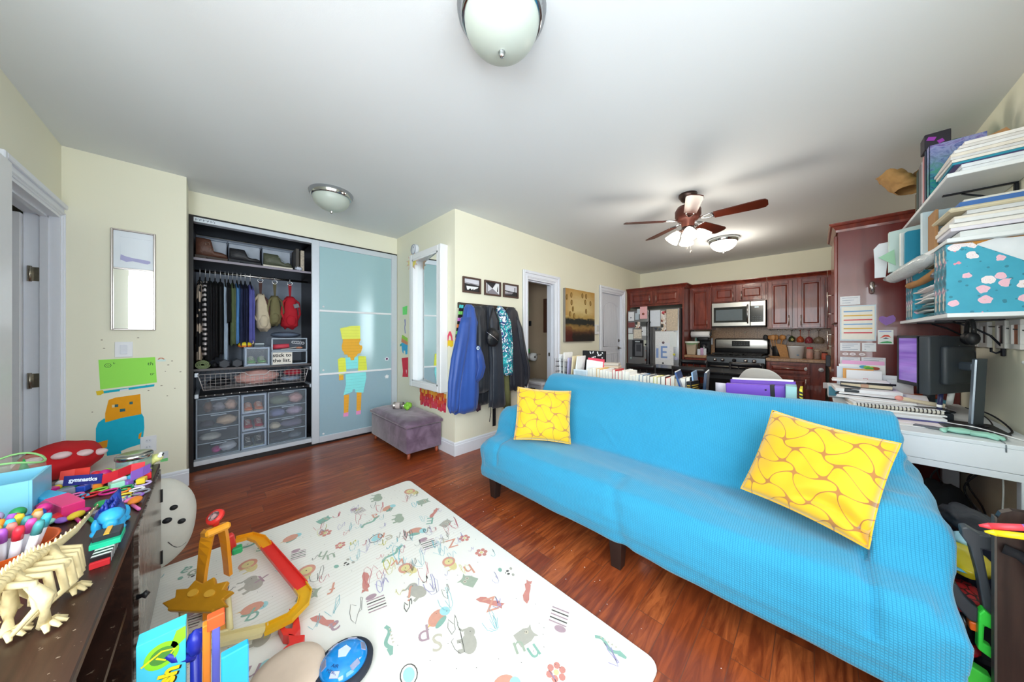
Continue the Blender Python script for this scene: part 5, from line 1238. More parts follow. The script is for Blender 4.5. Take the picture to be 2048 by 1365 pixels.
for cx_ in (-1.07, -.67, -.87):
    m = MW(t)
    for dx in (-.11, 0, .11): m.bb(cx_+dx-.006, cx_+dx+.006, 5.80, 6.22, .925, .94, .002)
    for yy in (5.80, 5.92, 6.10, 6.21): m.bb(cx_-.115, cx_+.115, yy-.006, yy+.006, .925, .94, .002)
    for dx in (-.11, .11):
        for yy in (5.80, 6.21): m.bb(cx_+dx-.006, cx_+dx+.006, yy-.006, yy+.006, .912, .925)
    m.build('burner_grate', mat('#0f1012', .6), t)
m = MW(t); m.bb(-1.225, -.515, 5.72, 5.75, .2, .78, .006); od = m.build('oven_door', mat('#202225', .2), t)
m = MW(t); m.cyl((-1.18, 5.685, .74), (-.56, 5.685, .74), .012); m.cyl((-1.14, 5.72, .74), (-1.14, 5.685, .74), .008); m.cyl((-.6, 5.72, .74), (-.6, 5.685, .74), .008); m.build('oven_handle', STEEL, od)
# refrigerator
t = thing('refrigerator', 'stainless side-by-side refrigerator covered with papers and magnets', 'refrigerator', (-2.06, 5.95, 0))
m = MW(t); m.bb(-2.50, -1.612, 5.66, 6.33, .0, 1.70, .004); m.build('cabinet_body', mat('#3c3d40', .5), t)
FST = mat('#8f9092', .32, .9, var=.08, scale=3)
m = MW(t); m.bb(-2.50, -2.118, 5.60, 5.655, .05, 1.695, .010, 2); fd = m.build('freezer_door', FST, t)
m = MW(t); m.bb(-2.098, -1.612, 5.60, 5.655, .05, 1.695, .010, 2); rd = m.build('fridge_door', FST, t)
for x_, dd in ((-2.135, fd), (-2.085, rd)):
    m = MW(t); m.tube([(x_, 5.60, .60), (x_, 5.565, .62), (x_, 5.565, 1.45), (x_, 5.60, 1.47)], .010, 8); m.build('door_handle', mat('#35363a', .3, .8), dd)
m = MW(t); m.bb(-2.415, -2.205, 5.592, 5.601, .825, 1.14, .004); ds = m.build('water_dispenser', mat('#1d1f24', .25), fd)
m = MW(t); m.bb(-2.36, -2.225, 5.588, 5.592, .845, 1.08, .002); m.mi = 1; m.bb(-2.335, -2.25, 5.586, 5.588, .93, 1.06, .002); m.mi = 2; m.bb(-2.36, -2.27, 5.588, 5.592, 1.10, 1.125, .001)
m.v = m.v; m.build('dispenser_recess', [mat('#74767c', .3, .5), mat('#3d4046', .3), mat('#a9b2b6', .4)], fd)
# papers and magnets on the doors
n = NT('photo_collage', '#ffffff', .6); v = n.vor(n.tc.outputs['Object'], 26., 'Color'); sp = n.nt.nodes.new('ShaderNodeSeparateColor'); n.nt.links.new(v, sp.inputs[0])
n.col(n.ramp(sp.outputs[0], [(0, '#7c3c30'), (.2, '#d9c7b4'), (.4, '#3b3a36'), (.5, '#e9e4de'), (.7, '#b28a5d'), (.85, '#d9d2cc'), (1, '#a8433f')], 'CONSTANT')); COLL = n.m
n = NT('printed_paper', '#ffffff', .7); s3 = n.sep(); ln = n.math('GREATER_THAN', n.math('FRACT', n.math('MULTIPLY', s3[2], 60.)), .62); bk = n.math('GREATER_THAN', n.noise(n.comb(n.math('MULTIPLY', s3[0], 90.), n.math('MULTIPLY', s3[1], 90.), n.math('MULTIPLY', n.math('FLOOR', n.math('MULTIPLY', s3[2], 60.)), 7.)), 1., 1), .5)
n.col(n.mix(n.math('MULTIPLY', n.math('MULTIPLY', ln, bk), .35), '#eef0f2', '#8a93a0')); PRN = n.m
r0 = random.Random(11)
def fpaper(x0, x1, z0, z1, m_, label, cat='paper', ly=0, tilt=0.):
    m = MB(); cx_, cz_ = (x0+x1)/2, (z0+z1)/2; m.box(cx_, 5.5985-.0012*ly, cz_, x1-x0, .0009, z1-z0, 0, rot=(0, tilt, 0))
    sw('fridge_paper' if cat == 'paper' else 'fridge_magnet' if cat == 'magnet' else 'fridge_photo', m, m_, label, cat)
W_ = PAPER; PK = mat('#eeb9bd', .7)
for a in [(-2.49, -2.38, 1.50, 1.67, PRN, 'white printed sheet at the top left corner of the freezer door'),
          (-2.36, -2.29, 1.52, 1.64, mat('#b4c2cb', .6), 'small blue-grey print near the top of the freezer door', 'photo', 1),
          (-2.325, -2.27, 1.62, 1.72, mat('#c9d5dd', .6), 'pale blue card at the top edge of the freezer door', 'paper', 2),
          (-2.27, -2.14, 1.53, 1.755, PK, 'pink card sticking up above the freezer door', 'paper', 1),
          (-2.49, -2.37, 1.38, 1.47, mat('#84494a', .6, var=.4, scale=60), 'dark red photo strip on the left of the freezer door', 'photo'),
          (-2.36, -2.27, 1.36, 1.48, COLL, 'small photo beside the dark red strip on the freezer door', 'photo'),
          (-2.26, -2.135, 1.40, 1.48, mat('#4b4d4c', .6, var=.5, scale=90), 'black and white lettered card on the freezer door', 'paper'),
          (-2.49, -2.41, 1.27, 1.36, mat('#cdd3d8', .6, var=.2, scale=50), 'pale photo low on the left of the freezer door', 'photo'),
          (-2.39, -2.24, 1.17, 1.34, mat('#d8cdbb', .6, var=.5, scale=40), 'round-bordered photo above the dispenser', 'photo', 1),
          (-2.235, -2.135, 1.22, 1.38, PRN, 'printed note right of the round-bordered photo', 'paper'),
          (-2.49, -2.40, 1.15, 1.255, mat('#dfe6df', .6), 'greenish white card left above the dispenser', 'paper'),
          (-2.22, -2.135, 1.03, 1.14, mat('#d7dac9', .6), 'cream card right of the dispenser', 'paper'),
          (-2.09, -1.915, 1.385, 1.675, mat('#dbe2ec', .6), 'large blank bluish sheet at the top of the fridge door', 'paper'),
          (-1.905, -1.82, 1.30, 1.66, COLL, 'strip of small photographs on the fridge door', 'photo'),
          (-1.815, -1.635, 1.31, 1.68, mat('#c9b9a4', .6, var=.5, scale=55), 'floral patterned calendar at the top right of the fridge door', 'paper'),
          (-2.0, -1.70, .70, 1.30, PRN, 'tall white chart sheet on the fridge door', 'paper', 1),
          (-1.76, -1.65, 1.03, 1.28, mat('#e4ebec', .6), 'pale list hanging on the right of the fridge door', 'paper', 2)]:
    fpaper(*a[:4], a[4], a[5], *(a[6:]))
t = thing('letter_drawing', 'blue block letter E drawing pinned on the tall white chart', 'paper', (-1.86, 5.595, .82))
m = MW(t); m.bb(-1.93, -1.76, 5.5945, 5.5952, .80, 1.10); m.build('sheet', mat('#e9edf6', .7), t)
m = MW(t)
for a in ((-1.905, -1.875, .83, 1.04), (-1.875, -1.80, .83, .86), (-1.875, -1.81, .92, .95), (-1.875, -1.80, 1.01, 1.04)): m.bb(a[0], a[1], 5.5936, 5.5944, a[2], a[3])
m.build('letter', mat('#7f9fd8', .7), t)
m = MB(); m.bb(-1.985, -1.945, 5.5936, 5.5952, .83, 1.0); sw('paper_strip', m, mat('#8fabdf', .7), 'blue strip beside the block letter drawing', 'paper')
for i, (x_, z_, c, r) in enumerate(((-1.865, 1.10, '#6d5a66', .022), (-1.99, 1.35, '#3c4250', .02), (-1.93, 1.34, '#54606d', .016), (-1.865, 1.625, '#c9505b', .025), (-2.21, 1.62, '#8a4a3c', .022), (-2.165, 1.06, '#26272b', .018), (-1.69, .90, '#e0d94a', .02), (-1.66, .83, '#b4b4d2', .03), (-2.16, .95, '#a77d74', .015), (-2.44, .80, '#9fb4b4', .02), (-2.16, .78, '#7c463c', .022), (-1.87, .74, '#3d3f47', .016), (-2.44, 1.56, '#8f98a6', .012), (-2.23, 1.30, '#2b2c33', .012))):
    m = MB(); m.lathe([(.001, .006), (r*.8, .006), (r, .002), (r, 0)], loc=(x_, 5.5935, z_), rot=(PI/2, 0, 0), seg=12)
    nm = {'#6d5a66': 'mauve', '#3c4250': 'dark slate', '#54606d': 'steel blue', '#c9505b': 'red', '#8a4a3c': 'brown', '#26272b': 'black', '#e0d94a': 'yellow', '#b4b4d2': 'lilac', '#a77d74': 'dusty rose', '#9fb4b4': 'grey-green', '#7c463c': 'rust brown', '#3d3f47': 'charcoal', '#8f98a6': 'grey-blue', '#2b2c33': 'near-black'}[c]
    sw('fridge_magnet', m, mat(c, .5, var=.3, scale=80), '%s round magnet on the %s door of the refrigerator' % (nm, 'right' if x_ > -2.1 else 'left'), 'magnet', 'refrigerator magnets')
# counter items
t = thing('compost_bin', 'beige countertop bin with a pale green liner and white rim', 'bin', (-1.49, 5.86, .895))
m = MB(); m.loft([[(a*w_, b_*w_*.8, z_) for a, b_ in ((-1, -1), (1, -1), (1, 1), (-1, 1))] for w_, z_ in ((.062, 0), (.078, .20))], smooth=False); m.build('bucket', mat('#b5a48d', .6), t, bevel=.01)
m = MB(); m.lathe([(.106, .20), (.118, .212), (.112, .225), (.1, .228), (.095, .215)], seg=20, cap=False); m.build('liner_rim', mat('#e6ebe2', .6), t)
m = MB(); m.lathe([(.082, .175), (.108, .205)], seg=20, cap=False); m.build('green_liner', mat('#a8d39c', .6), t)
m = MB(); m.box(-1.49, 6.16, 1.09, .02, .10, .38, .003); sw('cutting_board', m, mat('#77a79c', .5), 'mint green board standing between the fridge panel and the bin', 'board')
t = thing('coffee_maker', 'black coffee maker behind the beige bin', 'coffee maker', (-1.36, 6.12, .895)); m = MB(); m.box(0, 0, .02, .16, .2, .04, .01); m.box(0, .07, .16, .16, .06, .26, .01); m.box(0, -.01, .27, .17, .2, .07, .02, seg=2); m.build('machine_body', BLACK, t)
m = MB(); m.lathe([(.05, .045), (.062, .07), (.06, .15), (.04, .19)], loc=(0, -.03, 0), seg=18); m.build('carafe', mat('#23252b', .05, spec=.9), t)
for i, (x_, c, hh, lb) in enumerate(((-1.38, '#cdd2de', .10, 'white and blue'), (-1.345, '#b58fb0', .12, 'violet'), (-1.31, '#d9dde4', .11, 'silver white'))):
    m = MB(); m.box(x_, 5.85+.03*i, .895+hh/2, .045, .03, hh, .004, rot=(0, 0, .3*i)); sw('tea_packet', m, mat(c, .4, var=.3, scale=50), '%s packet standing on the counter left of the range' % lb, 'packet')
t = thing('paper_towel_roll', 'white paper towel roll hung under the tall single-door cabinet', 'paper towel', (-1.41, 6.08, 1.18))
m = MB(); m.lathe([(.02, -.14), (.055, -.14), (.055, .14), (.02, .14)], loc=(0, 0, .065), rot=(0, PI/2, 0), seg=24, cap=False); m.build('paper_roll', PAPER, t)
m = MB(); m.cyl((-.165, 0, .065), (.165, 0, .065), .006); m.tube([(-.16, 0, .065), (-.16, 0, .145)], .004); m.tube([(.16, 0, .065), (.16, 0, .145)], .004); m.lathe([(.03, 0), (.03, .01)], loc=(.15, 0, .065), rot=(0, PI/2, 0), seg=14); m.build('holder', mat('#54565a', .3, .9), t)
t = thing('wall_outlet', 'white outlet on the tiled backsplash beside the range', 'outlet', (-1.32, YK-.012, 1.06)); m = MB(); m.box(0, -.003, .06, .075, .006, .115, .002); m.build('plate', WHITE, t)
for zz in (.035, .085): m = MB(); m.box(0, -.0075, zz, .03, .003, .03, .001); m.build('socket', mat('#c9ccd2', .5), t)
m = MB(); m.lathe([(.001, .02), (.012, .018), (.016, 0)], loc=(-.82, YK-.012, 1.275), rot=(PI/2, 0, 0), seg=12); sw('wall_sticker', m, mat('#d9cdb7', .5), 'small pale round bump on the backsplash under the microwave', 'sticker')
t = thing('utensil_crock', 'black holder full of wooden spoons beside the range', 'utensil holder', (-.40, 6.15, .895))
m = MB(); m.lathe([(.055, .012), (.06, .02), (.062, .16), (.058, .165), (.055, .03)], seg=22, cap=False); m.build('crock', mat('#1b1b1e', .4), t)
m = MB(); m.lathe([(.001, 0), (.095, 0), (.1, .012), (.001, .012)], seg=22); m.build('wooden_tray', mat('#b98a58', .5), t)
for i, (dx, dy, tl, c, kind) in enumerate(((-.03, 0, -.18, '#b5793c', 0), (0, .02, -.06, '#c98a46', 1), (.03, 0, .07, '#a96a2f', 1), (.02, -.03, .16, '#bd8244', 0), (-.02, -.02, -.1, '#c58d55', 1), (.045, .01, .28, '#8f8f93', 2), (-.05, .0, -.3, '#1d1d20', 1))):
    m = MB(); p1 = (dx+tl*.3, dy, .30); m.tube([(dx*.5, dy*.5, .03), p1], .006, 6); m.ball(p1, .03, (1, .35, 1.5 if kind else 1.2)); m.build('utensil', mat(c, .5, var=.2), t)
t = thing('knife_block', 'slanted ribbed wooden knife block beside the spoons', 'knife block', (-.31, 6.0, .895))
m = MB(); m.prism([(-.04, 0), (.05, 0), (.02, .19), (-.10, .21)], .09, Mx((0, .045, .0), (PI/2, 0, 0))); m.build('block', mat('#a9773c', .5, var=.3, scale=60), t)
m = MB(); m.box(0, 0, -.0, .13, .11, .012); m.v = [(p[0], p[1], p[2]+.006) for p in m.v]; m.build('base', mat('#8a6238', .5), t)
def jar(label, x, y, r, h, c, capc=None, cat='jar', glass=False, fill=None):
    t = thing('jar', label, cat, (x, y, .895))
    m = MB(); m.lathe([(.001, 0), (r*.92, 0), (r, .01), (r, h*.82), (r*.8, h*.9), (r*.8, h)], seg=22); m.build('jar_body', mat(c, .2, alpha=.45) if glass else mat(c, .35, var=.15, scale=40), t)
    if fill: m = MB(); m.lathe([(.001, .006), (r*.9, .006), (r*.9, h*.6), (.001, h*.62)], seg=18); m.build('contents', mat(fill, .5), t)
    if capc: m = MB(); m.lathe([(r*.86, h*.93), (r*.9, h*.95), (r*.9, h*1.08), (.001, h*1.1)], seg=22); m.build('lid', mat(capc, .4), t)
t = thing('tub', 'large white plastic tub on the counter', 'tub', (-.185, 5.98, .895)); m = MB(); m.lathe([(.001, 0), (.075, 0), (.092, .16), (.097, .165), (.097, .175), (.001, .18)], seg=28); m.build('tub_body', mat('#e2e6ea', .4), t); m = MB(); m.box(.02, -.088, .05, .025, .01, .02, .002); m.build('small_label', mat('#6f8aa5', .5), t)
jar('clear spice jar with a red lid and orange contents', -.045, 5.95, .036, .15, '#d8b9b2', '#c4303a', glass=True, fill='#d6764d')
jar('short clear glass jar between the two spice jars', .03, 5.95, .032, .12, '#c4b0a4', '#b6a596', glass=True, fill='#6c2e2a')
jar('small round red-brown spice jar with dark lid', .10, 5.93, .032, .095, '#b0523f', '#3c2420')
t = thing('glass_jug', 'tall clear glass jug with a stopper at the right of the counter', 'jug', (.20, 6.02, .895)); m = MB(); m.lathe([(.001, .004), (.075, .004), (.085, .03), (.085, .13), (.05, .18), (.022, .20), (.022, .235)], seg=26); m.build('jug_body', mat('#c9c2b4', .05, alpha=.3, spec=.9), t); m = MB(); m.lathe([(.020, .235), (.03, .245), (.02, .26), (.001, .27)], seg=16); m.build('stopper', mat('#c5c4c0', .2, alpha=.6), t)
m = MB()
for i in range(6): m.tube([(.155-.02*i, 6.0, 1.02+.004*i), (.12-.025*i, 6.02, 1.09+.008*i)], .002, 4)
# stemware rack and glasses
t = thing('stemware_rack', 'wire stemware rack under the two-door wall cabinet', 'rack', (-.19, 6.1, 1.295))
for i in range(7):
    m = MW(t); x_ = -.45+i*.085; m.tube([(x_-.022, 6.04, 1.318), (x_-.03, 6.03, 1.305), (x_-.012, 6.03, 1.298), (x_, 6.04, 1.31), (x_, 6.28, 1.31)], .003, 5); m.build('rail', CHROME, t)
for x_, c, lb, r, L in ((-.235, '#33421f', 'dark green', .04, .17), (-.145, '#b5461f', 'amber orange', .042, .175), (-.055, '#8c2f3c', 'ruby red', .045, .19), (.045, '#7d6a58', 'smoky grey-brown', .058, .19)):
    t = thing('hanging_glass', '%s stemmed glass hanging upside down from the rack' % lb, 'glass', (x_, 6.1, 1.30-L), group='stemmed glasses under the cabinet')
    gm = mat(c, .08, alpha=.75, spec=.8)
    m = MB(); m.lathe([(r*.85, 0), (r, L*.14), (r*.98, L*.26), (r*.7, L*.42), (r*.12, L*.52)], seg=22, cap=False); m.build('bowl', gm, t)
    m = MB(); m.lathe([(r*.1, L*.51), (.0035, L*.6), (.0035, L*.95), (r*.5, L*1.0), (r*.5, L*1.01)], seg=12); m.build('stem', gm, t)
m = MB(); m.prism(ell(0, 0, .014, .016, 14), .002, on_y(-.23, 6.057, 1.165)); m.mi = 1; m.prism(ell(0, 0, .006, .008, 10), .0035, on_y(-.23, 6.057, 1.165)); sw('glass_charm', m, [mat('#cdc06a', .5), BLACK], 'yellow eye-shaped charm on the dark green glass', 'charm')
# -- pantry and the run behind it
t = thing('pantry_cabinet', 'tall cherry pantry cabinet with crown moulding, papers taped to its side', 'cabinet', (.43, 4.0, 0))
n = NT('cherry_side_panel', '#6a2520', .22, spec=.55); s3 = n.sep(); g = n.noise(n.comb(n.math('MULTIPLY', s3[0], 9.), s3[1], n.math('MULTIPLY', s3[2], 1.2)), 1., 3, .6, .5); n.col(n.ramp(g, [(.3, '#581a18'), (.7, '#712a26')])); n.b.inputs['Coat Weight'].default_value = .3
m = MW(t); m.bb(.138, XR-.003, 3.716, 4.36, 0, 2.09, .003); m.build('cabinet_body', n.m, t)
crown(t, [(.138, 4.36), (.138, 3.716), (XR-.003, 3.716)], 2.085, .07, .05)
for z0, z1, h0, h1 in ((.10, 1.30, 1.10, 1.26), (1.33, 2.06, 1.38, 1.60)):
    m = MW(t); m.bb(.118, .138, 3.73, 4.35, z0, z1, .003); dd = m.build('door', CHERRY, t)
    m = MW(t); m.cyl((.083, 3.80, h0), (.083, 3.80, h1), .005, seg=8); m.cyl((.118, 3.80, h0+.03), (.083, 3.80, h0+.03), .004, seg=6); m.cyl((.118, 3.80, h1-.03), (.083, 3.80, h1-.03), .004, seg=6); m.build('door_handle', BAR, dd)
m = MB(); m.bb(.138, XR-.003, 4.365, 5.70, 0, .85, .003); sw('base_cabinet', m, CHERRY, 'cherry base cabinets running along the right wall behind the pantry', 'cabinet')
m = MB(); m.bb(.115, XR-.003, 4.365, 5.712, .855, .895, .004); sw('countertop', m, GRAN, 'tan stone countertop along the right wall behind the pantry', 'countertop')
m = MB(); m.box(.066, 3.83, 1.00, .03, .03, .10, .004); m.mi = 1; m.box(.06, 3.84, .78, .05, .03, .05, .004)
m.v = [(p[0]+.02, p[1], p[2]) for p in m.v]
sw('cabinet_tag', m, [mat('#23242a', .6), mat('#c9ccd0', .5)], 'black strap with a white buckle hanging by the pantry doors', 'strap')
# papers taped to the pantry side (plane y=3.716)
OP = on_y(0, 3.716, 0)
def tp(name, label, cat, x0, x1, z0, z1, m_, lines=None, lc='#9aa4b4'):
    t = thing(name, label, cat, ((x0+x1)/2, 3.715, z0))
    m = MW(t); m.prism(rect(x0, z0, x1, z1), .001, OP @ Mx((0, 0, .0008))); m.build('sheet', m_, t)
    if lines:
        m = MW(t)
        for k in range(lines):
            z_ = z1-(k+.8)*(z1-z0)/(lines+.6); m.flat(rect(x0+.012, z_, x1-.012-.02*((k*7) % 3), z_+.0035), OP @ Mx((0, 0, .0022)))
        m.build('handwriting', mat(lc, .8), t)
    return t
NC = mat('#e3e6ea', .8)
tp('index_card', 'white note card taped near the middle of the pantry side', 'note', .152, .262, 1.475, 1.545, NC, 3)
t = tp('behaviour_chart', 'framed chart with rows of blue, yellow and red bars on the pantry side', 'chart', .152, .345, 1.18, 1.468, mat('#c9dbe4', .8))
m = MW(t); m.prism(rect(.16, 1.19, .337, 1.458), .0008, OP @ Mx((0, 0, .002))); m.build('chart_sheet', mat('#eceae0', .8), t)
for i, c in enumerate(('#77a9d8', '#e3b95a', '#d5565e', '#77a9d8', '#e3b95a', '#d5565e')):
    m = MW(t); z_ = 1.415-i*.035; m.prism(rect(.172, z_, .325, z_+.009), .0006, OP @ Mx((0, 0, .003))); m.build('colour_bar', mat(c, .7), t)
tp('index_card', 'wide note card just under the framed chart, left one', 'note', .152, .262, 1.095, 1.162, NC, 4)
tp('index_card', 'small note card just under the framed chart, right one', 'note', .272, .345, 1.095, 1.162, NC, 3)
tp('index_card', 'lower left note card on the pantry side', 'note', .152, .262, .985, 1.045, NC, 5)
tp('index_card', 'lower right note card on the pantry side, above the paper pile', 'note', .268, .392, .98, 1.048, NC, 4)
for i, (x_, lb) in enumerate(((.182, 'left'), (.222, 'middle'), (.272, 'right'))):
    t = thing('cloud_sticker', '%s of three tiny white cut-out badges between the note cards' % lb, 'sticker', (x_, 3.715, 1.058)); m = MW(t); m.prism(ell(x_, 1.070, .018, .011, 14), .001, OP @ Mx((0, 0, .001))); m.build('badge', mat('#e6dfe0', .8), t)
    m = MW(t); m.flat(ell(x_, 1.070, .009, .005, 10), OP @ Mx((0, 0, .0022))); m.build('badge_mark', mat('#b7a6ad', .8), t)
hp = [(-.006, -.045), (.02, -.03), (.038, -.012), (.040, .012), (.03, .034), (.012, .030), (-.002, .018), (-.02, .030), (-.036, .024), (-.040, .004), (-.03, -.018)]
m = MB(); m.prism([(.399+p[0]*1.05, 1.345+p[1]) for p in hp], .001, OP @ Mx((0, 0, .0008))); sw('paper_heart', m, mat('#8e6bb0', .8), 'purple paper heart taped to the pantry side', 'paper heart')
t = thing('child_drawing', 'small child drawing with a red and green rainbow below the paper heart', 'drawing', (.39, 3.715, 1.155))
m = MW(t); m.prism(rect(.353, 1.155, .43, 1.265), .001, OP @ Mx((0, 0, .0008))); m.build('sheet', mat('#e6ebea', .8), t)
m = MW(t); A = OP @ Mx((0, 0, .0022)); m.mi = 0; m.flat([(.362, 1.20), (.385, 1.228), (.405, 1.228), (.42, 1.205), (.405, 1.212), (.39, 1.214)], A); m.mi = 1; m.flat([(.357, 1.162), (.425, 1.162), (.42, 1.174), (.40, 1.178), (.375, 1.173)], A); m.mi = 2; m.flat([(.36, 1.252), (.42, 1.252), (.42, 1.257), (.36, 1.257)], A); m.mi = 3; m.flat([(.378, 1.197), (.393, 1.207), (.41, 1.197)], A)
m.build('crayon_marks', [mat('#dd5f50', .8), mat('#4ca66b', .8), mat('#6b76cf', .8), mat('#4a4650', .8)], t)
m = MB(); m.tube([(.322, 3.714, 1.645), (.322, 3.695, 1.64), (.322, 3.688, 1.60), (.322, 3.695, 1.565), (.322, 3.714, 1.56)], [.010, .014, .015, .014, .010], 10); sw('adhesive_hook', m, mat('#b9b3b0', .2, .9), 'oval silver hook stuck high on the pantry side', 'hook')
# -- black table with chairs
t = thing('dining_table', 'black rectangular dining table between sofa and kitchen', 'table', (-1.2, 4.84, 0))
m = MB(); m.box(0, 0, .745, 1.66, .58, .03, .006); m.build('tabletop', mat('#1b1b1f', .22), t)
m = MB(); m.box(0, 0, .70, 1.5, .46, .06); m.build('apron', BLACK, t)
for sx in (-1, 1):
    for sy in (-1, 1): m = MB(); m.box(sx*.77, sy*.23, .365, .06, .06, .73, .004); m.build('leg', BLACK, t)
def blackchair(label, x, y, rz):
    t = thing('dining_chair', label, 'chair', (x, y, 0), rz, 'black dining chairs')
    m = MB(); m.box(0, 0, .45, .42, .42, .04, .012, seg=2); m.build('seat', BLACK, t)
    m = MB(); m.grid(9, 2, lambda u, v: ((u-.5)*.40, -.20-.03*(1-(2*u-1)**2), .76+v*.07)); m.build('top_rail', mat('#1d1e24', .3), t, solid=.022)
    for i in range(3): m = MB(); m.cyl(((i-1)*.09, -.205, .47), ((i-1)*.09, -.225, .77), .008, seg=6); m.build('spindle', BLACK, t)
    for sx in (-1, 1):
        m = MB(); m.tube([(sx*.19, -.19, 0), (sx*.19, -.19, .45), (sx*.19, -.205, .82)], .014, 8); m.build('leg', BLACK, t)
        m = MB(); m.tube([(sx*.19, .19, 0), (sx*.19, .19, .44)], .014, 8); m.build('leg', BLACK, t)
blackchair('black dining chair on the near side of the table, left one', -1.70, 4.42, 0)
blackchair('black dining chair on the near side of the table, beside the white shell chair', -1.10, 4.42, 0)
blackchair('black dining chair on the kitchen side of the table, left one', -1.38, 5.30, PI)
blackchair('black dining chair on the kitchen side of the table, right one', -.70, 5.30, PI)
t = thing('shell_chair', 'white moulded plastic shell chair with its back to the sofa', 'chair', (-.27, 4.12, .0), -.45)
def shell(u, v):
    a = u*2-1
    if v < .45:
        q = v/.45; y_ = .22-.40*q; z_ = .44+.03*a*a-.02*math.sin(q*PI)+.09*abs(a)**3*q; w_ = .22+.02*q
    else:
        q = (v-.45)/.55; y_ = -.18-.09*math.sin(q*1.3)+.06*abs(a)**2.5*(1-q*.7); z_ = .45+.39*q+.09*abs(a)**3*(1-q); w_ = .24*(1-.0*q)
        z_ -= .16*abs(a)**3.2*q**2; w_ = .245-.015*q
    return (a*w_, y_, z_)
m = MB(); m.grid(22, 26, shell); m.v = [(p[0], p[1], p[2]+(.055 if p[2] > .5 else .0)*min(1, (p[2]-.5)*5)) for p in m.v]; m.build('shell', mat('#dfe1de', .4, var=.02), t, solid=.010, sub=1)
for sx in (-1, 1):
    for sy in (-1, 1): m = MB(); m.tube([(sx*.08, sy*.07, .42), (sx*.22, sy*.21, 0)], .011, 8); m.build('leg', mat('#7c5836', .5), t)
m = MB(); m.tube([(.25, -.10, .45), (.33, -.08, .52), (.36, .0, .50), (.34, .1, .44)], .012, 8); m.build('black_arm', BLACK, t)
# -- low bookcase behind the sofa with books and files
BY0, BY1, BZ_ = 2.40, 2.74, .69
t = thing('low_bookcase', 'low dark wooden bookcase standing right behind the sofa', 'bookcase', (-.9, 2.57, 0))
m = MW(t); m.bb(-1.9, -.0, BY0, BY1, .665, .69, .002); m.build('top_board', DARKW, t)
for x_ in (-1.89, -1.26, -.64, -.012): m = MW(t); m.bb(x_-.01, x_+.01, BY0, BY1, 0, .665); m.build('upright', DARKW, t)
for z_ in (.04, .35):
    for a, b_ in ((-1.88, -1.27), (-1.25, -.65), (-.63, -.022)): m = MW(t); m.bb(a, b_, BY0, BY1, z_, z_+.02); m.build('shelf', DARKW, t)
PG = mat('#efe9dc', .9, var=.05, scale=40)
cols = ['#f1f1ee', '#e9e6df', '#f4f4f2', '#e6b23e', '#f3f2ee', '#eae9e6', '#f1f1ee', '#f5f5f3', '#c02c36', '#f0f0ee', '#d23a42', '#f3f3f0', '#ecebe6', '#f1eef0', '#f6f6f4', '#efeeea', '#3b6fa0', '#f2f2f0', '#6b7076', '#f0f0ee', '#d8d84a', '#f3f3f1', '#2c2d33', '#d9443c', '#f1f1ee', '#e8a534', '#f4f4f2', '#23242a']
names = {'#e6b23e': 'golden yellow', '#c02c36': 'crimson', '#d23a42': 'bright red', '#3b6fa0': 'blue', '#6b7076': 'grey', '#d8d84a': 'lime yellow', '#2c2d33': 'black', '#d9443c': 'vermilion', '#e8a534': 'amber', '#23242a': 'dark charcoal'}
r0 = random.Random(21); x_ = -1.50
for i, c in enumerate(cols):
    th = r0.choice((.022, .026, .03, .034)); hh = .225-.012*(i > 12)+r0.uniform(-.014, .012); dp = .165
    pos = ['at the far left of the row', 'in the left part of the row', 'left of the middle of the row', 'in the middle of the row', 'right of the middle of the row', 'at the right end of the row'][min(5, i*6//len(cols))]
    lb = ('%s-covered book standing %s behind the sofa' % (names[c], pos)) if c in names else 'white-covered book standing %s behind the sofa' % pos
    t = thing('book', lb, 'book', (x_+th/2, 2.56, BZ_), group='books %s behind the sofa' % pos if c not in names else 'books in a row behind the sofa')
    m = MB(); m.box(0, .0, hh/2, th-.004, dp-.008, hh-.006); m.build('pages', PG, t)
    m = MB(); m.box(-th/2+.001, 0, hh/2, .002, dp, hh); m.box(th/2-.001, 0, hh/2, .002, dp, hh); m.box(0, dp/2-.001, hh/2, th, .002, hh); m.build('cover', mat(c, .5, var=.03), t)
    x_ += th+.0025
XE = x_
t = thing('book', 'black paperback with yellow title lines at the right end of the white books', 'book', (XE+.02, 2.50, BZ_), rot=(0, -.06, -.15)); m = MB(); m.box(0, 0, .10, .03, .14, .20, .002); m.build('cover', mat('#1d1d20', .5), t)
m = MB()
for k in range(4): m.box(.0155, 0, .17-.016*k, .001, .11-.02*(k % 2), .007)
for k in range(4): m.box(0, -.0705, .17-.016*k, .022, .001, .007)
m.build('title_lines', mat('#d7b24a', .6), t)
m = MB(); m.lathe([(.001, 0), (.04, 0), (.042, .09), (.038, .095), (.036, .03)], loc=(XE+.10, 2.50, BZ_), seg=18); m.mi = 1; m.lathe([(.0425, .03), (.0428, .07)], loc=(XE+.10, 2.50, BZ_), seg=18, cap=False)
sw('mug', m, [mat('#6a7078', .5), mat('#3a3e46', .5)], 'grey mug standing right of the black paperback', 'mug')
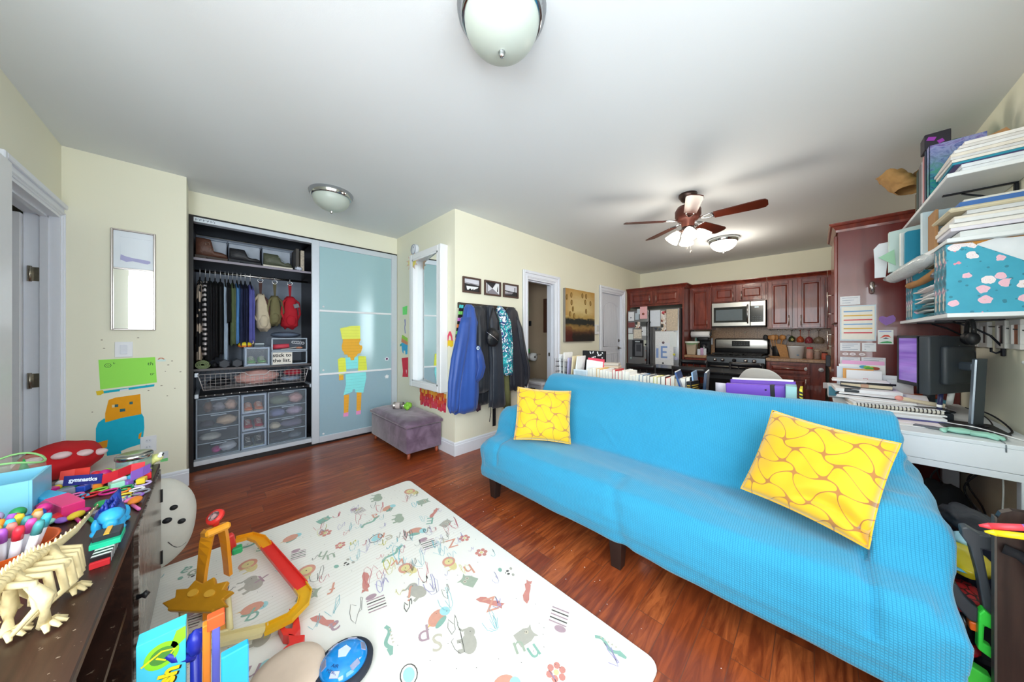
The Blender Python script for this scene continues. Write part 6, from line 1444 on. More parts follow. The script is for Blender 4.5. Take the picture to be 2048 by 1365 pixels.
for k, (x0_, c, tl, lb) in enumerate(((-.655, '#2c4f86', .30, 'blue translucent folder leaning at the left of the files'), (-.56, '#27374f', .10, 'dark navy folder with white specks leaning beside the blue one'))):
    t = thing('folder', lb, 'folder', (x0_, 2.52, BZ_+.002), rot=(0, -tl if k == 0 else .06, .12)); m = MB(); m.box(0, 0, .135, .012 if k == 0 else .018, .20, .27, .002); m.build('folder_cover', mat(c, .2, var=.1), t)
    m = MB(); m.box(.001, .01, .14, .006, .20, .272); m.build('papers', PAPER, t)
    if k:
        m = MB()
        for q in range(5): m.box(-.0095, -.03+.02*q, .20+.018*(q % 3), .0008, .008, .008)
        m.build('white_specks', PAPER, t)
t = thing('folder', 'pale blue folder between the navy folder and the paper wad', 'folder', (-.62, 2.60, BZ_+.002), rot=(0, -.10, .1)); m = MB(); m.box(0, 0, .13, .01, .2, .26, .002); m.build('folder_cover', mat('#8fb3d8', .4), t)
t = thing('paper_sheaf', 'crumpled sheaf of white and lilac papers between the folders and the purple file', 'papers', (-.44, 2.60, BZ_))
for k, c in enumerate(('#e9e4ef', '#b7b4dc', '#f2f1f4', '#e7b9c4')):
    m = MB(); m.grid(5, 4, lambda u, v: ((u-.5)*.12+.01*k, .03*k-.04+.01*noise.noise(Vector((u*3, v*3, k))), .02+v*(.175-.012*k)+.012*noise.noise(Vector((u*4, k, 1))))); m.build('sheet', mat(c, .8), t, solid=.003)
t = thing('file_box', 'upright purple box file with a black elastic band and white label', 'file', (-.27, 2.49, BZ_)); PUR = mat('#7a4fc4', .35, var=.05)
m = MB(); m.box(0, 0, .115, .30, .05, .20, .003, rot=(0, -.05, 0)); m.build('file_body', PUR, t)
m = MB(); m.box(.09, 0, .12, .022, .054, .205, .001, rot=(0, -.05, 0)); m.build('elastic_band', BLACK, t)
m = MB(); m.box(.13, -.028, .09, .035, .002, .06); m.build('label', PAPER, t)
m = MB(); m.lathe([(.001, .004), (.005, .003), (.005, 0)], loc=(.055, -.026, .19), rot=(PI/2, 0, 0), seg=10); m.build('rivet', BLACK, t)
t = thing('file_box', 'second purple file standing behind the banded one', 'file', (-.24, 2.56, BZ_)); m = MB(); m.box(0, 0, .12, .33, .04, .235, .003, rot=(0, -.05, 0)); m.build('file_body', mat('#6a3fb2', .35), t); m = MB(); m.box(0, -.0, .13, .31, .02, .235, rot=(0, -.05, 0)); m.build('papers', PAPER, t)
m = MB(); m.box(-.10, 2.50, BZ_+.115, .05, .16, .23, .003, rot=(0, 0, .05)); sw('folder', m, mat('#9cc9cc', .5), 'pale aqua file at the right end of the bookcase top', 'folder')
t = thing('ruled_folder', 'yellow-edged folder with a black comb strip at the end of the files', 'folder', (-.055, 2.49, BZ_)); m = MB(); m.box(-.02+.02, 0, .11, .012, .16, .22, .001); m.build('folder_cover', mat('#e9dc3c', .5), t)
m = MB()
for k in range(10): m.box(-.0, -.082, .03+.019*k, .02, .003, .010, rot=(0, .4, 0))
m.build('comb_strip', BLACK, t)
# left end: wire rack, magazines, photo frame, stacked books
t = thing('wire_magazine_rack', 'small black wire magazine rack at the left end of the bookcase', 'rack', (-1.75, 2.58, BZ_))
for k in range(6):
    m = MB(); z_ = .02+k*.05; m.tube([(-.11, -.10, z_), (.03, -.10, z_), (.03, .10, z_), (-.11, .10, z_)], .0022, 4, closed=True); m.build('wire_ring', BLACK, t)
for k in range(8):
    m = MB(); x0_, y0_ = ((-.11+.02*k, -.10) if k < 8 else (0, 0)); m.cyl((x0_, y0_, 0), (x0_-.01, y0_, .30), .0018, seg=4); m.build('wire_upright', BLACK, t)
for k, (c, hh, lb) in enumerate((('#c9cdd0', .34, 'grey printed magazine in the wire rack'), ('#ecebe6', .36, 'white magazine behind the grey one in the wire rack'), ('#b9b4d6', .31, 'lilac brochure right of the wire rack'), ('#e8d9b4', .33, 'cream booklet right of the lilac brochure'), ('#f0f0ee', .33, 'plain white folder beside the cream booklet'))):
    m = MB(); m.box(-1.81+.045*k, 2.56, BZ_+.004+hh/2, .012, .17, hh, .001, rot=(0, .04*k-.03, .1)); sw('magazine', m, PRN if k == 0 else mat(c, .5, var=.1, scale=30), lb, 'magazine')
t = thing('dotted_binder', 'black binder with white dots standing behind the magazines', 'binder', (-1.55, 2.70, BZ_)); m = MB(); m.box(0, 0, .19, .24, .04, .38, .002); m.build('binder_cover', BLACK, t)
m = MB(); r0 = random.Random(2)
for k in range(26): m.prism(ell(r0.uniform(-.11, .11), r0.uniform(.25, .37), .007, .007, 8), .0006, on_y(0, -.0203, 0))
m.build('white_dots', PAPER, t)
m = MB(); m.box(-1.50, 2.64, BZ_+.155, .17, .02, .31, .002, rot=(0, .05, 0)); sw('folder', m, mat('#e8506a', .5), 'coral pink folder in front of the dotted binder', 'folder')
m = MB(); m.box(-1.505, 2.615, BZ_+.145, .17, .012, .29, .001, rot=(0, .08, 0)); sw('folder', m, PAPER, 'white folder leaning on the coral pink one', 'folder')
t = thing('photo_frame', 'pale blue-white photo frame at the left of the book row', 'picture', (-1.56, 2.47, BZ_)); m = MB()
for a in ((-.075, .075, 0, .016), (-.075, .075, .194, .21)): m.bb(a[0], a[1], -.008, .008, a[2], a[3], .002)
m.bb(-.075, -.059, -.008, .008, .016, .194, .002); m.bb(.059, .075, -.008, .008, .016, .194, .002); m.build('frame', mat('#dfe9f0', .4), t); m = MB(); m.bb(-.06, .06, -.002, .004, .015, .195); m.build('picture', mat('#cfdfe8', .4, var=.2, scale=30), t)
for k, (c, lb) in enumerate((('#8a5a48', 'brown book at the bottom of the small flat pile'), ('#c9b7a4', 'tan book in the middle of the small flat pile'), ('#b9b2a8', 'grey-beige book on top of the small flat pile'))):
    m = MB(); m.box(-1.36, 2.69, BZ_+.20+.025*k+.0125, .17-.01*k, .085, .023, .002, rot=(0, 0, .1*k)); sw('book', m, mat(c, .5), lb, 'book', 'flat pile of books at the far left')
m = MB(); m.box(-1.36, 2.69, BZ_+.10, .16, .09, .198, .002); sw('storage_box', m, mat('#7c6a58', .7), 'brown box carrying the small flat pile of books', 'box')
m = MB(); m.box(-1.86, 2.46, BZ_+.06, .06, .08, .12, .003); sw('storage_box', m, mat('#9b7c5e', .6), 'small tan wooden box at the left end of the bookcase', 'box')
# -- desk and what lies on it
DW = mat('#e9eef4', .35, var=.02)
DT = .74
t = thing('desk', 'white desk along the right wall with a deep front panel', 'desk', (.40, 3.1, 0))
m = MW(t); m.bb(.10, .715, 2.485, 3.70, DT-.02, DT, .003); m.build('desktop', mat('#dfe6ec', .4, var=.02), t)
m = MW(t); m.bb(.11, .715, 2.487, 2.505, .615, DT-.02, .001); m.build('end_panel', DW, t)
m = MW(t); m.bb(.11, .64, 2.4865, 2.506, .582, .613, .001); m.build('lower_rail', DW, t)
for x_, y_ in ((.66, 2.51), (.14, 2.53), (.66, 3.66), (.14, 3.66)): m = MW(t); m.bb(x_-.025, x_+.045 if x_ > .5 else x_+.025, y_-.022, y_+.025, 0, .613 if y_ < 3 else DT-.02, .002); m.build('leg', DW, t)
m = MB(); m.cyl((.655, 2.486, .715), (.655, 2.486, .74), .002); m.v = [(p[0]-.05, p[1]-.003, p[2]) for p in m.v]
m = MB(); m.tube([(.60, 2.56, .742), (.598, 2.50, .743), (.598, 2.483, .735), (.598, 2.482, .705)], .0022, 5); sw('cable_clip', m, mat('#7d868c', .5), 'short thin grey wire bent over the near edge of the desk', 'wire')
# papers
def flat_pile(specs):
    z_ = DT+.0008
    for (cx_, cy_, sx_, sy_, th, rz_, m_, name, lb, cat) in specs:
        m = MB(); m.box(cx_, cy_, z_+th/2, sx_, sy_, th-.0006, .0008, rot=(0, 0, rz_)); sw(name, m, m_, lb, cat); z_ += th
    return z_
PB = mat('#dce4f0', .8); PA = mat('#f2f3f4', .8)
ztop = flat_pile([
    (.335, 2.74, .34, .25, .004, .15, mat('#ecebee', .7), 'magazine', 'thin glossy magazine at the bottom of the near paper pile', 'magazine'),
    (.35, 2.80, .32, .24, .005, -.1, mat('#e9dfe6', .6, var=.3, scale=12), 'magazine', 'pink-tinted magazine second in the near paper pile', 'magazine'),
    (.37, 2.86, .26, .22, .006, .2, mat('#4b4a86', .5, var=.5, scale=14), 'booklet', 'violet-blue booklet sticking out of the near paper pile', 'booklet'),
    (.33, 2.90, .33, .26, .016, .05, mat('#dfe1e4', .6), 'notebook', 'silver-grey ring binder in the middle of the near paper pile', 'binder'),
    (.33, 2.96, .34, .26, .008, .12, PA, 'papers', 'loose white papers under the spiral notebook', 'papers')])
t = thing('spiral_notebook', 'spiral notebook with a row of black rings at the front of the paper pile', 'notebook', (.33, 2.99, ztop), .10)
m = MB(); m.box(0, 0, .010, .34, .24, .016, .001); m.build('pages', PG, t)
m = MB(); m.box(0, 0, .020, .345, .245, .003); m.build('cover', mat('#e9ecef', .6), t)
for k in range(22):
    m = MB(); m.tube([(-.155+k*.0147, -.125+.010*math.cos(a), .011+.012*math.sin(a)) for a in [q*PI/4 for q in range(8)]], .0022, 5, closed=True); m.build('ring', mat('#231d20', .4), t)
zt = ztop+.023
for k, (cx_, cy_, sx_, sy_, rz_, c, lb, th) in enumerate(((.33, 3.07, .36, .26, .25, '#f1f2f3', 'white sheet lying over the spiral notebook', .004), (.28, 3.12, .33, .26, -.1, '#eff1f4', 'white printed letter above the spiral notebook', .006), (.31, 3.2, .38, .25, -.16, '#23242a', 'black clipboard tilting out of the paper pile', .005), (.32, 3.21, .37, .26, -.12, '#eef0f3', 'white sheaf on the black clipboard', .008), (.25, 3.28, .30, .24, .05, '#f0f1f3', 'thick wad of white papers behind the clipboard', .022))):
    m = MB(); m.box(cx_, cy_, zt+th/2, sx_, sy_, th-.0006, .0008, rot=(0, 0, rz_)); sw('paper_sheaf', m, mat(c, .7, var=.03), lb, 'papers'); zt += th
t = thing('notebook', 'black hardcover sketchbook with a tan leather clasp on the pile', 'notebook', (.26, 3.36, zt), -.04)
m = MB(); m.box(0, 0, .016, .235, .17, .022); m.build('pages', mat('#e8d9ba', .9, var=.1, scale=80), t)
m = MB(); m.box(0, 0, .003, .24, .18, .004); m.box(0, 0, .030, .24, .18, .005); m.box(-.12, 0, .0165, .003, .18, .031); m.build('cover', BLACK, t)
m = MB(); m.box(-.005, -.09, .017, .035, .004, .024, .002); m.build('clasp', mat('#c39b82', .6), t)
m = MB(); m.cyl((.26, 3.262, zt+.039), (.39, 3.275, zt+.037), .004, .007, 8); sw('marker_pen', m, BLACK, 'black pen lying on top of the sketchbook edge', 'pen')
m = MB(); m.box(.235, 3.40, zt+.0345, .28, .15, .002); m.box(.235, 3.41, zt+.040, .27, .15, .008)
sw('paper_sheaf', m, mat('#f3f4f5', .7), 'flat white papers on top of the black sketchbook', 'papers')
# upright leaning papers against the pantry
def leaning(label, u0, u1, v0, v1, y_, c, name='paper', th=.003, extra=None):
    a = at(u0, v0, y=y_); b_ = at(u1, v1, y=y_)
    x0_, x1_ = a.x, b_.x; z1_, z0_ = a.z, min(b_.z, .95)
    m = MB(); m.box((x0_+x1_)/2, y_+.012, (z0_+z1_)/2, x1_-x0_, th, z1_-z0_, .0005, rot=(-.10, 0, 0)); sw(name, m, mat(c, .75, var=.04, scale=9), label, 'papers')
leaning('pink card at the back of the upright papers beside the pantry', 1684, 1770, 721, 790, 3.66, '#efb4dd')
leaning('white sheet with coloured scribbles leaning on the pink card', 1678, 1772, 728, 790, 3.63, '#eef1f3')
leaning('pale blue backed sheet at the left of the upright papers', 1674, 1725, 733, 800, 3.60, '#d6e3f0')
leaning('tan edged envelope in the upright papers', 1686, 1748, 737, 790, 3.57, '#e3a862')
leaning('large white letter at the front of the upright papers', 1693, 1765, 740, 790, 3.54, '#f0f2f4')
leaning('white printed sheets leaning right of the letter', 1745, 1796, 750, 790, 3.57, '#e7ebf2')
leaning('shaded pencil sketch on white paper at the right of the upright papers', 1775, 1828, 760, 800, 3.50, '#e3e6ec')
c0 = at(1727, 731, y=3.615)
m = MB(); r0 = random.Random(9)
for k, c in enumerate(((0, 0, '#4fa3c0'), (.02, -.004, '#8bc34a'), (.045, -.006, '#d9d34a'), (.06, -.01, '#a04a3a'), (.03, -.012, '#57a64f'))):
    m.mi = k; m.prism(ell(c0.x+c[0], c0.z+c[1]-.012, .022, .012, 12), .0008, on_y(0, 3.612-.0008*k, 0))
sw('child_drawing', m, [mat(c, .8) for c in ('#4fa3c0', '#8bc34a', '#d9d34a', '#a04a3a', '#57a64f')], 'tiny colourful child drawing at the top of the upright papers', 'drawing')
c0 = at(1731, 760, y=3.53); m = MB()
for a in ((-.012, .012, .006, .009), (-.012, .012, -.009, -.006), (.009, .012, -.006, .006), (-.012, -.009, -.006, .006)): m.bb(c0.x+a[0], c0.x+a[1], 3.524, 3.5245, c0.z+a[2], c0.z+a[3])
sw('red_stamp', m, mat('#d0454f', .7), 'tiny red square stamp on the large white letter', 'stamp')
m = MB(); m.box(.105+.02, 3.50, DT+.008+.04, .10, .16, .095, .004); m.mi = 1; m.box(.125, 3.415, DT+.05, .09, .008, .07, .002); sw('storage_box', m, [mat('#d8dde0', .5), mat('#5aa3bd', .4)], 'white box with a teal front at the left corner of the desk', 'box')
m = MB(); m.box(.19, 3.20, DT+.075, .08, .05, .03, .008, rot=(0, 0, .1), seg=2); m.box(.185, 3.23, DT+.10, .10, .02, .012, .004, rot=(0, .1, .1))
m.v = [(p[0]-.005, p[1]-.02, p[2]+.02) for p in m.v]
sw('stapler', m, mat('#2d363c', .35), 'dark grey stapler-like gadget on the left of the paper pile', 'stapler')
# teal books and box behind the monitor
m = MB(); m.box(.50, 3.50, DT+.012, .22, .17, .024, .002); sw('book', m, mat('#23252b', .5), 'black book at the bottom of the pile under the purple screen', 'book')
m = MB(); m.box(.50, 3.49, DT+.041, .22, .17, .032, .002); sw('book', m, mat('#4f9bb0', .4, var=.15, scale=20), 'teal book in the pile under the purple screen', 'book')
m = MB(); m.box(.50, 3.50, DT+.062, .20, .15, .008, .002); sw('book', m, mat('#c4572c', .5), 'thin orange-red book on top of the teal one', 'book')
# monitors
def monitor(label, p0, p1, z0, z1, thick, face, screen, back=False):
    d = Vector((p1[0]-p0[0], p1[1]-p0[1])); L = d.length; ang = math.atan2(d.y, d.x)
    t = thing('computer_monitor', label, 'monitor', ((p0[0]+p1[0])/2, (p0[1]+p1[1])/2, DT), ang)
    h = z1-z0; zc = (z0+z1)/2-DT
    m = MB(); m.box(0, -thick/2*face, zc, L, thick, h, .008, seg=2); m.box(0, -(thick+.012)*face, zc-.0, L*.62, .03, h*.66, .012, seg=2); m.build('housing', mat('#33393f', .5), t)
    m = MB()
    for a in ((-L/2, L/2, h/2-.018, h/2), (-L/2, L/2, -h/2, -h/2+.024)): m.bb(a[0], a[1], 0, .004*face, zc+a[2], zc+a[3])
    m.bb(-L/2, -L/2+.018, 0, .004*face, zc-h/2, zc+h/2); m.bb(L/2-.018, L/2, 0, .004*face, zc-h/2, zc+h/2); m.build('bezel', mat('#24282d', .4), t)
    m = MB(); m.bb(-L/2+.018, L/2-.018, .0005*face, .002*face, zc-h/2+.024, zc+h/2-.018); m.build('screen', screen, t)
    return t, L
n = NT('purple_screen', '#5d3a8c', .15); s3 = n.sep(); q = n.noise(n.comb(n.math('MULTIPLY', s3[0], 1.), 0, n.math('MULTIPLY', s3[2], 14.)), 1., 3); cc = n.ramp(q, [(.35, '#5a3c92'), (.6, '#8466b6')]); n.col(cc); n.nt.links.new(cc, n.b.inputs['Emission Color']); n.b.inputs['Emission Strength'].default_value = .55
t, L = monitor('computer monitor with a purple screen, farther one on the desk', (.425, 3.50), (.535, 3.10), .885, 1.222, .04, -1, n.m)
m = MB(); m.box(0, .05, .075, .06, .03, .15, .004); m.box(0, .05, .006, .18, .14, .012, .005); m.build('stand', mat('#2b2f34', .5), t)
t, L = monitor('computer monitor seen from its dark back, nearer one on the desk', (.409, 2.80), (.62, 3.15), .895, 1.217, .045, 1, mat('#101114', .1))
m = MB(); A_ = Mx((-L*.04, -.0455, .40), (PI/2, 0, 0)) ; m.stroke([(.018*math.cos(a)*.8, .02*math.sin(a)+.0) for a in [i*PI/8 for i in range(17)]], .003, 0, A_); text(m, 'DELL', .013, A_ @ Mx((0, 0, 0)))
m.v = [(p[0]+.03, p[1]-.0135, p[2]+.005) for p in m.v]; m.build('maker_mark', mat('#8b949b', .3, .8), t)
m = MW(t); m.tube([(.545, 2.985, .83), (.55, 2.975, .90)], .012, 10); m.build('cable_plug', mat('#c9ccc8', .5), t)
t = thing('monitor_stand', 'grey upright monitor stand with an arm and flat base', 'stand', (.60, 2.85, DT))
m = MW(t); m.bb(.47, .66, 2.68, 2.90, DT+.001, DT+.014, .004); m.build('base_plate', mat('#1d2025', .4), t)
m = MW(t); m.loft([[(.578+.012*q, 2.845, z_), (.59+.012*q, 2.825, z_), (.625+.012*q, 2.86, z_), (.612+.012*q, 2.88, z_)] for z_, q in ((DT+.014, 0), (1.10, 1))], smooth=False); m.build('upright', mat('#555e66', .35, .6), t)
m = MW(t); m.loft([[(.576+.012*q, 2.843, z_), (.582+.012*q, 2.830, z_), (.588+.012*q, 2.828, z_), (.580+.012*q, 2.848, z_)] for z_, q in ((DT+.016, 0), (1.095, 1))], smooth=False); m.build('bright_edge', mat('#9aa6b4', .3, .6), t)
m = MW(t); m.box(.585, 2.90, 1.055, .035, .11, .045, .008, rot=(0, 0, .35)); m.build('arm', mat('#5b6570', .4, .4), t)
def tubething(name, label, cat, pts, r, m_, group=None):
    m = MB(); n_ = len(pts)
    P = []
    for i in range(n_-1):   # catmull-rom smoothing
        p0, p1, p2, p3 = (Vector(pts[max(i-1, 0)]), Vector(pts[i]), Vector(pts[i+1]), Vector(pts[min(i+2, n_-1)]))
        for q in range(6):
            s_ = q/6; P.append(.5*((2*p1)+(p2-p0)*s_+(2*p0-5*p1+4*p2-p3)*s_*s_+(3*p1-p0-3*p2+p3)*s_**3))
    P.append(Vector(pts[-1])); m.tube([tuple(p) for p in P], r, 6); return sw(name, m, m_, label, cat, group)
tubething('cable', 'looped thick black cable behind the monitor stand', 'cable', [(.63, 3.05, DT+.006), (.66, 3.12, DT+.05), (.69, 3.0, DT+.04), (.69, 2.80, DT+.008), (.64, 2.72, DT+.006), (.60, 2.80, DT+.02)], .004, BLACK)
tubething('cable', 'thin black cable lying between wall and stand', 'cable', [(.64, 3.2, DT+.05), (.67, 3.05, DT+.03), (.66, 2.9, DT+.01), (.61, 2.76, DT+.02)], .003, BLACK)
tubething('cable', 'white charging cable running along the desk to the wall', 'cable', [(.44, 2.86, DT+.03), (.50, 2.75, DT+.022), (.56, 2.70, DT+.024), (.62, 2.68, DT+.012), (.67, 2.60, DT+.005), (.70, 2.52, DT+.004)], .0028, mat('#e8eaec', .5))
tubething('cable', 'black cord hanging from the headphones to the desk', 'cable', [(.605, 2.90, 1.14), (.61, 2.90, 1.12), (.62, 2.95, 1.0), (.63, 3.0, .85)], .0022, BLACK)
m = MB(); m.box(.50, 2.62, DT+.006, .26, .045, .008, .002, rot=(0, 0, -.28)); sw('metal_ruler', m, mat('#6c7278', .3, .6), 'dark metal ruler in front of the monitor stand', 'ruler')
m = MB(); m.box(.46, 2.98, DT+.024, .15, .17, .045, .010, rot=(0, 0, .2), seg=2); m.box(.47, 2.98, DT+.055, .12, .13, .014, .004, rot=(0, 0, .1)); sw('docking_box', m, mat('#25292f', .5), 'black box and pouch under the nearer monitor', 'box')
m = MB(); m.tube([(.375, 3.0, DT+.095), (.44, 3.0, DT+.085), (.53, 2.98, DT+.075)], [.014, .010, .014], 8); m.mi = 1; m.ball((.37, 3.0, DT+.096), .019, (1, 1, .8)); sw('rolled_paper', m, [mat('#d8c9ae', .8), mat('#e59b92', .8)], 'rolled cream paper with a pink end under the nearer monitor', 'paper roll')
t = thing('pen', 'white and navy striped marker standing under the nearer monitor', 'pen', (.50, 2.92, DT+.06)); m = MB(); m.cyl((0, 0, 0), (.005, 0, .10), .010); m.build('barrel', mat('#2b3056', .4), t); m = MB(); m.cyl((.005, 0, .10), (.006, 0, .13), .006); m.build('cap', PAPER, t); m = MB(); m.cyl((.0005, 0, .015), (.001, 0, .03), .0105); m.build('white_band', PAPER, t)
# mint rubber glove
m = MB(); m.ball((.505, 2.60, DT+.014), 1, (.05, .035, .013), amp=.2, fr=9)
for k, (dx, dy) in enumerate(((.10, -.005), (.115, -.03), (.11, -.055), (.09, -.07))): m.tube([(.53, 2.60-.008*k, DT+.012), (.50+dx*.8, 2.60+dy*.6, DT+.014), (.50+dx, 2.60+dy, DT+.008)], [.011, .010, .006], 8)
m.tube([(.47, 2.60, DT+.012), (.45, 2.575, DT+.012), (.455, 2.56, DT+.007)], [.012, .010, .006], 8)
sw('rubber_glove', m, mat('#9ad0bf', .6, var=.08), 'mint green rubber glove lying on the bare part of the desk', 'glove')
# under the desk
m = MB(); m.bb(.12, .40, 3.2, 3.68, .30, .32); m.bb(.12, .14, 3.2, 3.68, 0, .30); m.bb(.38, .40, 3.2, 3.68, 0, .30); m.bb(.12, .40, 3.2, 3.68, .56, .58)
m.bb(.38, .40, 3.2, 3.68, .32, .56); sw('under_desk_shelf', m, mat('#4b2f26', .6, var=.2), 'brown shelf unit full of papers under the desk', 'shelf')
m = MB(); m.box(.26, 3.33, .35, .2, .24, .05, .003); sw('papers', m, mat('#9a948e', .8), 'grey stack of papers on the shelf under the desk', 'papers')
m = MB(); m.box(.25, 3.33, .45, .18, .22, .14, .01); sw('storage_box', m, mat('#1c2f66', .6), 'dark blue box on the shelf under the desk', 'box')
m = MB(); blob(m, .40, .60, 2.75, 2.95, 0, .42, .2, 6); sw('duffel_bag', m, mat('#111216', .8), 'black soft bag standing under the desk', 'bag')
tubething('cable', 'thin white cord hanging down under the desk near the leg', 'cable', [(.60, 2.53, .615), (.602, 2.53, .50), (.595, 2.53, .38), (.57, 2.53, .30), (.57, 2.53, .004)], .003, mat('#b9b9b4', .6))
for k, (x_, y_) in enumerate(((.50, 2.9), (.55, 3.05), (.60, 2.85), (.45, 3.1), (.64, 3.0))):
    tubething('cable', 'black cable dangling in the tangle under the desk', 'cable', [(x_, y_, .715), (x_+.03*(-1)**k, y_, .55), (x_-.03, y_+.02, .40), (x_+.02, y_, .25), (x_+.04, y_-.03, .004)], .004, BLACK, 'tangled cables under the desk')
# -- wall shelves
SHW = mat('#e7edf0', .4, var=.02)
for z_, ya, yb, lb in ((2.015, 2.556, 3.71, 'top white wall shelf above the desk, loaded with magazines and books'), (1.697, 2.556, 3.06, 'middle white wall shelf above the desk, holding sheaves and folders'), (1.33, 2.556, 3.71, 'bottom white wall shelf above the desk, holding floral magazine files')):
    t = thing('wall_shelf', lb, 'shelf', (.59, (ya+yb)/2, z_-.02))
    m = MW(t); m.bb(.46, XR-.002, ya, yb, z_-.02, z_, .002); m.build('shelf_board', SHW, t)
    for yb_ in ((3.012, 3.45) if z_ != 1.697 else (2.9,)):
        if z_ > 1.9: yb_ -= .15
        m = MW(t); m.bb(.50, XR-.004, yb_-.008, yb_+.008, z_-.028, z_-.02, .001); m.bb(XR-.016, XR-.004, yb_-.010, yb_+.010, z_-.22, z_-.028, .002)
        m.tube([(.56, yb_, z_-.03), (.62, yb_, z_-.06), (.68, yb_, z_-.11), (XR-.012, yb_, z_-.17)], .005, 6)
        m.tube([(XR-.01, yb_, z_-.19), (XR-.03, yb_, z_-.205), (XR-.045, yb_, z_-.195), (XR-.045, yb_, z_-.175)], .005, 6)
        m.build('bracket', mat('#20232a', .4, .5), t)
# floral magazine files
def floral_mat():
    n = NT('floral_teal_paper', '#2a9cb9', .55); P = n.tc.outputs['Object']
    base = n.mix(n.noise(P, 14., 3), '#2695b4', '#3fb0cc')
    leaf = n.math('LESS_THAN', n.vor(P, 38.), .22); base = n.mix(n.math('MULTIPLY', leaf, .7), base, '#1f6d80')
    wob = n.noise(P, 60., 1, out='Color'); va = n.nt.nodes.new('ShaderNodeVectorMath'); va.operation = 'MULTIPLY_ADD'; n.nt.links.new(wob, va.inputs[0]); va.inputs[1].default_value = (.012, .012, .012); n.nt.links.new(P, va.inputs[2])
    d = n.vor(va.outputs[0], 23.); cl_ = n.vor(va.outputs[0], 23., 'Color'); sp = n.nt.nodes.new('ShaderNodeSeparateColor'); n.nt.links.new(cl_, sp.inputs[0])
    fl = n.math('MULTIPLY', n.math('LESS_THAN', d, .44), n.math('GREATER_THAN', sp.outputs[0], .35))
    pet = n.ramp(sp.outputs[1], [(0, '#f4eef0'), (.45, '#f0c3d3'), (.75, '#ea8fa5')], 'CONSTANT')
    pet = n.mix(n.math('MULTIPLY', n.math('GREATER_THAN', n.math('SINE', n.math('MULTIPLY', d, 60.)), .3), .35), pet, '#e9a9be')
    pet = n.mix(n.math('LESS_THAN', d, .08), pet, '#d8c7b2')
    n.col(n.mix(fl, base, pet)); return n.m
FLOR = floral_mat()
n = NT('floral_file_spine', '#27788f', .55); P = n.tc.outputs['Object']; q = n.noise(P, 26., 3)
n.col(n.ramp(q, [(.36, '#1f5f72'), (.48, '#2b7f96'), (.54, '#3c9bb0'), (.60, '#c98aa0'), (.66, '#e9dfe0')])); SPINE = n.m
for y_, lb in ((2.585, 'floral teal magazine file nearest the camera, flat side showing papers inside'), (2.652, 'floral teal magazine file second from the near end of the bottom shelf'), (2.719, 'floral teal magazine file third from the near end of the bottom shelf'), (3.30, 'floral teal magazine file beyond the stack of envelopes, nearer one'), (3.368, 'floral teal magazine file beyond the envelopes, middle of three'), (3.436, 'floral teal magazine file beyond the envelopes, farthest one')):
    t = thing('magazine_file', lb, 'magazine file', (.59, y_+.03, 1.3305))
    zt_ = 1.672
    side = [(.463, 1.331), (.715, 1.331), (.715, 1.52), (.545, 1.655), (.535, 1.668), (.463, zt_)]
    m = MW(t); m.prism([(p[0], p[1]) for p in side], .003, on_y(0, y_, 0)); m.prism(side, .003, on_y(0, y_+.063, 0)); m.build('floral_side', FLOR, t)
    m = MW(t); m.bb(.4605, .463, y_-.003, y_+.063, 1.331, zt_); m.bb(.713, .716, y_, y_+.06, 1.331, 1.52); m.bb(.463, .713, y_, y_+.06, 1.331, 1.334); m.build('floral_spine', SPINE, t)
    m = MW(t)
    for zz, hh in ((1.345, .045), (1.385, .045), (1.585, .032), (1.612, .038)): m.prism(ell(y_+.03, zz+hh/2, .012, hh/2, 12), .0006, Matrix.Translation((.4604, 0, 0)) @ Matrix(((0, 0, -1, 0), (1, 0, 0, 0), (0, 1, 0, 0), (0, 0, 0, 1))))
    m.build('spine_flowers', mat('#dcd2c4', .6, var=.1), t)
m = MB(); m.bb(.475, .71, 2.612, 2.622, 1.336, 1.683); sw('orange_folder', m, mat('#eba64a', .6), 'orange folder standing in the nearest floral magazine file', 'folder')
m = MB(); m.prism([(.51, 1.34), (.708, 1.34), (.708, 1.668), (.635, 1.672), (.60, 1.678), (.55, 1.66)], .014, on_y(0, 2.608, 0)); sw('paper_sheaf', m, mat('#e9eff5', .7), 'white papers in front of the orange folder in the nearest file', 'papers')
# envelopes between the files
cs = ['#1f6f7c', '#2a8592', '#d9e2e4', '#256d78', '#3c8e99', '#e3e6e6', '#e9ecec', '#dcdfe3', '#e6e9ec', '#c9cfd6', '#e2dede', '#b5b9c2']
nm = ['dark teal envelope at the bottom', 'teal envelope second from the bottom', 'pale grey envelope third from the bottom', 'deep teal envelope fourth from the bottom', 'mid teal envelope fifth from the bottom', 'white envelope in the lower middle', 'bright white envelope in the middle', 'bluish white envelope above the middle', 'white envelope near the top', 'grey envelope near the top', 'off-white envelope second from the top', 'slate grey packet on top']
z_ = 1.3308
for i, c in enumerate(cs):
    th = .016; m = MB(); ang = .12*math.sin(i*2.3)
    m.grid(8, 6, lambda u, v: (.475+.02*math.sin(i*1.7)+u*.22, 2.815+.43*v*.98, z_+.004+.004*math.sin(u*5+i)+.004*math.sin(v*6+i*2)))
    sw('envelope', m, mat(c, .5, var=.1), nm[i]+' of the heap between the floral files', 'envelope', solid=.008); z_ += th
m = MB(); m.tube([(.44, 3.22, 1.545), (.47, 3.12, 1.555), (.50, 2.98, 1.585), (.50, 2.92, 1.60)], [.022, .020, .024, .018], 8); sw('paper_packet', m, mat('#a87c4c', .7, var=.2), 'crumpled brown paper roll sticking out above the envelope heap', 'paper')
m = MB(); m.ball((.50, 2.86, 1.56), 1, (.035, .05, .028), amp=.3); sw('foil_ball', m, mat('#6d7684', .4, .5), 'crumpled grey-blue packet on the envelope heap', 'packet')
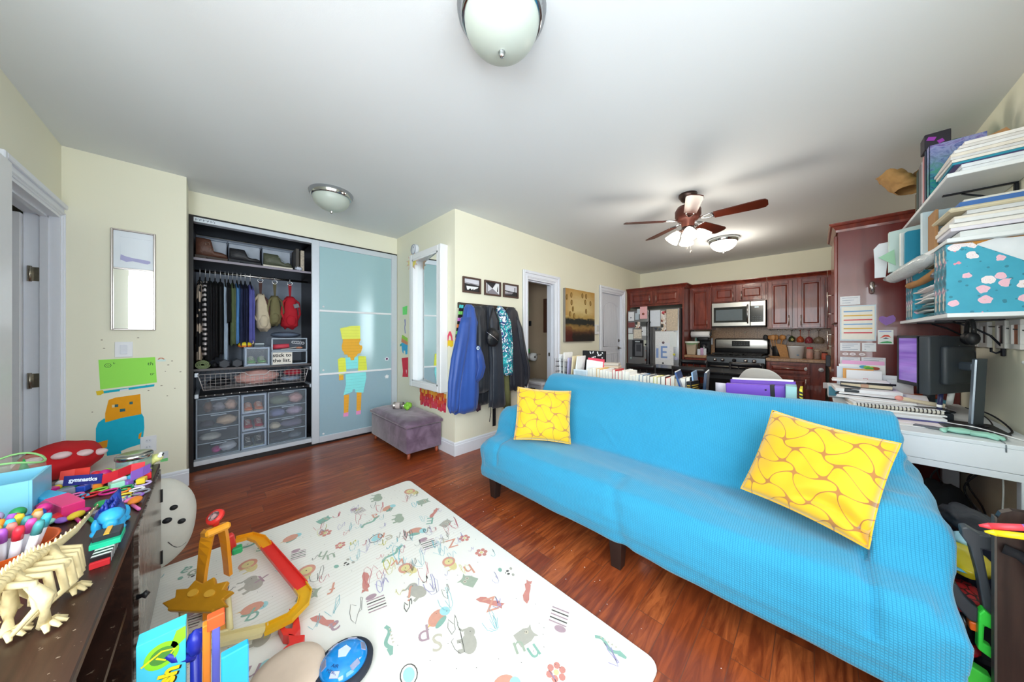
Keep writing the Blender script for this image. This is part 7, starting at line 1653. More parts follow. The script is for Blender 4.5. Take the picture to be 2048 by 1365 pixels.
m = MB(); m.bb(.465, .50, 2.80, 3.0, 1.612, 1.618); sw('yellow_strip', m, mat('#3a4433', .5), 'thin dark green strip over the envelope heap', 'strip')
# plastic bag, teal folder, hanging sheets at the far part
m = MB(); m.tube([(.36, 3.42, 1.625), (.385, 3.30, 1.615), (.42, 3.15, 1.635), (.455, 2.98, 1.66), (.50, 2.86, 1.672)], [.012, .035, .042, .040, .03], 12)
n = NT('wrinkled_plastic', '#cdd6d9', .15, spec=.8); n.bump(n.noise(n.tc.outputs['Object'], 40., 3, .6, 1.), .8, .006); n.b.inputs['Alpha'].default_value = .8
sw('plastic_bag', m, n.m, 'wrinkled clear plastic bag lying over the floral files', 'plastic bag')
m = MB(); m.cyl((.46, 3.05, 1.685), (.49, 2.78, 1.688), .022, .022, 14); m.cyl((.455, 3.12, 1.68), (.46, 3.05, 1.685), .004, .022, 10); sw('paper_roll', m, mat('#e9edf0', .5), 'rolled white sheet lying under the middle shelf', 'paper roll')
def upright(name, label, cat, pts, c, y_, th, rz=0., m_=None):
    m = MB(); m.prism(pts, th); M_ = Mx((pts[0][0], y_, 0), (0, 0, rz)) @ Matrix(((1, 0, 0, -pts[0][0]), (0, 0, -1, 0), (0, 1, 0, 0), (0, 0, 0, 1)))
    m.v = [tuple(M_ @ Vector(p)) for p in m.v]; sw(name, m, m_ or mat(c, .5, var=.03), label, cat)
upright('folder', 'mint grey slim box standing behind the teal folder', 'folder', [(.365, 1.66), (.50, 1.66), (.50, 1.955), (.365, 1.935)], '#c3dbd9', 3.36, .05, .0)
upright('paper', 'curled white paper hanging out left of the teal folder', 'paper', [(.31, 1.64), (.36, 1.64), (.38, 1.89), (.33, 1.885), (.305, 1.85), (.31, 1.74)], '#dfe6ec', 3.42, .004, 0)
upright('paper_triangle', 'pale green folded paper triangle in front of the white sheet', 'paper', [(.315, 1.765), (.385, 1.81), (.392, 1.70)], '#97c9a8', 3.30, .004, 0)
upright('folder', 'teal plastic folder with a white edge standing on the bottom shelf files', 'folder', [(.405, 1.675), (.50, 1.675), (.50, 1.89), (.415, 1.882), (.405, 1.875)], '#1a87a6', 3.14, .02, .12)
upright('folder', 'white edged folder just behind the teal folder', 'folder', [(.395, 1.675), (.49, 1.675), (.49, 1.895), (.395, 1.89)], '#e6eceb', 3.20, .02, .12)
upright('folder', 'pale blue file with dark lettering squeezed under the top shelf', 'folder', [(.445, 1.70), (.56, 1.70), (.56, 1.95), (.445, 1.945)], '#c5dbe4', 2.98, .02, .2)
# sheaves on the middle shelf
z_ = 1.698
for i, (c, th, x0_, y0_, lb, nm_) in enumerate((('#dfe5e6', .030, .50, 2.57, 'grey-white flat box file at the bottom of the middle shelf', 'box_file'), ('#2b3035', .003, .50, 2.58, 'black divider on the flat box file', 'divider'), ('#e2e0ec', .018, .475, 2.565, 'lilac-white sheaf on the middle shelf', 'paper_sheaf'), ('#eceae4', .020, .470, 2.57, 'cream sheaf in the middle of the middle shelf pile', 'paper_sheaf'), ('#e3e6e8', .020, .480, 2.56, 'white folders above the cream sheaf on the middle shelf', 'paper_sheaf'), ('#e8e2d6', .016, .485, 2.575, 'ivory papers near the top of the middle shelf pile', 'paper_sheaf'), ('#cfd3d6', .020, .52, 2.57, 'grey clipped documents on the middle shelf pile', 'paper_sheaf'), ('#d5ccb0', .022, .465, 2.562, 'beige rounded ring binder lying on the middle shelf pile', 'ring_binder'), ('#3f6fb4', .030, .505, 2.60, 'blue book with white lettering on top of the middle shelf pile', 'book'), ('#dcdcd4', .012, .52, 2.61, 'white booklet on the blue book', 'booklet'))):
    m = MB(); m.box((x0_+.715)/2, y0_+.15, z_+th/2, .715-x0_, .29, th-.001, .008 if i == 7 else .0015, rot=(0, 0, .015*math.sin(i*2.)))
    sw(nm_, m, mat(c, .6, var=.10, scale=30), lb, nm_.replace('_', ' ')); z_ += th
m = MB(); m.box(.475, 2.90, 1.698+.11, .012, .16, .215, .002); sw('cardboard_sheet', m, mat('#a97f55', .8), 'brown cardboard standing behind the middle shelf pile', 'cardboard')
# sheaves on the top shelf
z_ = 2.016
for i, (c, th, x0_, lb, nm_) in enumerate((('#e3e9ee', .016, .505, 'pale blue-white magazine at the bottom of the top shelf pile', 'magazine'), ('#dfe6ee', .018, .50, 'bluish magazine second in the top shelf pile', 'magazine'), ('#4c3f74', .005, .485, 'thin purple booklet in the top shelf pile', 'booklet'), ('#1f8aa5', .012, .48, 'teal magazine in the top shelf pile', 'magazine'), ('#e9e6df', .014, .475, 'cream magazine above the teal one', 'magazine'), ('#d7d8da', .014, .47, 'light grey magazine in the middle of the top shelf pile', 'magazine'), ('#e5dfd3', .016, .475, 'ivory magazine above the middle of the top shelf pile', 'magazine'), ('#e8e9ea', .016, .485, 'white magazine near the top of the top shelf pile', 'magazine'), ('#dcdad8', .014, .495, 'grey-white magazine second from the top of the pile', 'magazine'), ('#eceae6', .016, .51, 'white magazine on the very top of the top shelf pile', 'magazine'))):
    m = MB(); m.box((x0_+.715)/2, 2.57+.13, z_+th/2, .715-x0_, .26, th-.001, .001, rot=(0, 0, .02*math.sin(i*1.7))); sw(nm_, m, mat(c, .5, var=.15, scale=25), lb, nm_); z_ += th
n = NT('peacock_cover', '#2a5a8c', .4); q = n.noise(n.tc.outputs['Object'], 22., 3, .6, 1.5); s3 = n.sep(); n.col(n.mix(n.ramp(s3[2], [(.1, '#000000'), (.26, '#ffffff')]), n.ramp(q, [(.35, '#123f5f'), (.5, '#1f86a0'), (.65, '#2ea374')]), n.ramp(q, [(.35, '#5b6bb0'), (.5, '#9aa0d0'), (.65, '#6f5aa8')])))
for i, (y_, th, hh, c, lb) in enumerate(((2.88, .05, .28, n.m, 'large book with a blue and violet patterned cover on the top shelf'), (2.95, .03, .285, mat('#1f3b5c', .5), 'navy bound book beside the patterned book on the top shelf'), (2.99, .035, .27, mat('#c98f92', .6), 'dusty pink book on the top shelf'), (3.03, .02, .255, mat('#cdd0d8', .6), 'thin pale book right beside the pink one'), (3.06, .06, .25, mat('#6b6a70', .6), 'thick grey book on the top shelf'), (3.13, .05, .24, mat('#1f3f3c', .6), 'dark green book at the far end of the top shelf'))):
    t = thing('book', lb, 'book', (.55, y_+.0, 2.016), rot=(0, 0, 0))
    m = MB(); m.box(.0, th/2, hh/2, .17, th-.003, hh-.004, .001); m.build('pages', PG, t)
    m = MB(); m.box(0, .0012, hh/2, .18, .0024, hh); m.box(0, th-.0012, hh/2, .18, .0024, hh); m.box(-.089, th/2, hh/2, .003, th, hh); m.build('cover', c, t)
t = thing('paper_bag', 'crumpled brown paper bag at the far end of the top shelf', 'paper bag', (.52, 3.34, 2.212))
m = MB(); m.grid(22, 16, lambda u, v: (-.05-.10*v+(.075-.02*v)*math.cos(2*PI*u)*(1+.25*noise.noise(Vector((u*9, v*5, 1)))), .02+(.10+.03*v)*math.sin(2*PI*u)*(1+.25*noise.noise(Vector((u*7, v*6, 4)))), .06+.20*v+.03*noise.noise(Vector((u*8, v*3, 2)))-.05*(1-abs(math.cos(2*PI*u)))*(1-v)), closeu=True)
m.v = [(p[0], p[1], max(0.001, (p[2]-.05)*.62)) for p in m.v]; m.build('bag_body', mat('#a9834f', .8, var=.2, bump=.6, bscale=20), t)
m = MB(); blob(m, -.06, .06, -.07, .09, .001, .12, .25); m.build('filling', mat('#8b6a40', .8), t)
m = MB(); m.box(-.115, -.06, .055, .02, .003, .025, rot=(0, .3, .3)); m.build('green_label', mat('#b4d13a', .6), t)
m = MB(); m.bb(.50, .70, 3.25, 3.50, 2.016, 2.21, .003); sw('storage_box', m, mat('#6b5a48', .7), 'brown box under the crumpled paper bag on the top shelf', 'box')
t = thing('globe_toy', 'green and blue ribbed ball on the top shelf behind the magazines', 'ball', (.60, 2.98+.16, 2.016))
m = MB(); m.lathe([(max(.001, .12*math.sin(a))*(1+.012*math.cos(a*36)), .12-.12*math.cos(a)) for a in [i*PI/48 for i in range(49)]], seg=30); m.v = [(p[0], p[1]+.06, p[2]+.155) for p in m.v]; m.build('ribbed_ball', mat('#2b8a5c', .5, var=.3, scale=4), t)
m = MB(); m.box(0, .06, .077, .12, .14, .155, .003); m.build('pedestal_box', mat('#5b5560', .6), t)
m = MB(); m.box(.50, 3.0, 2.016+.295+.045, .09, .10, .09, .003); m.v = [(p[0], p[1], p[2]-.008) for p in m.v]
m.mi = 1; m.box(.478, 2.948, 2.36, .03, .002, .02, rot=(0, .4, 0)); m.box(.51, 2.948, 2.335, .02, .002, .02, rot=(0, -.4, 0)); sw('gift_box', m, [mat('#2a2733', .4), mat('#a33bb8', .5)], 'black box with purple sparkles lying over the upright books', 'box')
m = MB(); m.prism([(-.06, 0), (.06, 0), (.02, .07), (-.03, .05)], .04, Mx((.655, 2.84, 2.19), (PI/2, 0, 0))); sw('wooden_wedge', m, mat('#b98a5c', .7), 'tan wooden wedge behind the magazines on the top shelf', 'wood piece')
# small framed pictures under the bottom shelf, headphones
for i, (y0_, c, lb) in enumerate(((3.47, '#8c6a46', 'ochre'), (3.19, '#4a2f2c', 'dark brown'), (2.96, '#7a2a22', 'deep red'), (2.79, '#a2552a', 'burnt orange'), (3.33, '#2d2c33', 'black'))):
    t = thing('picture_frame', 'small white frame with %s artwork on the right wall under the shelf' % lb, 'picture', (XR, y0_+.06, 1.15), group='white frames under the wall shelf')
    w2 = .12; z0_, z1_ = 1.152, 1.302; m = MW(t); f_ = .026
    for a in ((y0_, y0_+w2, z0_, z0_+f_), (y0_, y0_+w2, z1_-f_, z1_), (y0_, y0_+f_, z0_+f_, z1_-f_), (y0_+w2-f_, y0_+w2, z0_+f_, z1_-f_)): m.bb(XR-.018, XR, a[0], a[1], a[2], a[3], .002)
    m.build('frame', mat('#d8d8d6', .5), t); m = MW(t); m.bb(XR-.010, XR-.004, y0_+f_, y0_+w2-f_, z0_+f_, z1_-f_); m.build('artwork', mat(c, .5, var=.6, scale=40), t)
t = thing('headphones', 'black headphones hanging from the shelf bracket above the desk', 'headphones', (.60, 2.95, 1.14))
m = MW(t); m.tube([(.60, 2.93+.055*math.cos(a), 1.235+.075*math.sin(a)) for a in [i*PI/10 for i in range(11)]], .009, 8); m.build('headband', BLACK, t)
for dy in (-.055, .055): m = MW(t); m.ball((.60, 2.93+dy*.7, 1.205), .035, (.7, .6, 1.)); m.build('ear_cup', BLACK, t)
m = MB(); m.tube([(XR-.008, 3.5, 1.285), (XR-.012, 3.1, 1.27), (XR-.012, 2.9, 1.255), (XR-.01, 2.7, 1.24), (XR-.008, 2.4, 1.22)], .003, 5); sw('cable', m, BLACK, 'black cord strung along the wall across the small frames', 'cable')
m = MB(); m.lathe([(.001, .012), (.008, .010), (.010, 0)], loc=(XR, 2.80, 1.09), rot=(0, -PI/2, 0), seg=12); sw('wall_hook', m, mat('#c9cccb', .3), 'tiny clear hook on the right wall above the desk', 'hook')
# -- dark bookshelf at the right edge and toys between it and the sofa
n = NT('dark_walnut_laminate', '#241815', .35); s3 = n.sep(); g = n.noise(n.comb(n.math('MULTIPLY', s3[0], 60.), 0, n.math('MULTIPLY', s3[2], 4.)), 1., 3); n.col(n.ramp(g, [(.35, '#1b1210'), (.6, '#2d1f1b')])); WAL = n.m
t = thing('toy_shelf', 'low dark walnut shelf with a rounded top corner at the right edge', 'shelf', (.55, 1.64, 0))
pts = [(.377, 0), (.71, 0), (.71, .70), (.43, .722), (.40, .718), (.383, .705), (.377, .685)]
m = MW(t); m.prism(pts, .022, on_y(0, 1.645, 0)); m.build('side_panel', WAL, t)
m = MW(t); m.bb(.372, .377, 1.622, 1.646, 0, .69, .001); m.build('edge_strip', mat('#4a4540', .5), t)
m = MW(t); m.bb(.60, .71, 1.646, 1.72, 0, .69); m.build('back_panel', WAL, t)
t = thing('pen_pocket', 'black fabric pocket hung on the walnut shelf panel', 'pocket', (.50, 1.58, .50))
m = MW(t); m.bb(.425, .62, 1.545, 1.62, .52, .68, .006); m.build('pocket_body', mat('#15161b', .9), t)
m = MW(t); m.tube([(.385, 1.619, .605), (.41, 1.612, .60), (.43, 1.60, .58)], .014, 8); m.build('fabric_flap', mat('#15161b', .9), t)
def marker(label, p0, p1, cols3, r=.0085):
    t = thing('connector_marker', label, 'marker', p0)
    P0, P1 = Vector(p0), Vector(p1); d = P1-P0
    tip = MW(t); tip.tube([tuple(P0), tuple(P0+d*.10)], [.003, r], 8); tip.build('tip', mat(cols3[0], .4), t)
    for k, c in enumerate(cols3): m = MW(t); m.tube([tuple(P0+d*(.10+.3*k)), tuple(P0+d*(.10+.3*(k+1)))], r, 10); m.build('segment', mat(c, .4), t)
marker('red, violet and pink chain of markers sticking out at the right edge', at(1958, 1052, y=1.55), Vector((.50, 1.56, .735)), ['#e8414e', '#b07ad6', '#e45fc0'])
marker('yellow, green and aqua chain of markers just below the red one', at(1969, 1064, y=1.54), Vector((.50, 1.545, .705)), ['#f0d81e', '#3fd04a', '#62d2e0'])
TX = lambda u, v, y_: (at(u, v, y=y_).x, at(u, v, y=y_).z)
def ptoy(name, label, cat, px, y_, th, c, rough=.4, bev=.004):
    m = MB(); m.prism([TX(u, v, y_) for u, v in px], th, on_y(0, y_+th, 0)); return sw(name, m, mat(c, rough, var=.08), label, cat, bevel=bev)
ptoy('toy_blaster', 'grey-black toy blaster standing upright behind the walnut shelf', 'toy', [(1922, 1056), (1935, 1055), (1960, 1070), (1986, 1076), (1986, 1102), (1965, 1100), (1975, 1150), (1986, 1200), (1986, 1235), (1968, 1225), (1955, 1150), (1940, 1095), (1925, 1075)], 1.70, .035, '#3f454b')
ptoy('toy_blaster', 'curved black toy blaster leaning beside the blue sofa arm', 'toy', [(1879, 1168), (1885, 1161), (1900, 1162), (1915, 1172), (1930, 1195), (1945, 1210), (1958, 1220), (1957, 1248), (1940, 1243), (1915, 1215), (1895, 1190), (1884, 1182)], 1.69, .04, '#33383e')
ptoy('toy_magazine', 'bright green plastic U-shaped toy piece beside the walnut shelf', 'toy', [(1958, 1228), (1968, 1220), (1986, 1236), (1986, 1262), (1970, 1254), (1968, 1288), (1986, 1300), (1986, 1322), (1956, 1300)], 1.68, .03, '#3fe04a')
ptoy('toy_brick', 'small orange toy piece next to the green toy frame', 'toy', [(1938, 1243), (1960, 1250), (1959, 1268), (1940, 1261)], 1.70, .03, '#f06a1e')
ptoy('toy_blaster', 'lime green toy piece at the very bottom beside the sofa corner', 'toy', [(1911, 1326), (1930, 1326), (1965, 1348), (1986, 1362), (1986, 1400), (1925, 1400), (1912, 1345)], 1.68, .04, '#46d648')
def tblob(name, label, cat, u0, u1, v0, v1, y_, dy, m_, amp=.15):
    a = at(u0, v0, y=y_); b_ = at(u1, v1, y=y_); m = MB(); blob(m, a.x, b_.x, y_-dy/2, y_+dy/2, b_.z, a.z, amp, 9, 24, 14); return sw(name, m, m_, label, cat)
n = NT('cracked_red_fabric', '#b3202a', .5); q = n.vor(n.tc.outputs['Object'], 34., 'Distance', 'DISTANCE_TO_EDGE'); n.col(n.mix(n.math('LESS_THAN', q, .06), '#b8242c', '#3a1216'))
tblob('toy_bag', 'red cushion-like toy with dark lines in the toy pile', 'toy', 1868, 1980, 1148, 1245, 1.83, .16, n.m)
tblob('crinkly_bag', 'shiny yellow and blue toy package in the pile by the sofa arm', 'toy package', 1868, 1990, 1082, 1160, 1.90, .2, mat('#d9c62c', .25, var=.35, scale=10))
tblob('toy_window', 'light blue oval patch on the yellow toy package', 'toy part', 1896, 1945, 1128, 1150, 1.815, .03, mat('#5fb4dc', .2))
tblob('cloth_bundle', 'light blue plastic bundle peeking over the yellow package', 'bundle', 1900, 1945, 1062, 1095, 1.98, .08, mat('#a9d8e8', .4, var=.2))
tblob('black_bag', 'black nylon bag on top of the toy pile under the desk edge', 'bag', 1878, 2000, 1012, 1075, 2.18, .3, mat('#1c1e27', .5, bump=.4, bscale=20), .25)
tblob('toy_hose', 'dark shiny toy with purple glint below the leaning blaster', 'toy', 1884, 1960, 1190, 1300, 1.80, .12, mat('#15161d', .2, var=.3))
tblob('toy_car', 'glossy dark red toy in the lower toy pile', 'toy car', 1900, 1960, 1270, 1310, 1.76, .10, mat('#9c1a24', .15))
tblob('rubber_toy', 'black rubber toy near the floor beside the sofa', 'toy', 1895, 1990, 1300, 1370, 1.80, .16, mat('#121319', .3))
m = MB(); m.bb(.38, .70, 1.78, 2.40, .0, .16, .01); sw('toy_bin', m, mat('#1d1f27', .7), 'dark low bin under the toy pile right of the sofa', 'bin')
m = MB(); m.bb(.40, .70, 2.02, 2.38, .162, .44, .01); sw('storage_box', m, mat('#23263a', .7), 'dark box carrying the black nylon bag beside the sofa', 'box')
# -- cushions on the sofa
def place_cushion(name_lab, tl, tr, br, bl, m_, t_, seed, grow=1.07, lift=.0):
    X_ = ((tr-tl)+(br-bl))/2; Y_ = ((tl-bl)+(tr-br))/2; c = (tl+tr+br+bl)/4
    w_, h_ = X_.length*grow, Y_.length*grow; x_ = X_.normalized(); z_ = x_.cross(Y_).normalized(); y_ = z_.cross(x_)
    M_ = Matrix((x_, y_, z_)).transposed()
    return cushion('cushion', w_, h_, t_, name_lab, c+z_*lift, M_.to_euler(), m_, seed)
def ray(u, v, s_): r = at(u, v, z=1.22+(672.08-v)*s_); return r
YC2 = cushion_mat('yellow_trellis_velvet_dense', '#e2ac02', '#b07c40', '#efc422', .4)
place_cushion('square yellow patterned cushion leaning on the left arm of the sofa', ray(1035, 774, .00382), ray(1134, 787, .00380), ray(1145, 884, .00357), ray(1033, 880, .00360), YC2, .13, 1, 1.04)
place_cushion('yellow patterned cushion lying askew against the right side of the sofa back', at(1562, 832, y=1.91), at(1826, 912, y=1.90), at(1716, 1092, z=.475), at(1486, 980, z=.475), YC, .13, 4, 1.01, .06)
m = MB(); m.box(-.105, 1.87, .80, .03, .004, .012); sw('fabric_label', m, PAPER, 'tiny white fabric label at the corner of the askew yellow cushion', 'label')
m = MB(); blob(m, -.70, -.62, 1.66, 1.78, .0, .10, .3, 12); sw('plastic_bag', m, mat('#dfe3ea', .4), 'crumpled white bag under the sofa beside its middle leg', 'bag')
r0 = random.Random(12); m = MB()
for i in range(46):
    x_, y_ = r0.uniform(-2.2, .2), r0.uniform(1.2, 1.5); q = r0.uniform(.0015, .006)
    m.prism([(x_, y_), (x_+q, y_+q*.4), (x_+q*.3, y_+q)], .001, Mx((0, 0, .0002)))
sw('paper_crumbs', m, mat('#e9ddd8', .8), 'scattered paper crumbs on the floor in front of the sofa', 'crumbs')['kind'] = 'stuff'
# -- play mat
MX0, MX1, MY0, MY1 = -2.40, -.40, -.34, 1.172
t = thing('play_mat', 'large white foam play mat printed with pastel animals and letters', 'play mat', (-1.4, .415, 0))
def rrect(x0, x1, y0, y1, r):
    out = []
    for cx_, cy_, a0 in ((x1-r, y1-r, 0), (x0+r, y1-r, PI/2), (x0+r, y0+r, PI), (x1-r, y0+r, 1.5*PI)):
        out += [(cx_+r*math.cos(a0+PI/2*i/5), cy_+r*math.sin(a0+PI/2*i/5)) for i in range(6)]
    return out
n = NT('foam_mat', '#f1efe6', .55); s3 = n.sep(); n.b.inputs['Specular IOR Level'].default_value = .3
rb = n.math('MULTIPLY', n.math('LESS_THAN', n.math('FRACT', n.math('MULTIPLY', s3[0], 45.)), .14), n.math('LESS_THAN', s3[0], -.12))
n.col(n.mix(n.math('MULTIPLY', rb, .35), n.mix(n.math('MULTIPLY', n.noise(n.tc.outputs['Object'], 3., 4), .25), '#f3f2ec', '#e3dccb'), '#cfc9bb'))
m = MW(t); m.prism(rrect(MX0, MX1, MY0, MY1, .045), .012); m.build('foam_sheet', n.m, t, bevel=.003)
cols_ = ['#d9a08d', '#a9b5a4', '#b5b2a8', '#e0d49a', '#a8d8dc', '#cf8d84', '#8fb7a9', '#c9c3b2', '#e6b86a', '#b49aa4']
PM = [mat(c, .7, var=.08, scale=60) for c in cols_]
dk = len(PM); PM.append(mat('#5d5a58', .7)); PM.append(mat('#7fc4d0', .7)); PM.append(mat('#cf6a78', .7)); PM.append(mat('#a9a0cc', .7)); PM.append(mat('#d6cf5e', .7))
m = MW(t); ZP = .0126
def lay(i): return Mx((0, 0, ZP+.00006*i))
cnt = [0]
def put(pts, mi): cnt[0] = (cnt[0]+1) % 14; m.mi = mi; m.flat(pts, lay(cnt[0]))
r0 = random.Random(44)
def xf_(px, py, x, y, a, s_): c, q = math.cos(a), math.sin(a); return (x+s_*(px*c-py*q), y+s_*(px*q+py*c))
def animal(x, y, kind, s_, a, c):
    T = lambda pts: [xf_(p, q, x, y, a, s_) for p, q in pts]
    if kind == 0:   # lion
        put(T(ell(.5, .1, .55, .3)), 3); put(T(ell(0, 0, .52, .5, 20)), 0); put(T(ell(0, 0, .32, .33)), 3); put(T(ell(0, 0, .05, .04, 8)), dk); put(T([(.3, -.5), (.4, -.5), (.5, .1), (.4, .1)]), 3); put(T([(.8, -.4), (.9, -.4), (.9, .1), (.8, .1)]), 3)
    elif kind == 1:  # elephant
        put(T(ell(0, 0, .6, .42, 18)), c); put(T(ell(-.6, .1, .33, .32)), c); put(T([(-.9, .1), (-.8, .2), (-.75, -.3), (-.95, -.5), (-1., -.4), (-.88, -.28)]), c); put(T([(-.35, -.65), (-.15, -.65), (-.15, -.2), (-.35, -.2)]), c); put(T([(.2, -.65), (.4, -.65), (.4, -.2), (.2, -.2)]), c); put(T(ell(-.65, .15, .03, .03, 6)), dk)
    elif kind == 2:  # bear / owl
        put(T([(-.4, -.5), (.4, -.5), (.42, .2), (.3, .5), (.42, .72), (.12, .58), (-.12, .58), (-.42, .72), (-.3, .5), (-.42, .2)]), c)
        for q in (-.15, .15): put(T(ell(q, .25, .12, .13, 12)), 7); put(T(ell(q, .25, .04, .04, 8)), dk)
    elif kind == 3:  # fox
        put(T([(-.9, .1), (-.5, .3), (.1, .25), (.6, .5), (.9, .3), (.7, 0), (.3, -.1), (-.2, -.15), (-.7, -.3), (-1.1, -.25)]), 5); put(T([(.8, .4), (1.1, .5), (1.0, .2), (1.15, .0), (.8, .0)]), 5); put(T(ell(1.0, .2, .03, .03, 6)), dk)
    elif kind == 4:  # bird
        put(T(ell(0, 0, .42, .55, 16)), 0); put(T(ell(.1, .5, .3, .27)), 4); put(T(ell(.35, -.1, .16, .4)), 6); put(T([(-.1, -.5), (0, -.5), (-.05, -.8)]), 8); put(T(ell(.2, .55, .03, .03, 6)), dk)
    elif kind == 5:  # crocodile
        m.mi = 6; P_ = [xf_(-1+2*i/12, .22*math.sin(i*.55), x, y, a, s_) for i in range(13)]; m.stroke(P_, .26*s_, ZP+.0004); put(T([(.9, -.25), (1.5, -.15), (1.5, .05), (.9, .2)]), 6); m.mi = 7
        for i in range(5): m.flat([xf_(-.7+.3*i, .2, x, y, a, s_), xf_(-.6+.3*i, .38, x, y, a, s_), xf_(-.5+.3*i, .2, x, y, a, s_)], lay(7))
    elif kind == 6:  # zebra stripes
        for i in range(5): put(T([(-.5+.22*i, -.5), (-.42+.22*i, -.5), (-.34+.22*i, .5), (-.42+.22*i, .5)]), 10 if i % 2 else 9)
        put(T(ell(-.7, -.2, .2, .32)), 9)
    elif kind == 7:  # panda
        for (p, q, a_, b_) in ((-.3, .3, .13, .1), (.3, .3, .13, .1), (-.14, 0, .09, .11), (.14, 0, .09, .11), (0, -.18, .05, .04), (-.4, -.5, .2, .14)): put(T(ell(p, q, a_, b_, 10)), 6 if p == -.4 else dk if a_ < .1 else 2)
    elif kind == 8:  # ladybird / flower
        for k in range(6): put(T(ell(.3*math.cos(k), .3*math.sin(k*1.047), .15, .15, 8)), 5)
        put(T(ell(0, 0, .12, .12, 8)), 3)
    else:            # fish scribble ring
        m.mi = 10; m.stroke(T([(math.cos(k*.42)*.5, math.sin(k*.42)*.38) for k in range(16)]), .05*s_, ZP+.0005); put(T(ell(0, 0, .36, .26)), 4)
spots = []
gx = 0
kinds = [2, 0, 8, 4, 5, 3, 1, 7, 6, 9, 2, 4, 3, 0, 5, 8, 1, 6]
for i in range(11):
    for j in range(8):
        x_ = MX0+.12+i*.18+(.08 if j % 2 else 0)+r0.uniform(-.02, .02); y_ = MY0+.10+j*.188+r0.uniform(-.02, .02)
        if x_ > MX1-.1: continue
        k = kinds[(i*5+j*7) % 18]; animal(x_, y_, k, r0.uniform(.066, .082)*(.75 if k in (3, 5) else 1), r0.choice((.3, -.2, .1, 2.0, -.5))+PI/4*0, r0.choice((1, 2, 6)))
m.mi = 5
for i, ch in enumerate('ahtrusnzpdvEaZWaqjkyLfhmgxwrdpuZtnsehS'):
    x_ = MX0+.12+((i*.37) % 1.78); y_ = MY0+.24+((i*.53) % 1.18); m.mi = r0.choice((0, 1, 6, 7, 9)); text(m, ch, .10, Mx((x_, y_, ZP+.0009), (0, 0, -1.9+r0.uniform(-.3, .3))))
for i in range(110):   # crayon scribbles, denser at the far middle
    x_ = r0.gauss(-1.75, .35) if i % 3 else r0.uniform(MX0+.1, MX1-.1); y_ = r0.gauss(.75, .22) if i % 3 else r0.uniform(MY0+.1, MY1-.1)
    x_ = max(MX0+.08, min(MX1-.08, x_)); y_ = max(MY0+.08, min(MY1-.08, y_)); r_ = r0.uniform(.01, .055); ph = r0.uniform(0, 6); m.mi = r0.choice((dk, dk+1, dk+1, dk+2, dk+3, dk+4))
    P_ = [(max(MX0+.02, min(MX1-.02, x_+r_*math.cos(ph+k*.9)*(1+.3*math.sin(k*2.1))+.004*k*math.cos(ph))), max(MY0+.02, min(MY1-.02, y_+r_*.6*math.sin(ph+k*.7)+.003*k))) for k in range(12)]
    m.stroke(P_, .0016 if i % 4 else .003, ZP+.001+.00001*i)
for i in range(120):
    x_, y_ = r0.uniform(MX0+.05, MX1-.05), r0.uniform(MY0+.05, MY1-.05); m.mi = dk; m.flat(ell(x_, y_, .0022, .0015, 5), lay(20))
m.build('printed_figures', PM, t, recalc=False)
# -- race track toy on the mat
OR = mat('#f0a01c', .3, var=.05); RED = mat('#e5352f', .3, var=.05); CRM = mat('#ead9a2', .4, var=.05); GLD = mat('#c98d1c', .3, .2, var=.12)
t = thing('race_track_toy', 'orange, red and cream toy car track set with a loop standing on the play mat', 'toy track', (-1.85, .15, .013))
def trk(name, pts, w_, m_, wall=.012, nrm=None):
    """track channel along 3d points with raised side walls"""
    m = MW(t); n_ = len(pts); P = [Vector(p) for p in pts]; rings = []
    for i in range(n_):
        d = (P[min(i+1, n_-1)]-P[max(i-1, 0)]).normalized(); s_ = d.cross(Vector((0, 0, 1)) if nrm is None else Vector(nrm)); s_ = s_.normalized() if s_.length > .1 else Vector((1, 0, 0)); u_ = s_.cross(d).normalized()
        h = w_/2; rings.append([tuple(P[i]+s_*a+u_*b_) for a, b_ in ((-h, wall), (-h, -.004), (h, -.004), (h, wall), (h-.004, wall), (h-.004, 0), (-h+.004, 0), (-h+.004, wall))])
    m.loft(rings, smooth=False); return m.build(name, m_, t)
A3 = lambda u, v, z_: tuple(at(u, v, z=z_))
arc = [A3(*p) for p in ((470, 1082, .09), (500, 1074, .09), (520, 1080, .085), (532, 1094, .08))]
trk('orange_curve', arc, .05, OR)
trk('red_straight', [A3(530, 1090, .08), A3(603, 1176, .07)], .052, RED)
trk('yellow_curve', [A3(*p) for p in ((600, 1174, .07), (611, 1190, .068), (606, 1210, .065), (580, 1238, .06), (530, 1262, .055))], .05, mat('#e3ac1e', .3))
trk('cream_straight', [A3(530, 1262, .055), A3(430, 1285, .04), A3(405, 1290, .04)], .05, CRM)
def TP(name, px, y_, th, m_, tz=0): q = [(lambda a: (a.x, a.z))(at(u, v, y=y_)) for u, v in px]; m = MW(t); m.prism(q, th, on_y(0, y_+th, 0)); return m.build(name, m_, t, bevel=.002)
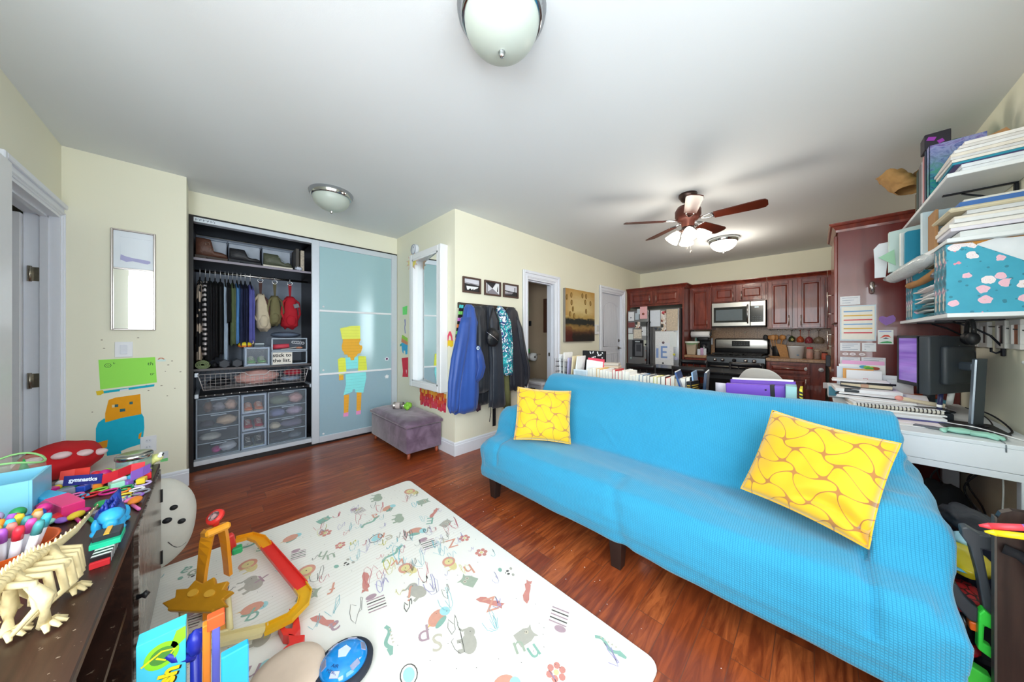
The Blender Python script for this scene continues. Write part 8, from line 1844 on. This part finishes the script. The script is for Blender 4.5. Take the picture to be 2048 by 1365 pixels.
# tall double ramp tower (two bands rising to the launcher)
b0 = at(400, 1172, z=.10); b1 = at(455, 1150, z=.10); tp0 = at(420, 1062, z=.36); tp1 = at(443, 1058, z=.36)
trk('ramp_band', [b0+(tp0-b0)*(i/8)+Vector((0, 0, .05*math.sin(PI*i/8))) for i in range(9)], .044, OR, .01, (0, .3, 1))
trk('ramp_band', [b1+(tp1-b1)*(i/8)+Vector((0, 0, .03*math.sin(PI*i/8))) for i in range(9)], .036, mat('#e8941a', .3), .01, (0, .3, 1))
m = MW(t); m.box(*((tp0+tp1)/2), .07, .085, .03, .008, rot=(0, -.3, .3)); m.build('launcher_box', mat('#f2a52a', .3), t)
m = MW(t); c0 = (tp0+tp1)/2; m.lathe([(.001, .012), (.03, .012), (.034, 0), (.001, -.004)], loc=(c0.x, c0.y, c0.z+.055), rot=(.5, .5, 0), seg=18); m.cyl((c0.x, c0.y, c0.z+.02), (c0.x, c0.y, c0.z+.05), .012); m.mi = 1; m.lathe([(.001, .014), (.02, .014)], loc=(c0.x, c0.y, c0.z+.055), rot=(.5, .5, 0), seg=14); m.build('red_knob', [RED, mat('#f3c9c9', .4)], t)
bp = (b0+b1)/2
m = MW(t); m.loft([[(c0.x+a*.05, c0.y+b_*.04, z_) for a, b_ in ((-1, -1), (1, -1), (1, 1), (-1, 1))] for z_ in (.013, .05)], smooth=False); m.build('tower_support', mat('#e0891a', .35), t)
c1 = at(458, 1092, z=.16); m = MW(t); m.box(c1.x, c1.y, c1.z, .03, .05, .12, .006, rot=(.2, .2, .3)); m.build('red_lever', RED, t)
m = MW(t); m.box(c1.x+.01, c1.y+.03, c1.z-.03, .04, .04, .03, .005); m.build('green_tab', mat('#2fae6a', .4), t)
# sun-shaped golden collar
c2 = at(398, 1198, z=.16); m = MW(t); pts = []
for i in range(15):
    a = PI*(-.12+1.24*i/14); r_ = .118 if i % 2 else .088; pts.append((r_*math.cos(a)*1.15, r_*math.sin(a)*.7))
pts += [(-.09, -.03), (.09, -.03)]
m.prism(pts, .022, Mx((c2.x, c2.y, c2.z-.02), (.55, 0, .75))); g_ = m.build('golden_sun_collar', GLD, t, bevel=.004)
for sx in (-1, 1): m = MW(t); m.prism(ell(sx*.035, .025, .02, .013, 14), .006, Mx((c2.x, c2.y, c2.z-.02), (.55, 0, .75)) @ Mx((0, 0, .022))); m.build('raised_ring', mat('#dba63a', .3), t)
# cream gate frame under the collar
F0 = [at(365, 1222, z=.12), at(455, 1190, z=.12), at(460, 1262, z=.03), at(372, 1290, z=.03)]
for i in range(4): m = MW(t); m.tube([tuple(F0[i]), tuple(F0[(i+1) % 4])], .011, 6); m.build('cream_frame_bar', CRM, t)
for f in F0[:2]: m = MW(t); m.cyl((f.x, f.y, .013), tuple(f), .009, seg=8); m.build('frame_leg', CRM, t)
m = MW(t); q = [F0[3]+(F0[2]-F0[3])*.08, F0[3]+(F0[2]-F0[3])*.92, F0[3]+(F0[2]-F0[3])*.9+(F0[1]-F0[2])*.25, F0[3]+(F0[2]-F0[3])*.1+(F0[0]-F0[3])*.25]; m.add([tuple(p) for p in q], [(0, 1, 2, 3)]); m.build('gate_panel', mat('#d9943a', .4), t, solid=.006)
# red zigzag stand
for nm, px in (('red_stand', [(578, 1222), (596, 1228), (601, 1262), (588, 1278), (566, 1276), (556, 1256), (560, 1246), (572, 1262), (584, 1262), (588, 1244)]), ('red_foot', [(576, 1272), (592, 1276), (610, 1275), (608, 1284), (580, 1322), (556, 1320), (558, 1312), (578, 1292)])):
    q = [at(u, v, z=.04) for u, v in px]; m = MW(t); n_ = len(q); m.add([(p.x, p.y, .014) for p in q]+[(p.x, p.y, .05) for p in q], [tuple(range(n_)), tuple(range(n_, 2*n_))]+[(i, (i+1) % n_, (i+1) % n_+n_, i+n_) for i in range(n_)]); m.build(nm, RED, t, bevel=.002)
# hover ball, beige cushion, boxes at the bottom of the picture
t = thing('hover_ball', 'round hover ball with black foam rim and translucent blue top on the play mat', 'toy ball', tuple(at(688, 1338, z=.02))[:2]+(.013,))
m = MB(); m.lathe([(.001, .004), (.08, .002), (.094, .012), (.096, .028), (.088, .036), (.08, .036)], seg=40); m.build('foam_rim', mat('#2a2e3b', .7), t)
m = MB(); m.lathe([(.079, .03), (.074, .044), (.058, .058), (.035, .066), (.001, .069)], seg=40); m.build('blue_dome', mat('#1f8fe0', .08, var=.35, scale=30, spec=.9), t)
for k in range(6):
    a = k*PI/3+.3; m = MB(); m.box(.062*math.cos(a), .062*math.sin(a), .054, .018, .03, .004, .001, rot=(0, .62, a)); m.build('silver_facet', mat('#aeb6d8', .2, .5), t)
m = MB(); m.prism([(.022*math.cos(k*2*PI/5), .022*math.sin(k*2*PI/5)) for k in range(5)], .003, Mx((0, 0, .068))); m.build('pentagon_logo', mat('#d3e2f3', .3), t)
m = MB(); text(m, 'AIR', .016, Mx((.028, -.036, .0655), (0, .15, .8))); text(m, 'POWER', .013, Mx((.04, -.046, .060), (.2, .35, .8))); m.build('lettering', mat('#1b2f6e', .5), t)
c0 = at(574, 1362, z=.03); m = MB(); m.lathe([(.001, 0), (.10, .002), (.118, .022), (.11, .04), (.085, .043), (.06, .050), (.035, .045), (.001, .050)], loc=(c0.x, c0.y, .0135), seg=34); sw('round_cushion', m, mat('#dfc9b5', .8, var=.05), 'round beige ridged disc at the bottom edge beside the hover ball', 'disc')
cb = thing('cardboard_box', 'open brown cardboard box of toy packages beside the dresser', 'box', (-.98, .03, .013))
m = MW(cb); x0, x1, y0, y1, zt = -1.15, -.84, -.125, .07, .26
m.bb(x0, x1, y0, y0+.006, .013, zt); m.bb(x0, x1, y1-.006, y1, .013, zt); m.bb(x0, x0+.006, y0+.006, y1-.006, .013, zt); m.bb(x1-.006, x1, y0+.006, y1-.006, .013, zt); m.bb(x0+.006, x1-.006, y0+.006, y1-.006, .013, .02); m.build('box_body', mat('#b08260', .8, var=.08), cb)
CN = [at(275, 1268, x=-1.06), at(358, 1245, x=-1.06)]
t = thing('marker_box', 'bright cyan box with a green logo and bold yellow writing, upright by the dresser', 'box', (CN[0].x, CN[0].y, .03))
wd_ = abs(CN[1].y-CN[0].y)+.012; hh = CN[1].z-.03
m = MB(); m.bb(-.02, .02, 0, wd_, 0, hh, .001); m.build('carton', mat('#45cdea', .3, var=.05), t)
AX = on_x(.0206, 0, 0); yc = wd_/2
m = MB(); m.prism(ell(yc, hh-.045, wd_*.36, .028, 24), .0006, AX); m.mi = 1; m.prism(ell(yc, hh-.045, wd_*.25, .018, 20), .0012, AX); m.mi = 0; m.prism([(wd_*.6, hh-.05), (wd_*.995, hh-.03), (wd_*.995, hh-.002), (wd_*.8, hh-.004)], .0006, AX); m.mi = 2
m.stroke([(yc-.03, hh-.05), (yc, hh-.035), (yc+.02, hh-.042), (yc+.005, hh-.058), (yc-.008, hh-.045)], .004, .0015, AX); m.build('green_logo', [mat('#8ede2c', .4), mat('#4d8f3a', .4), mat('#f4dd22', .4)], t)
for dz, m_, nm in ((0, mat('#2a2418', .5), 'writing_shadow'), (.0008, mat('#f7dc1a', .4), 'yellow_writing')):
    m = MB(); text(m, 'Wash', .040, AX @ Mx((yc+(.0 if dz else .003), hh-.125-(.0 if dz else .003), .0008+dz), (0, 0, 1.25)), .002); text(m, 'able', .040, AX @ Mx((yc-.036+(.0 if dz else .003), hh-.125-(0 if dz else .003), .0008+dz), (0, 0, 1.25)), .002); m.build(nm, m_, t)
m = MB(); m.prism([(.01, .0), (wd_*.6, .0), (wd_*.6, .05), (.01, .03)], .0008, AX @ Mx((0, hh-.24, 0))); m.build('red_banner', mat('#d8262e', .4), t)
def pk(name, label, cat, u0, v0, u1, v1, x_, c, th=.02, zb=.03, tilt=0., extra=None):
    a = at(u0, v0, x=x_); b_ = at(u1, v1, x=x_); m = MB(); y0, y1 = sorted((a.y, b_.y)); zt = max(a.z, b_.z); m.bb(x_-th/2, x_+th/2, y0, y1, zb, zt, .002)
    return sw(name, m, mat(c, .35, var=.06), label, cat)
pk('toy_package', 'orange backed strip of a toy package standing in the cardboard box', 'package', 405, 1250, 422, 1300, -1.02, '#f08a2a')
pk('toy_package', 'violet-blue toy package with an orange top in the cardboard box', 'package', 424, 1248, 440, 1300, -1.0, '#5f63c0')
pk('toy_package', 'sky blue box with a dinosaur picture at the bottom edge', 'package', 442, 1312, 497, 1330, -.92, '#2aa8e8')
c0 = at(432, 1240, x=-1.0); m = MB(); m.box(c0.x, c0.y, c0.z+.0, .022, .03, .03, .002); sw('package_tip', m, mat('#ee5a2a', .4), 'orange-red tip above the violet-blue toy package', 'package')
c0 = at(392, 1285, x=-1.05); m = MB(); m.ball((c0.x, c0.y, c0.z), 1, (.018, .018, .030), amp=.2); m.tube([(c0.x, c0.y-.0, c0.z-.03), (c0.x, c0.y-.03, c0.z-.02), (c0.x+.01, c0.y-.045, c0.z+.01)], [.012, .010, .006], 8); m.v = [(p[0], p[1], max(.03, p[2])) for p in m.v]; m.cyl((c0.x, c0.y, .03), (c0.x, c0.y, c0.z-.02), .010); sw('toy_shark', m, mat('#2430a8', .3, var=.1), 'dark blue curved plastic toy behind the cyan box', 'toy')
# -- dresser with toys
ZD = .595
n = NT('worn_dark_wood', '#2f1d17', .35); P = n.tc.outputs['Object']; s3 = n.sep()
g = n.noise(n.comb(n.math('MULTIPLY', s3[0], 3.), n.math('MULTIPLY', s3[1], 40.), n.math('MULTIPLY', s3[2], 30.)), 1., 4, .6, .6); n.col(n.mix(n.math('GREATER_THAN', n.noise(P, 45., 3, .7), .68), n.ramp(g, [(.3, '#241511'), (.6, '#3f261d')]), '#8a7767')); WORN = n.m
t = thing('media_console', 'low dark scratched wooden console covered with toys along the left wall', 'console', (-1.5, -.42, 0))
m = MW(t); m.bb(-2.264, -.62, -.64, -.18, ZD-.022, ZD, .003); m.build('top_board', WORN, t)
for x_ in (-2.254, -1.62, -1.02, -.63): m = MW(t); m.bb(x_-.010, x_+.010, -.63, -.19, .02, ZD-.022); m.build('upright', WORN, t)
for z_ in (.03, .30): m = MW(t); m.bb(-2.244, -.63, -.63, -.20, z_, z_+.02); m.build('shelf', WORN, t)
m = MW(t); m.bb(-2.244, -.63, -.635, -.625, .02, ZD-.022); m.build('back_panel', mat('#2a1510', .6), t)
n = NT('distressed_glass', '#5e5650', .2); g = n.noise(n.comb(n.math('MULTIPLY', n.sep()[0], 60.), 0, n.math('MULTIPLY', n.sep()[2], 8.)), 1., 4, .7); n.col(n.ramp(g, [(.4, '#3a2b24'), (.5, '#a59c92'), (.58, '#4a3a31')]))
for k, (xa, xb) in enumerate(((-2.25, -1.63),)):
    m = MW(t); m.bb(xa, xb, -.19, -.176, .05, ZD-.025, .002); d_ = m.build('cabinet_door', n.m, t)
    m = MW(t); m.lathe([(.008, 0), (.006, .012), (.013, .02), (.001, .03)], loc=(xb+.06, -.176, .36), rot=(-PI/2, 0, 0), seg=12); m.build('door_knob', mat('#1b1a1c', .3), d_)
    for zz in (.14, .44): m = MW(t); m.bb(xa+.0, xa+.012, -.178, -.170, zz-.03, zz+.03); m.build('hinge', BLACK, d_)
m = MB(); m.cyl((-1.30, -.24, .325), (-1.20, -.21, .326), .005); sw('pen', m, mat('#1d2f9a', .3), 'blue pen lying on the console shelf', 'pen')
# plush head and bed corner behind
t = thing('plush_pillow', 'white plush pillow with drawn black eyes and a smile on the floor by the console', 'plush pillow', (-2.42, -.19, 0))
m = MW(t); m.ball((-2.43, -.215, .235), 1, (.14, .155, .235), amp=.06, fr=5, seg=36, rings=24)
m.v = [(p[0]+0, p[1], p[2]) for p in m.v]; m.build('plush_body', mat('#dcd9cf', .9, var=.04, bump=.3, bscale=8), t)
for u, v, r_ in ((347, 1016, .018), (334, 1042, .020), (363, 1043, .018)):
    d = at(u, v, x=-2.2)-Vector((0, 0, 1.22)); d.normalize(); o_ = Vector((0, 0, 1.22)); cc_ = Vector((-2.43, -.215, .235)); R3 = Vector((.14, .155, .235))
    a_ = sum((d[i]/R3[i])**2 for i in range(3)); b_ = 2*sum(d[i]*(o_[i]-cc_[i])/R3[i]**2 for i in range(3)); c_ = sum(((o_[i]-cc_[i])/R3[i])**2 for i in range(3))-1; D_ = b_*b_-4*a_*c_
    if D_ > 0:
        p = o_+d*((-b_-math.sqrt(D_))/(2*a_)); m = MW(t); m.ball(tuple(p), r_, (.6, .9, .7)); m.build('eye', BLACK, t)
m = MW(t); P_ = []
for k in range(9):
    u, v = 336+k*4.5, 1085+10*math.sin(PI*k/8); d = at(u, v, x=-2.2)-Vector((0, 0, 1.22)); d.normalize()
    a_ = sum((d[i]/R3[i])**2 for i in range(3)); b_ = 2*sum(d[i]*(o_[i]-cc_[i])/R3[i]**2 for i in range(3)); c_ = sum(((o_[i]-cc_[i])/R3[i])**2 for i in range(3))-1; D_ = b_*b_-4*a_*c_
    if D_ > 0: P_.append(tuple(o_+d*((-b_-math.sqrt(D_))/(2*a_)-.002)))
if len(P_) > 2: m.tube(P_, .002, 5); m.build('smile', mat('#5b5856', .8), t)
m = MB(); m.box(-2.90, -.53, .232, .60, .34, .464, .06, seg=3); sw('pouf', m, mat('#cfcac4', .9, bump=.4, bscale=12), 'pale grey fabric pouf behind the console holding the red pillow', 'pouf')
t = thing('red_pillow', 'red plush pillow with white spots lying behind the console', 'pillow', (-2.86, -.575, .552))
m = MB(); m.ball((0, 0, 0), 1, (.2, .135, .088), amp=.08, seg=30, rings=20); m.v = [(p[0], p[1], max(-.086, p[2])) for p in m.v]; m.build('pillow_body', mat('#c3101c', .8, var=.05), t)
for (a, b_) in ((.9, .5), (.3, .7), (-.5, .6), (1.4, .2), (-1.2, .3)):
    v_ = Vector((.2*math.cos(b_)*math.cos(a), .135*math.cos(b_)*math.sin(a), .088*math.sin(b_))); m = MB(); m.ball(tuple(v_*.97), .035, (1, .9, .5)); m.build('white_spot', mat('#e6c9cc', .8), t)
# toys on top
def Q(u, v, h=0.): return at(u, v, z=ZD+h)
def on(u, v): p = at(u, v, z=ZD); return (p.x, p.y, ZD)
t = thing('toy_box', 'light blue toy box with an open top at the left of the console', 'toy box', (-2.02, -.535, ZD)); LB = mat('#86d3ee', .35, var=.03)
m = MB()
for a in ((-.09, .09, -.09, -.083), (-.09, .09, .083, .09), (-.09, -.083, -.083, .083), (.083, .09, -.083, .083)): m.bb(a[0], a[1], a[2], a[3], 0, .12, .001)
m.bb(-.083, .083, -.083, .083, 0, .005); m.build('box_wall', LB, t)
m = MB(); m.bb(.0895, .092, .02, .028, .04, .09); m.build('slot', mat('#3a6fa0', .5), t)
t = thing('toy_bag', 'clear plastic bag with a green rim holding small toys behind the blue box', 'toy bag', (-2.19, -.55, ZD)); m = MB(); m.lathe([(.05, 0), (.07, .05), (.075, .10), (.07, .14)], seg=24, cap=False); m.build('clear_bag', mat('#b9c9b6', .1, alpha=.25), t)
m = MB(); m.tube([(.072*math.cos(a), .072*math.sin(a), .135+.015*math.cos(a*2)) for a in [i*PI/12 for i in range(24)]], .004, 6, closed=True); m.build('green_rim', mat('#9bd98a', .4), t)
for nm, c, dx, dy, dz, lb in (('toy_block', '#4fd96a', .03, -.02, .06, 'bright green block in the clear toy bag'), ('toy_tree', '#1f8f4a', -.02, .04, .07, 'dark green cone tree in the clear toy bag'), ('toy_figure', '#b08a4a', -.0, -.06, .05, 'tan toy figure in the clear toy bag'), ('toy_block', '#e0a33a', .05, -.05, .045, 'amber block in the clear toy bag')):
    m = MB()
    if 'tree' in nm: m.lathe([(.02, 0), (.001, .07)], loc=(-2.19+dx*.6, -.55+dy*.6, ZD+.04+dz-.04), seg=10)
    else: m.box(-2.19+dx*.6, -.55+dy*.6, ZD+dz-.01, .04, .04, .05, .008)
    sw(nm, m, mat(c, .5), lb, 'toy')
t = thing('glass_jar', 'short glass jar with a silver screw lid at the far end of the console', 'jar', on(281, 942)[:2]+(ZD,))
t.location = (-2.20, -.252, ZD); t.scale = (1.2, 1.2, 1.25); m = MB(); m.lathe([(.001, 0), (.042, 0), (.044, .01), (.044, .05), (.040, .056)], seg=26); m.build('jar_body', mat('#7fa3a6', .1, alpha=.5, var=.3, scale=40), t); m = MB(); m.lathe([(.044, .052), (.047, .054), (.047, .066), (.044, .069), (.001, .067)], seg=26); m.build('lid', mat('#b6b9b4', .2, 1.), t)
t = thing('toy_lizard', 'pale yellow-green rubber lizard with bulging eyes at the console corner', 'toy lizard', (-2.22, -.21, ZD)); m = MB(); m.tube([(-.0, -.13, .012), (.02, -.06, .022), (.005, 0, .03), (-.01, .025, .036)], [.006, .018, .020, .012], 10); m.ball((-.01, .02, .038), .024, (1, 1, .8)); m.build('lizard_body', mat('#dfe08f', .5, var=.15, scale=20), t)
for dx in (-.012, .015): m = MB(); m.ball((dx, .035, .052), .009); m.mi = 1; m.ball((dx+.003, .042, .054), .004); m.build('eye', [PAPER, BLACK], t)
for k, dx in enumerate((-.03, .03)): m = MB(); m.tube([(dx*.4, -.02, .02), (dx, -.01, .012), (dx*1.3, .01, .004)], .005, 6); m.build('leg', mat('#cfd583', .5), t)
def lanyard(label, pts, c, word=None):
    t = thing('lanyard', label, 'lanyard', tuple(Q(*pts[0])[:2])+(ZD,)); P_ = [Q(u, v, .012) for u, v in pts]; m = MW(t); L = []
    for i, p in enumerate(P_): L += [(p.x-.006, p.y, ZD+.060), (p.x+.012, p.y, ZD+.026)]
    m.add(L, [(2*i, 2*i+1, 2*i+3, 2*i+2) for i in range(len(P_)-1)]); m.build('ribbon', mat(c, .5), t, solid=.003)
    if word: a, b_ = P_[0], P_[-1]; d = (b_-a); m = MW(t); c_ = (a+b_)/2; d.normalize(); u_ = Vector((-.018, 0, .031)).normalized(); text(m, word, .021, Matrix.Translation((c_.x+.015, c_.y+.002, ZD+.047)) @ Matrix((d, u_, d.cross(u_))).transposed().to_4x4(), .0008); m.build('lettering', mat('#dfe6ff', .5), t)
lanyard('navy and red lanyard printed gymnastics across the console toys', [(128, 978), (205, 972)], '#2a2a78', 'gymnastics')
lanyard('red starred ribbon curling toward the console corner', [(205, 975), (235, 964), (262, 952), (290, 946)], '#d02030')
lanyard('purple ribbon lying at the front of the console near the lizard', [(262, 968), (285, 958), (300, 950)], '#8a5fc0')
lanyard('bright red ribbon beside the blue box', [(120, 968), (150, 962), (180, 958)], '#e23a2e')
t = thing('toy_train', 'magenta pink wedge-shaped toy block in the middle of the console', 'toy', (-1.90, -.36, ZD)); m = MB(); m.prism([(-.09, 0), (.09, 0), (.09, .045), (-.02, .055), (-.09, .02)], .05, Mx((0, 0, 0), (PI/2, 0, .5))); m.build('block', mat('#e0387c', .3), t, bevel=.003)
m = MB(); m.box(-2.0, -.43, ZD+.02, .10, .05, .04, .004, rot=(0, 0, .6)); sw('toy_block', m, mat('#3fb0dc', .4), 'blue toy block beside the magenta wedge', 'toy')
# marker caddies
r0 = random.Random(8)
caps = (('pink', '#e858b0'), ('orange', '#f0902a'), ('teal', '#4a9a9c'), ('violet', '#b060d0'), ('cyan', '#4cc8e0'), ('coral', '#e8877c'), ('peach', '#e8b48a'), ('red', '#dc3040'), ('yellow', '#ecd040'))
def marker_proto(nm, c):
    p = thing('felt_marker', 'felt marker', 'marker', (-1.5, -.4, ZD+.02)); m = MB(); m.cyl((0, 0, 0), (0, 0, .085), .0085, seg=10); m.build('barrel', mat('#e9eaf2', .4, var=.03), p); m = MB(); m.lathe([(.0092, .083), (.0092, .108), (.0065, .118), (.001, .119)], seg=10); m.build('cap', mat(c, .35, var=.03), p); return p
protos = [marker_proto(*c) for c in caps]; used = set()
for cx_, cy_, rr, lab in ((-1.52, -.40, .085, 'orange caddy behind the skeleton tail'), (-1.38, -.46, .07, 'orange caddy at the left picture edge')):
    t = thing('marker_caddy', 'oval '+lab+', packed with markers', 'caddy', (cx_, cy_, ZD)); m = MB(); m.lathe([(rr*.92, 0), (rr, .002), (rr*1.08, .060), (rr*1.10, .062), (rr*1.03, .060), (rr*.96, .006)], seg=30); m.build('bucket', mat('#f0682a', .35, var=.04), t)
    m = MB(); m.lathe([(rr*1.052, .03), (rr*1.075, .034)], seg=30, cap=False); m.build('rim_line', mat('#f4a888', .4), t)
    m = MB()
    for k in range(5): a = .2+k*.45; m.ball((rr*1.05*math.cos(a), rr*1.05*math.sin(a), .035), .006, (.5, .5, 1.3))
    m.build('printed_marks', mat('#8a5fae', .5), t)
    for k in range(26):
        a = k*2.4; q = rr*.80*math.sqrt((k+.5)/26); i = (k*5+int(rr*100)) % len(caps); P0 = (cx_+q*.75*math.cos(a), cy_+q*.75*math.sin(a), ZD+.010); tl = (q*3.6*math.sin(-a)*-1, q*3.6*math.cos(a), a)
        rot = (-math.sin(a)*q*4.2, math.cos(a)*q*4.2, 0)
        lb = '%s-capped white felt marker standing in the %s' % (caps[i][0], lab); g = '%s-capped markers in the %s' % (caps[i][0], lab)
        o = protos[i] if i not in used else dup(protos[i]); used.add(i); o.location = P0; o.rotation_euler = rot; o['label'] = lb; o['group'] = g
# dinosaur skeleton
BON = mat('#e0cd9c', .6, var=.12, scale=30, bump=.3, bscale=60)
t = thing('dinosaur_skeleton', 'cream plastic dinosaur skeleton toy striding at the front left of the console', 'toy skeleton', (-1.16, -.28, ZD))
SP = [at(195, 1012, y=-.265), at(150, 1062, y=-.27), at(100, 1100, y=-.275), at(60, 1120, y=-.285), at(20, 1150, y=-.295), at(-20, 1185, y=-.30), at(-60, 1210, y=-.31)]
m = MW(t)
for i in range(len(SP)-1):
    for k in range(5): p = SP[i]+(SP[i+1]-SP[i])*(k/5); r_ = .003+.0115*min(1, (i+k/5)/3); m.ball(tuple(p), r_, (1, 1, 1), seg=8, rings=6); m.tube([tuple(p), tuple(p+Vector((0, 0, r_*1.9)))], [r_*.5, .001], 5)
m.tube([tuple(p) for p in SP], [.003, .008, .011, .012, .012, .012, .012], 6); m.build('spine', BON, t)
for k in range(7):
    p = SP[2]+(SP[5]-SP[2])*(k/6.5); s_ = .040+.014*math.sin(PI*k/6); m = MW(t)
    for sd in (-1, 1): m.tube([tuple(p), tuple(p+Vector((.004, sd*s_, -.012))), tuple(p+Vector((.008, sd*s_*1.15, -.062))), tuple(p+Vector((.012, sd*s_*.5, -.098)))], [.007, .0075, .0065, .004], 6)
    m.build('rib', BON, t)
for k, (hip, knee, foot) in enumerate(((SP[2], (125, 1130), (143, 1178)), (SP[4], (92, 1195), (88, 1250)), (SP[4], (20, 1215), (14, 1268)), (SP[3], (60, 1165), (70, 1205)))):
    y_ = -.238 if k < 2 else -.31; kp = at(*knee, y=y_+.0); fp = at(foot[0], foot[1], z=ZD+.012); m = MW(t)
    m.tube([tuple(hip), tuple((Vector(hip)+kp)/2+Vector((0, 0, .004))), tuple(kp), tuple((kp+fp)/2), tuple(fp)], [.012, .008, .012, .006, .010], 8)
    for q in (-1, 0, 1, 2): d = Vector((.020*math.cos(q*.6+.8), .024*math.sin(q*.6+.9), 0)); m.tube([tuple(fp), tuple(fp+d*.6+Vector((0, 0, .004))), tuple(fp+d*1.25-Vector((0, 0, .006)))], [.006, .006, .0035], 6)
    m.build('leg', BON, t)
m = MW(t); m.ball(tuple(SP[2]+Vector((0, 0, -.012))), .022, (1.1, 1, .8)); m.build('pelvis', BON, t)
# blue dinosaur, striped toy
t = thing('toy_dinosaur', 'glittery blue and cyan rubber dinosaur with a spiky back on the console', 'toy dinosaur', (-1.62, -.235, ZD)); CY = mat('#35aee6', .3, var=.1, scale=30)
m = MB(); m.ball((0, 0, .045), 1, (.055, .032, .032), amp=.1); m.tube([(-.04, 0, .05), (-.08, 0, .07), (-.10, .005, .085)], [.02, .012, .004], 8); m.build('body', mat('#1c3f9c', .25, var=.2), t)
m = MB(); m.ball((.058, .01, .058), 1, (.034, .027, .022), amp=.12); m.tube([(.06, .01, .05), (.095, .014, .042), (.10, .015, .044)], [.018, .014, .008], 8); m.build('head', CY, t)
for p in ((.035, .025), (.035, -.02), (-.03, .026), (-.03, -.022)): m = MB(); m.ball((p[0], p[1], .028), 1, (.016, .012, .024)); m.ball((p[0]+.008, p[1], .009), 1, (.018, .013, .009)); m.build('leg', CY, t)
m = MB()
for k in range(12): m.lathe([(.008, 0), (.001, .02)], loc=(.05-.011*k*.6, .012*math.sin(k*2.), .072), seg=6)
m.build('spikes', mat('#1b2f8f', .3, var=.3), t)
t = thing('blocky_toy', 'black, white and green striped block figure at the console edge', 'toy', (-1.42, -.215, ZD));
m = MB(); m.box(-.04, 0, .047, .05, .05, .014, .001); m.build('black_slab', mat('#2c2e34', .4), t); m = MB(); m.box(-.04, 0, .0555, .052, .01, .003); m.build('yellow_line', mat('#e8b23a', .4), t)
m = MB(); m.box(-.035, 0, .033, .07, .055, .014, .001); m.build('green_slab', mat('#1fc79a', .4), t)
m = MB(); m.box(.0, 0, .013, .10, .034, .026, .001); n = NT('black_white_bands', '#ffffff', .4); n.col(n.mix(n.math('GREATER_THAN', n.math('FRACT', n.math('MULTIPLY', n.sep()[0], 55.)), .5), '#f2f2f2', '#16161a')); m.build('striped_body', n.m, t)
m = MB(); m.box(.055, 0, .008, .010, .034, .016, .001); m.build('red_foot', mat('#e03038', .4), t)
# scattered small toys on the console
pal = (('red', '#dc2b35'), ('orange', '#f08a2c'), ('yellow', '#f0d23a'), ('lime', '#8fd34a'), ('green', '#2a9a5a'), ('sky blue', '#4cb8e8'), ('royal blue', '#2b4fb8'), ('violet', '#9a6ad0'), ('pink', '#ee77b8'), ('magenta', '#cf2a86'), ('white', '#ececf2'), ('grey', '#8a8c98'), ('mint', '#9fe0c4'), ('lilac', '#c9b4e8'))
shp = ('bead', 'block', 'ring', 'egg', 'stick'); busy = [(-2.02, -.535, .11), (-2.19, -.55, .09), (-2.20, -.252, .07), (-2.22, -.21, .05), (-1.90, -.36, .09), (-1.62, -.235, .08), (-2.0, -.43, .05)]
ga = [(-2.235+.042*i+r0.uniform(-.012, .012), -.205-.040*j+r0.uniform(-.01, .01)) for i in range(15) for j in range(7)]
ga = [p for p in ga if all(math.hypot(p[0]-q[0], p[1]-q[1]) > q[2] for q in busy)][:64]
gb = [(-1.80+.038*i+r0.uniform(-.01, .01), -.57+.042*j+r0.uniform(-.01, .01)) for i in range(6) for j in range(5)]
for zone, spots in (('on the far half', ga), ('heaped behind the marker caddies', gb)):
    for i, (px_, py_) in enumerate(spots):
        cn, c = pal[(i*5+3) % 14]; sh_ = shp[(i//14) % 5]; h = .045 if 'caddies' in zone else 0.; p = Vector((px_, py_, ZD+h)); m = MB(); z0 = ZD+.0005
        r_ = r0.uniform(.012, .019)
        if h: m.cyl((p.x, p.y, ZD), (p.x, p.y, ZD+h), r_*.8); z0 = ZD+h-.004
        if sh_ == 'bead': m.ball((p.x, p.y, z0+r_), r_, (1, 1, 1))
        elif sh_ == 'block': m.box(p.x, p.y, z0+r_*.7, r_*2.2, r_*1.6, r_*1.4, .002, rot=(0, 0, i))
        elif sh_ == 'ring': m.tube([(p.x+r_*1.3*math.cos(a), p.y+r_*1.3*math.sin(a), z0+.004) for a in [q*PI/6 for q in range(12)]], .004, 6, closed=True)
        elif sh_ == 'egg': m.ball((p.x, p.y, z0+r_*.7), r_, (1.6, 1, .7), rot=(0, 0, i))
        else: m.cyl((p.x-.03, p.y-.01, z0+.006), (p.x+.03, p.y+.012, z0+.006), .005)
        sw('toy_'+sh_, m, mat(c, .35, var=.1), ('%s %s toy lying %s of the console' if not h else '%s %s toy %s') % (cn, {'bead': 'ball-shaped', 'block': 'block', 'ring': 'ring', 'egg': 'egg-shaped', 'stick': 'stick-shaped'}[sh_], zone), 'small toy', 'small toys '+zone)
m = MB(); m.bb(-2.80, -2.62, YL+.002, YL+.03, 0, 2.07, .003); m.v = [(p[0]+.02, p[1], p[2]) for p in m.v]; sw('folding_screen', m, WHITE, 'white tall panel at the extreme left edge beside the doorway', 'panel')
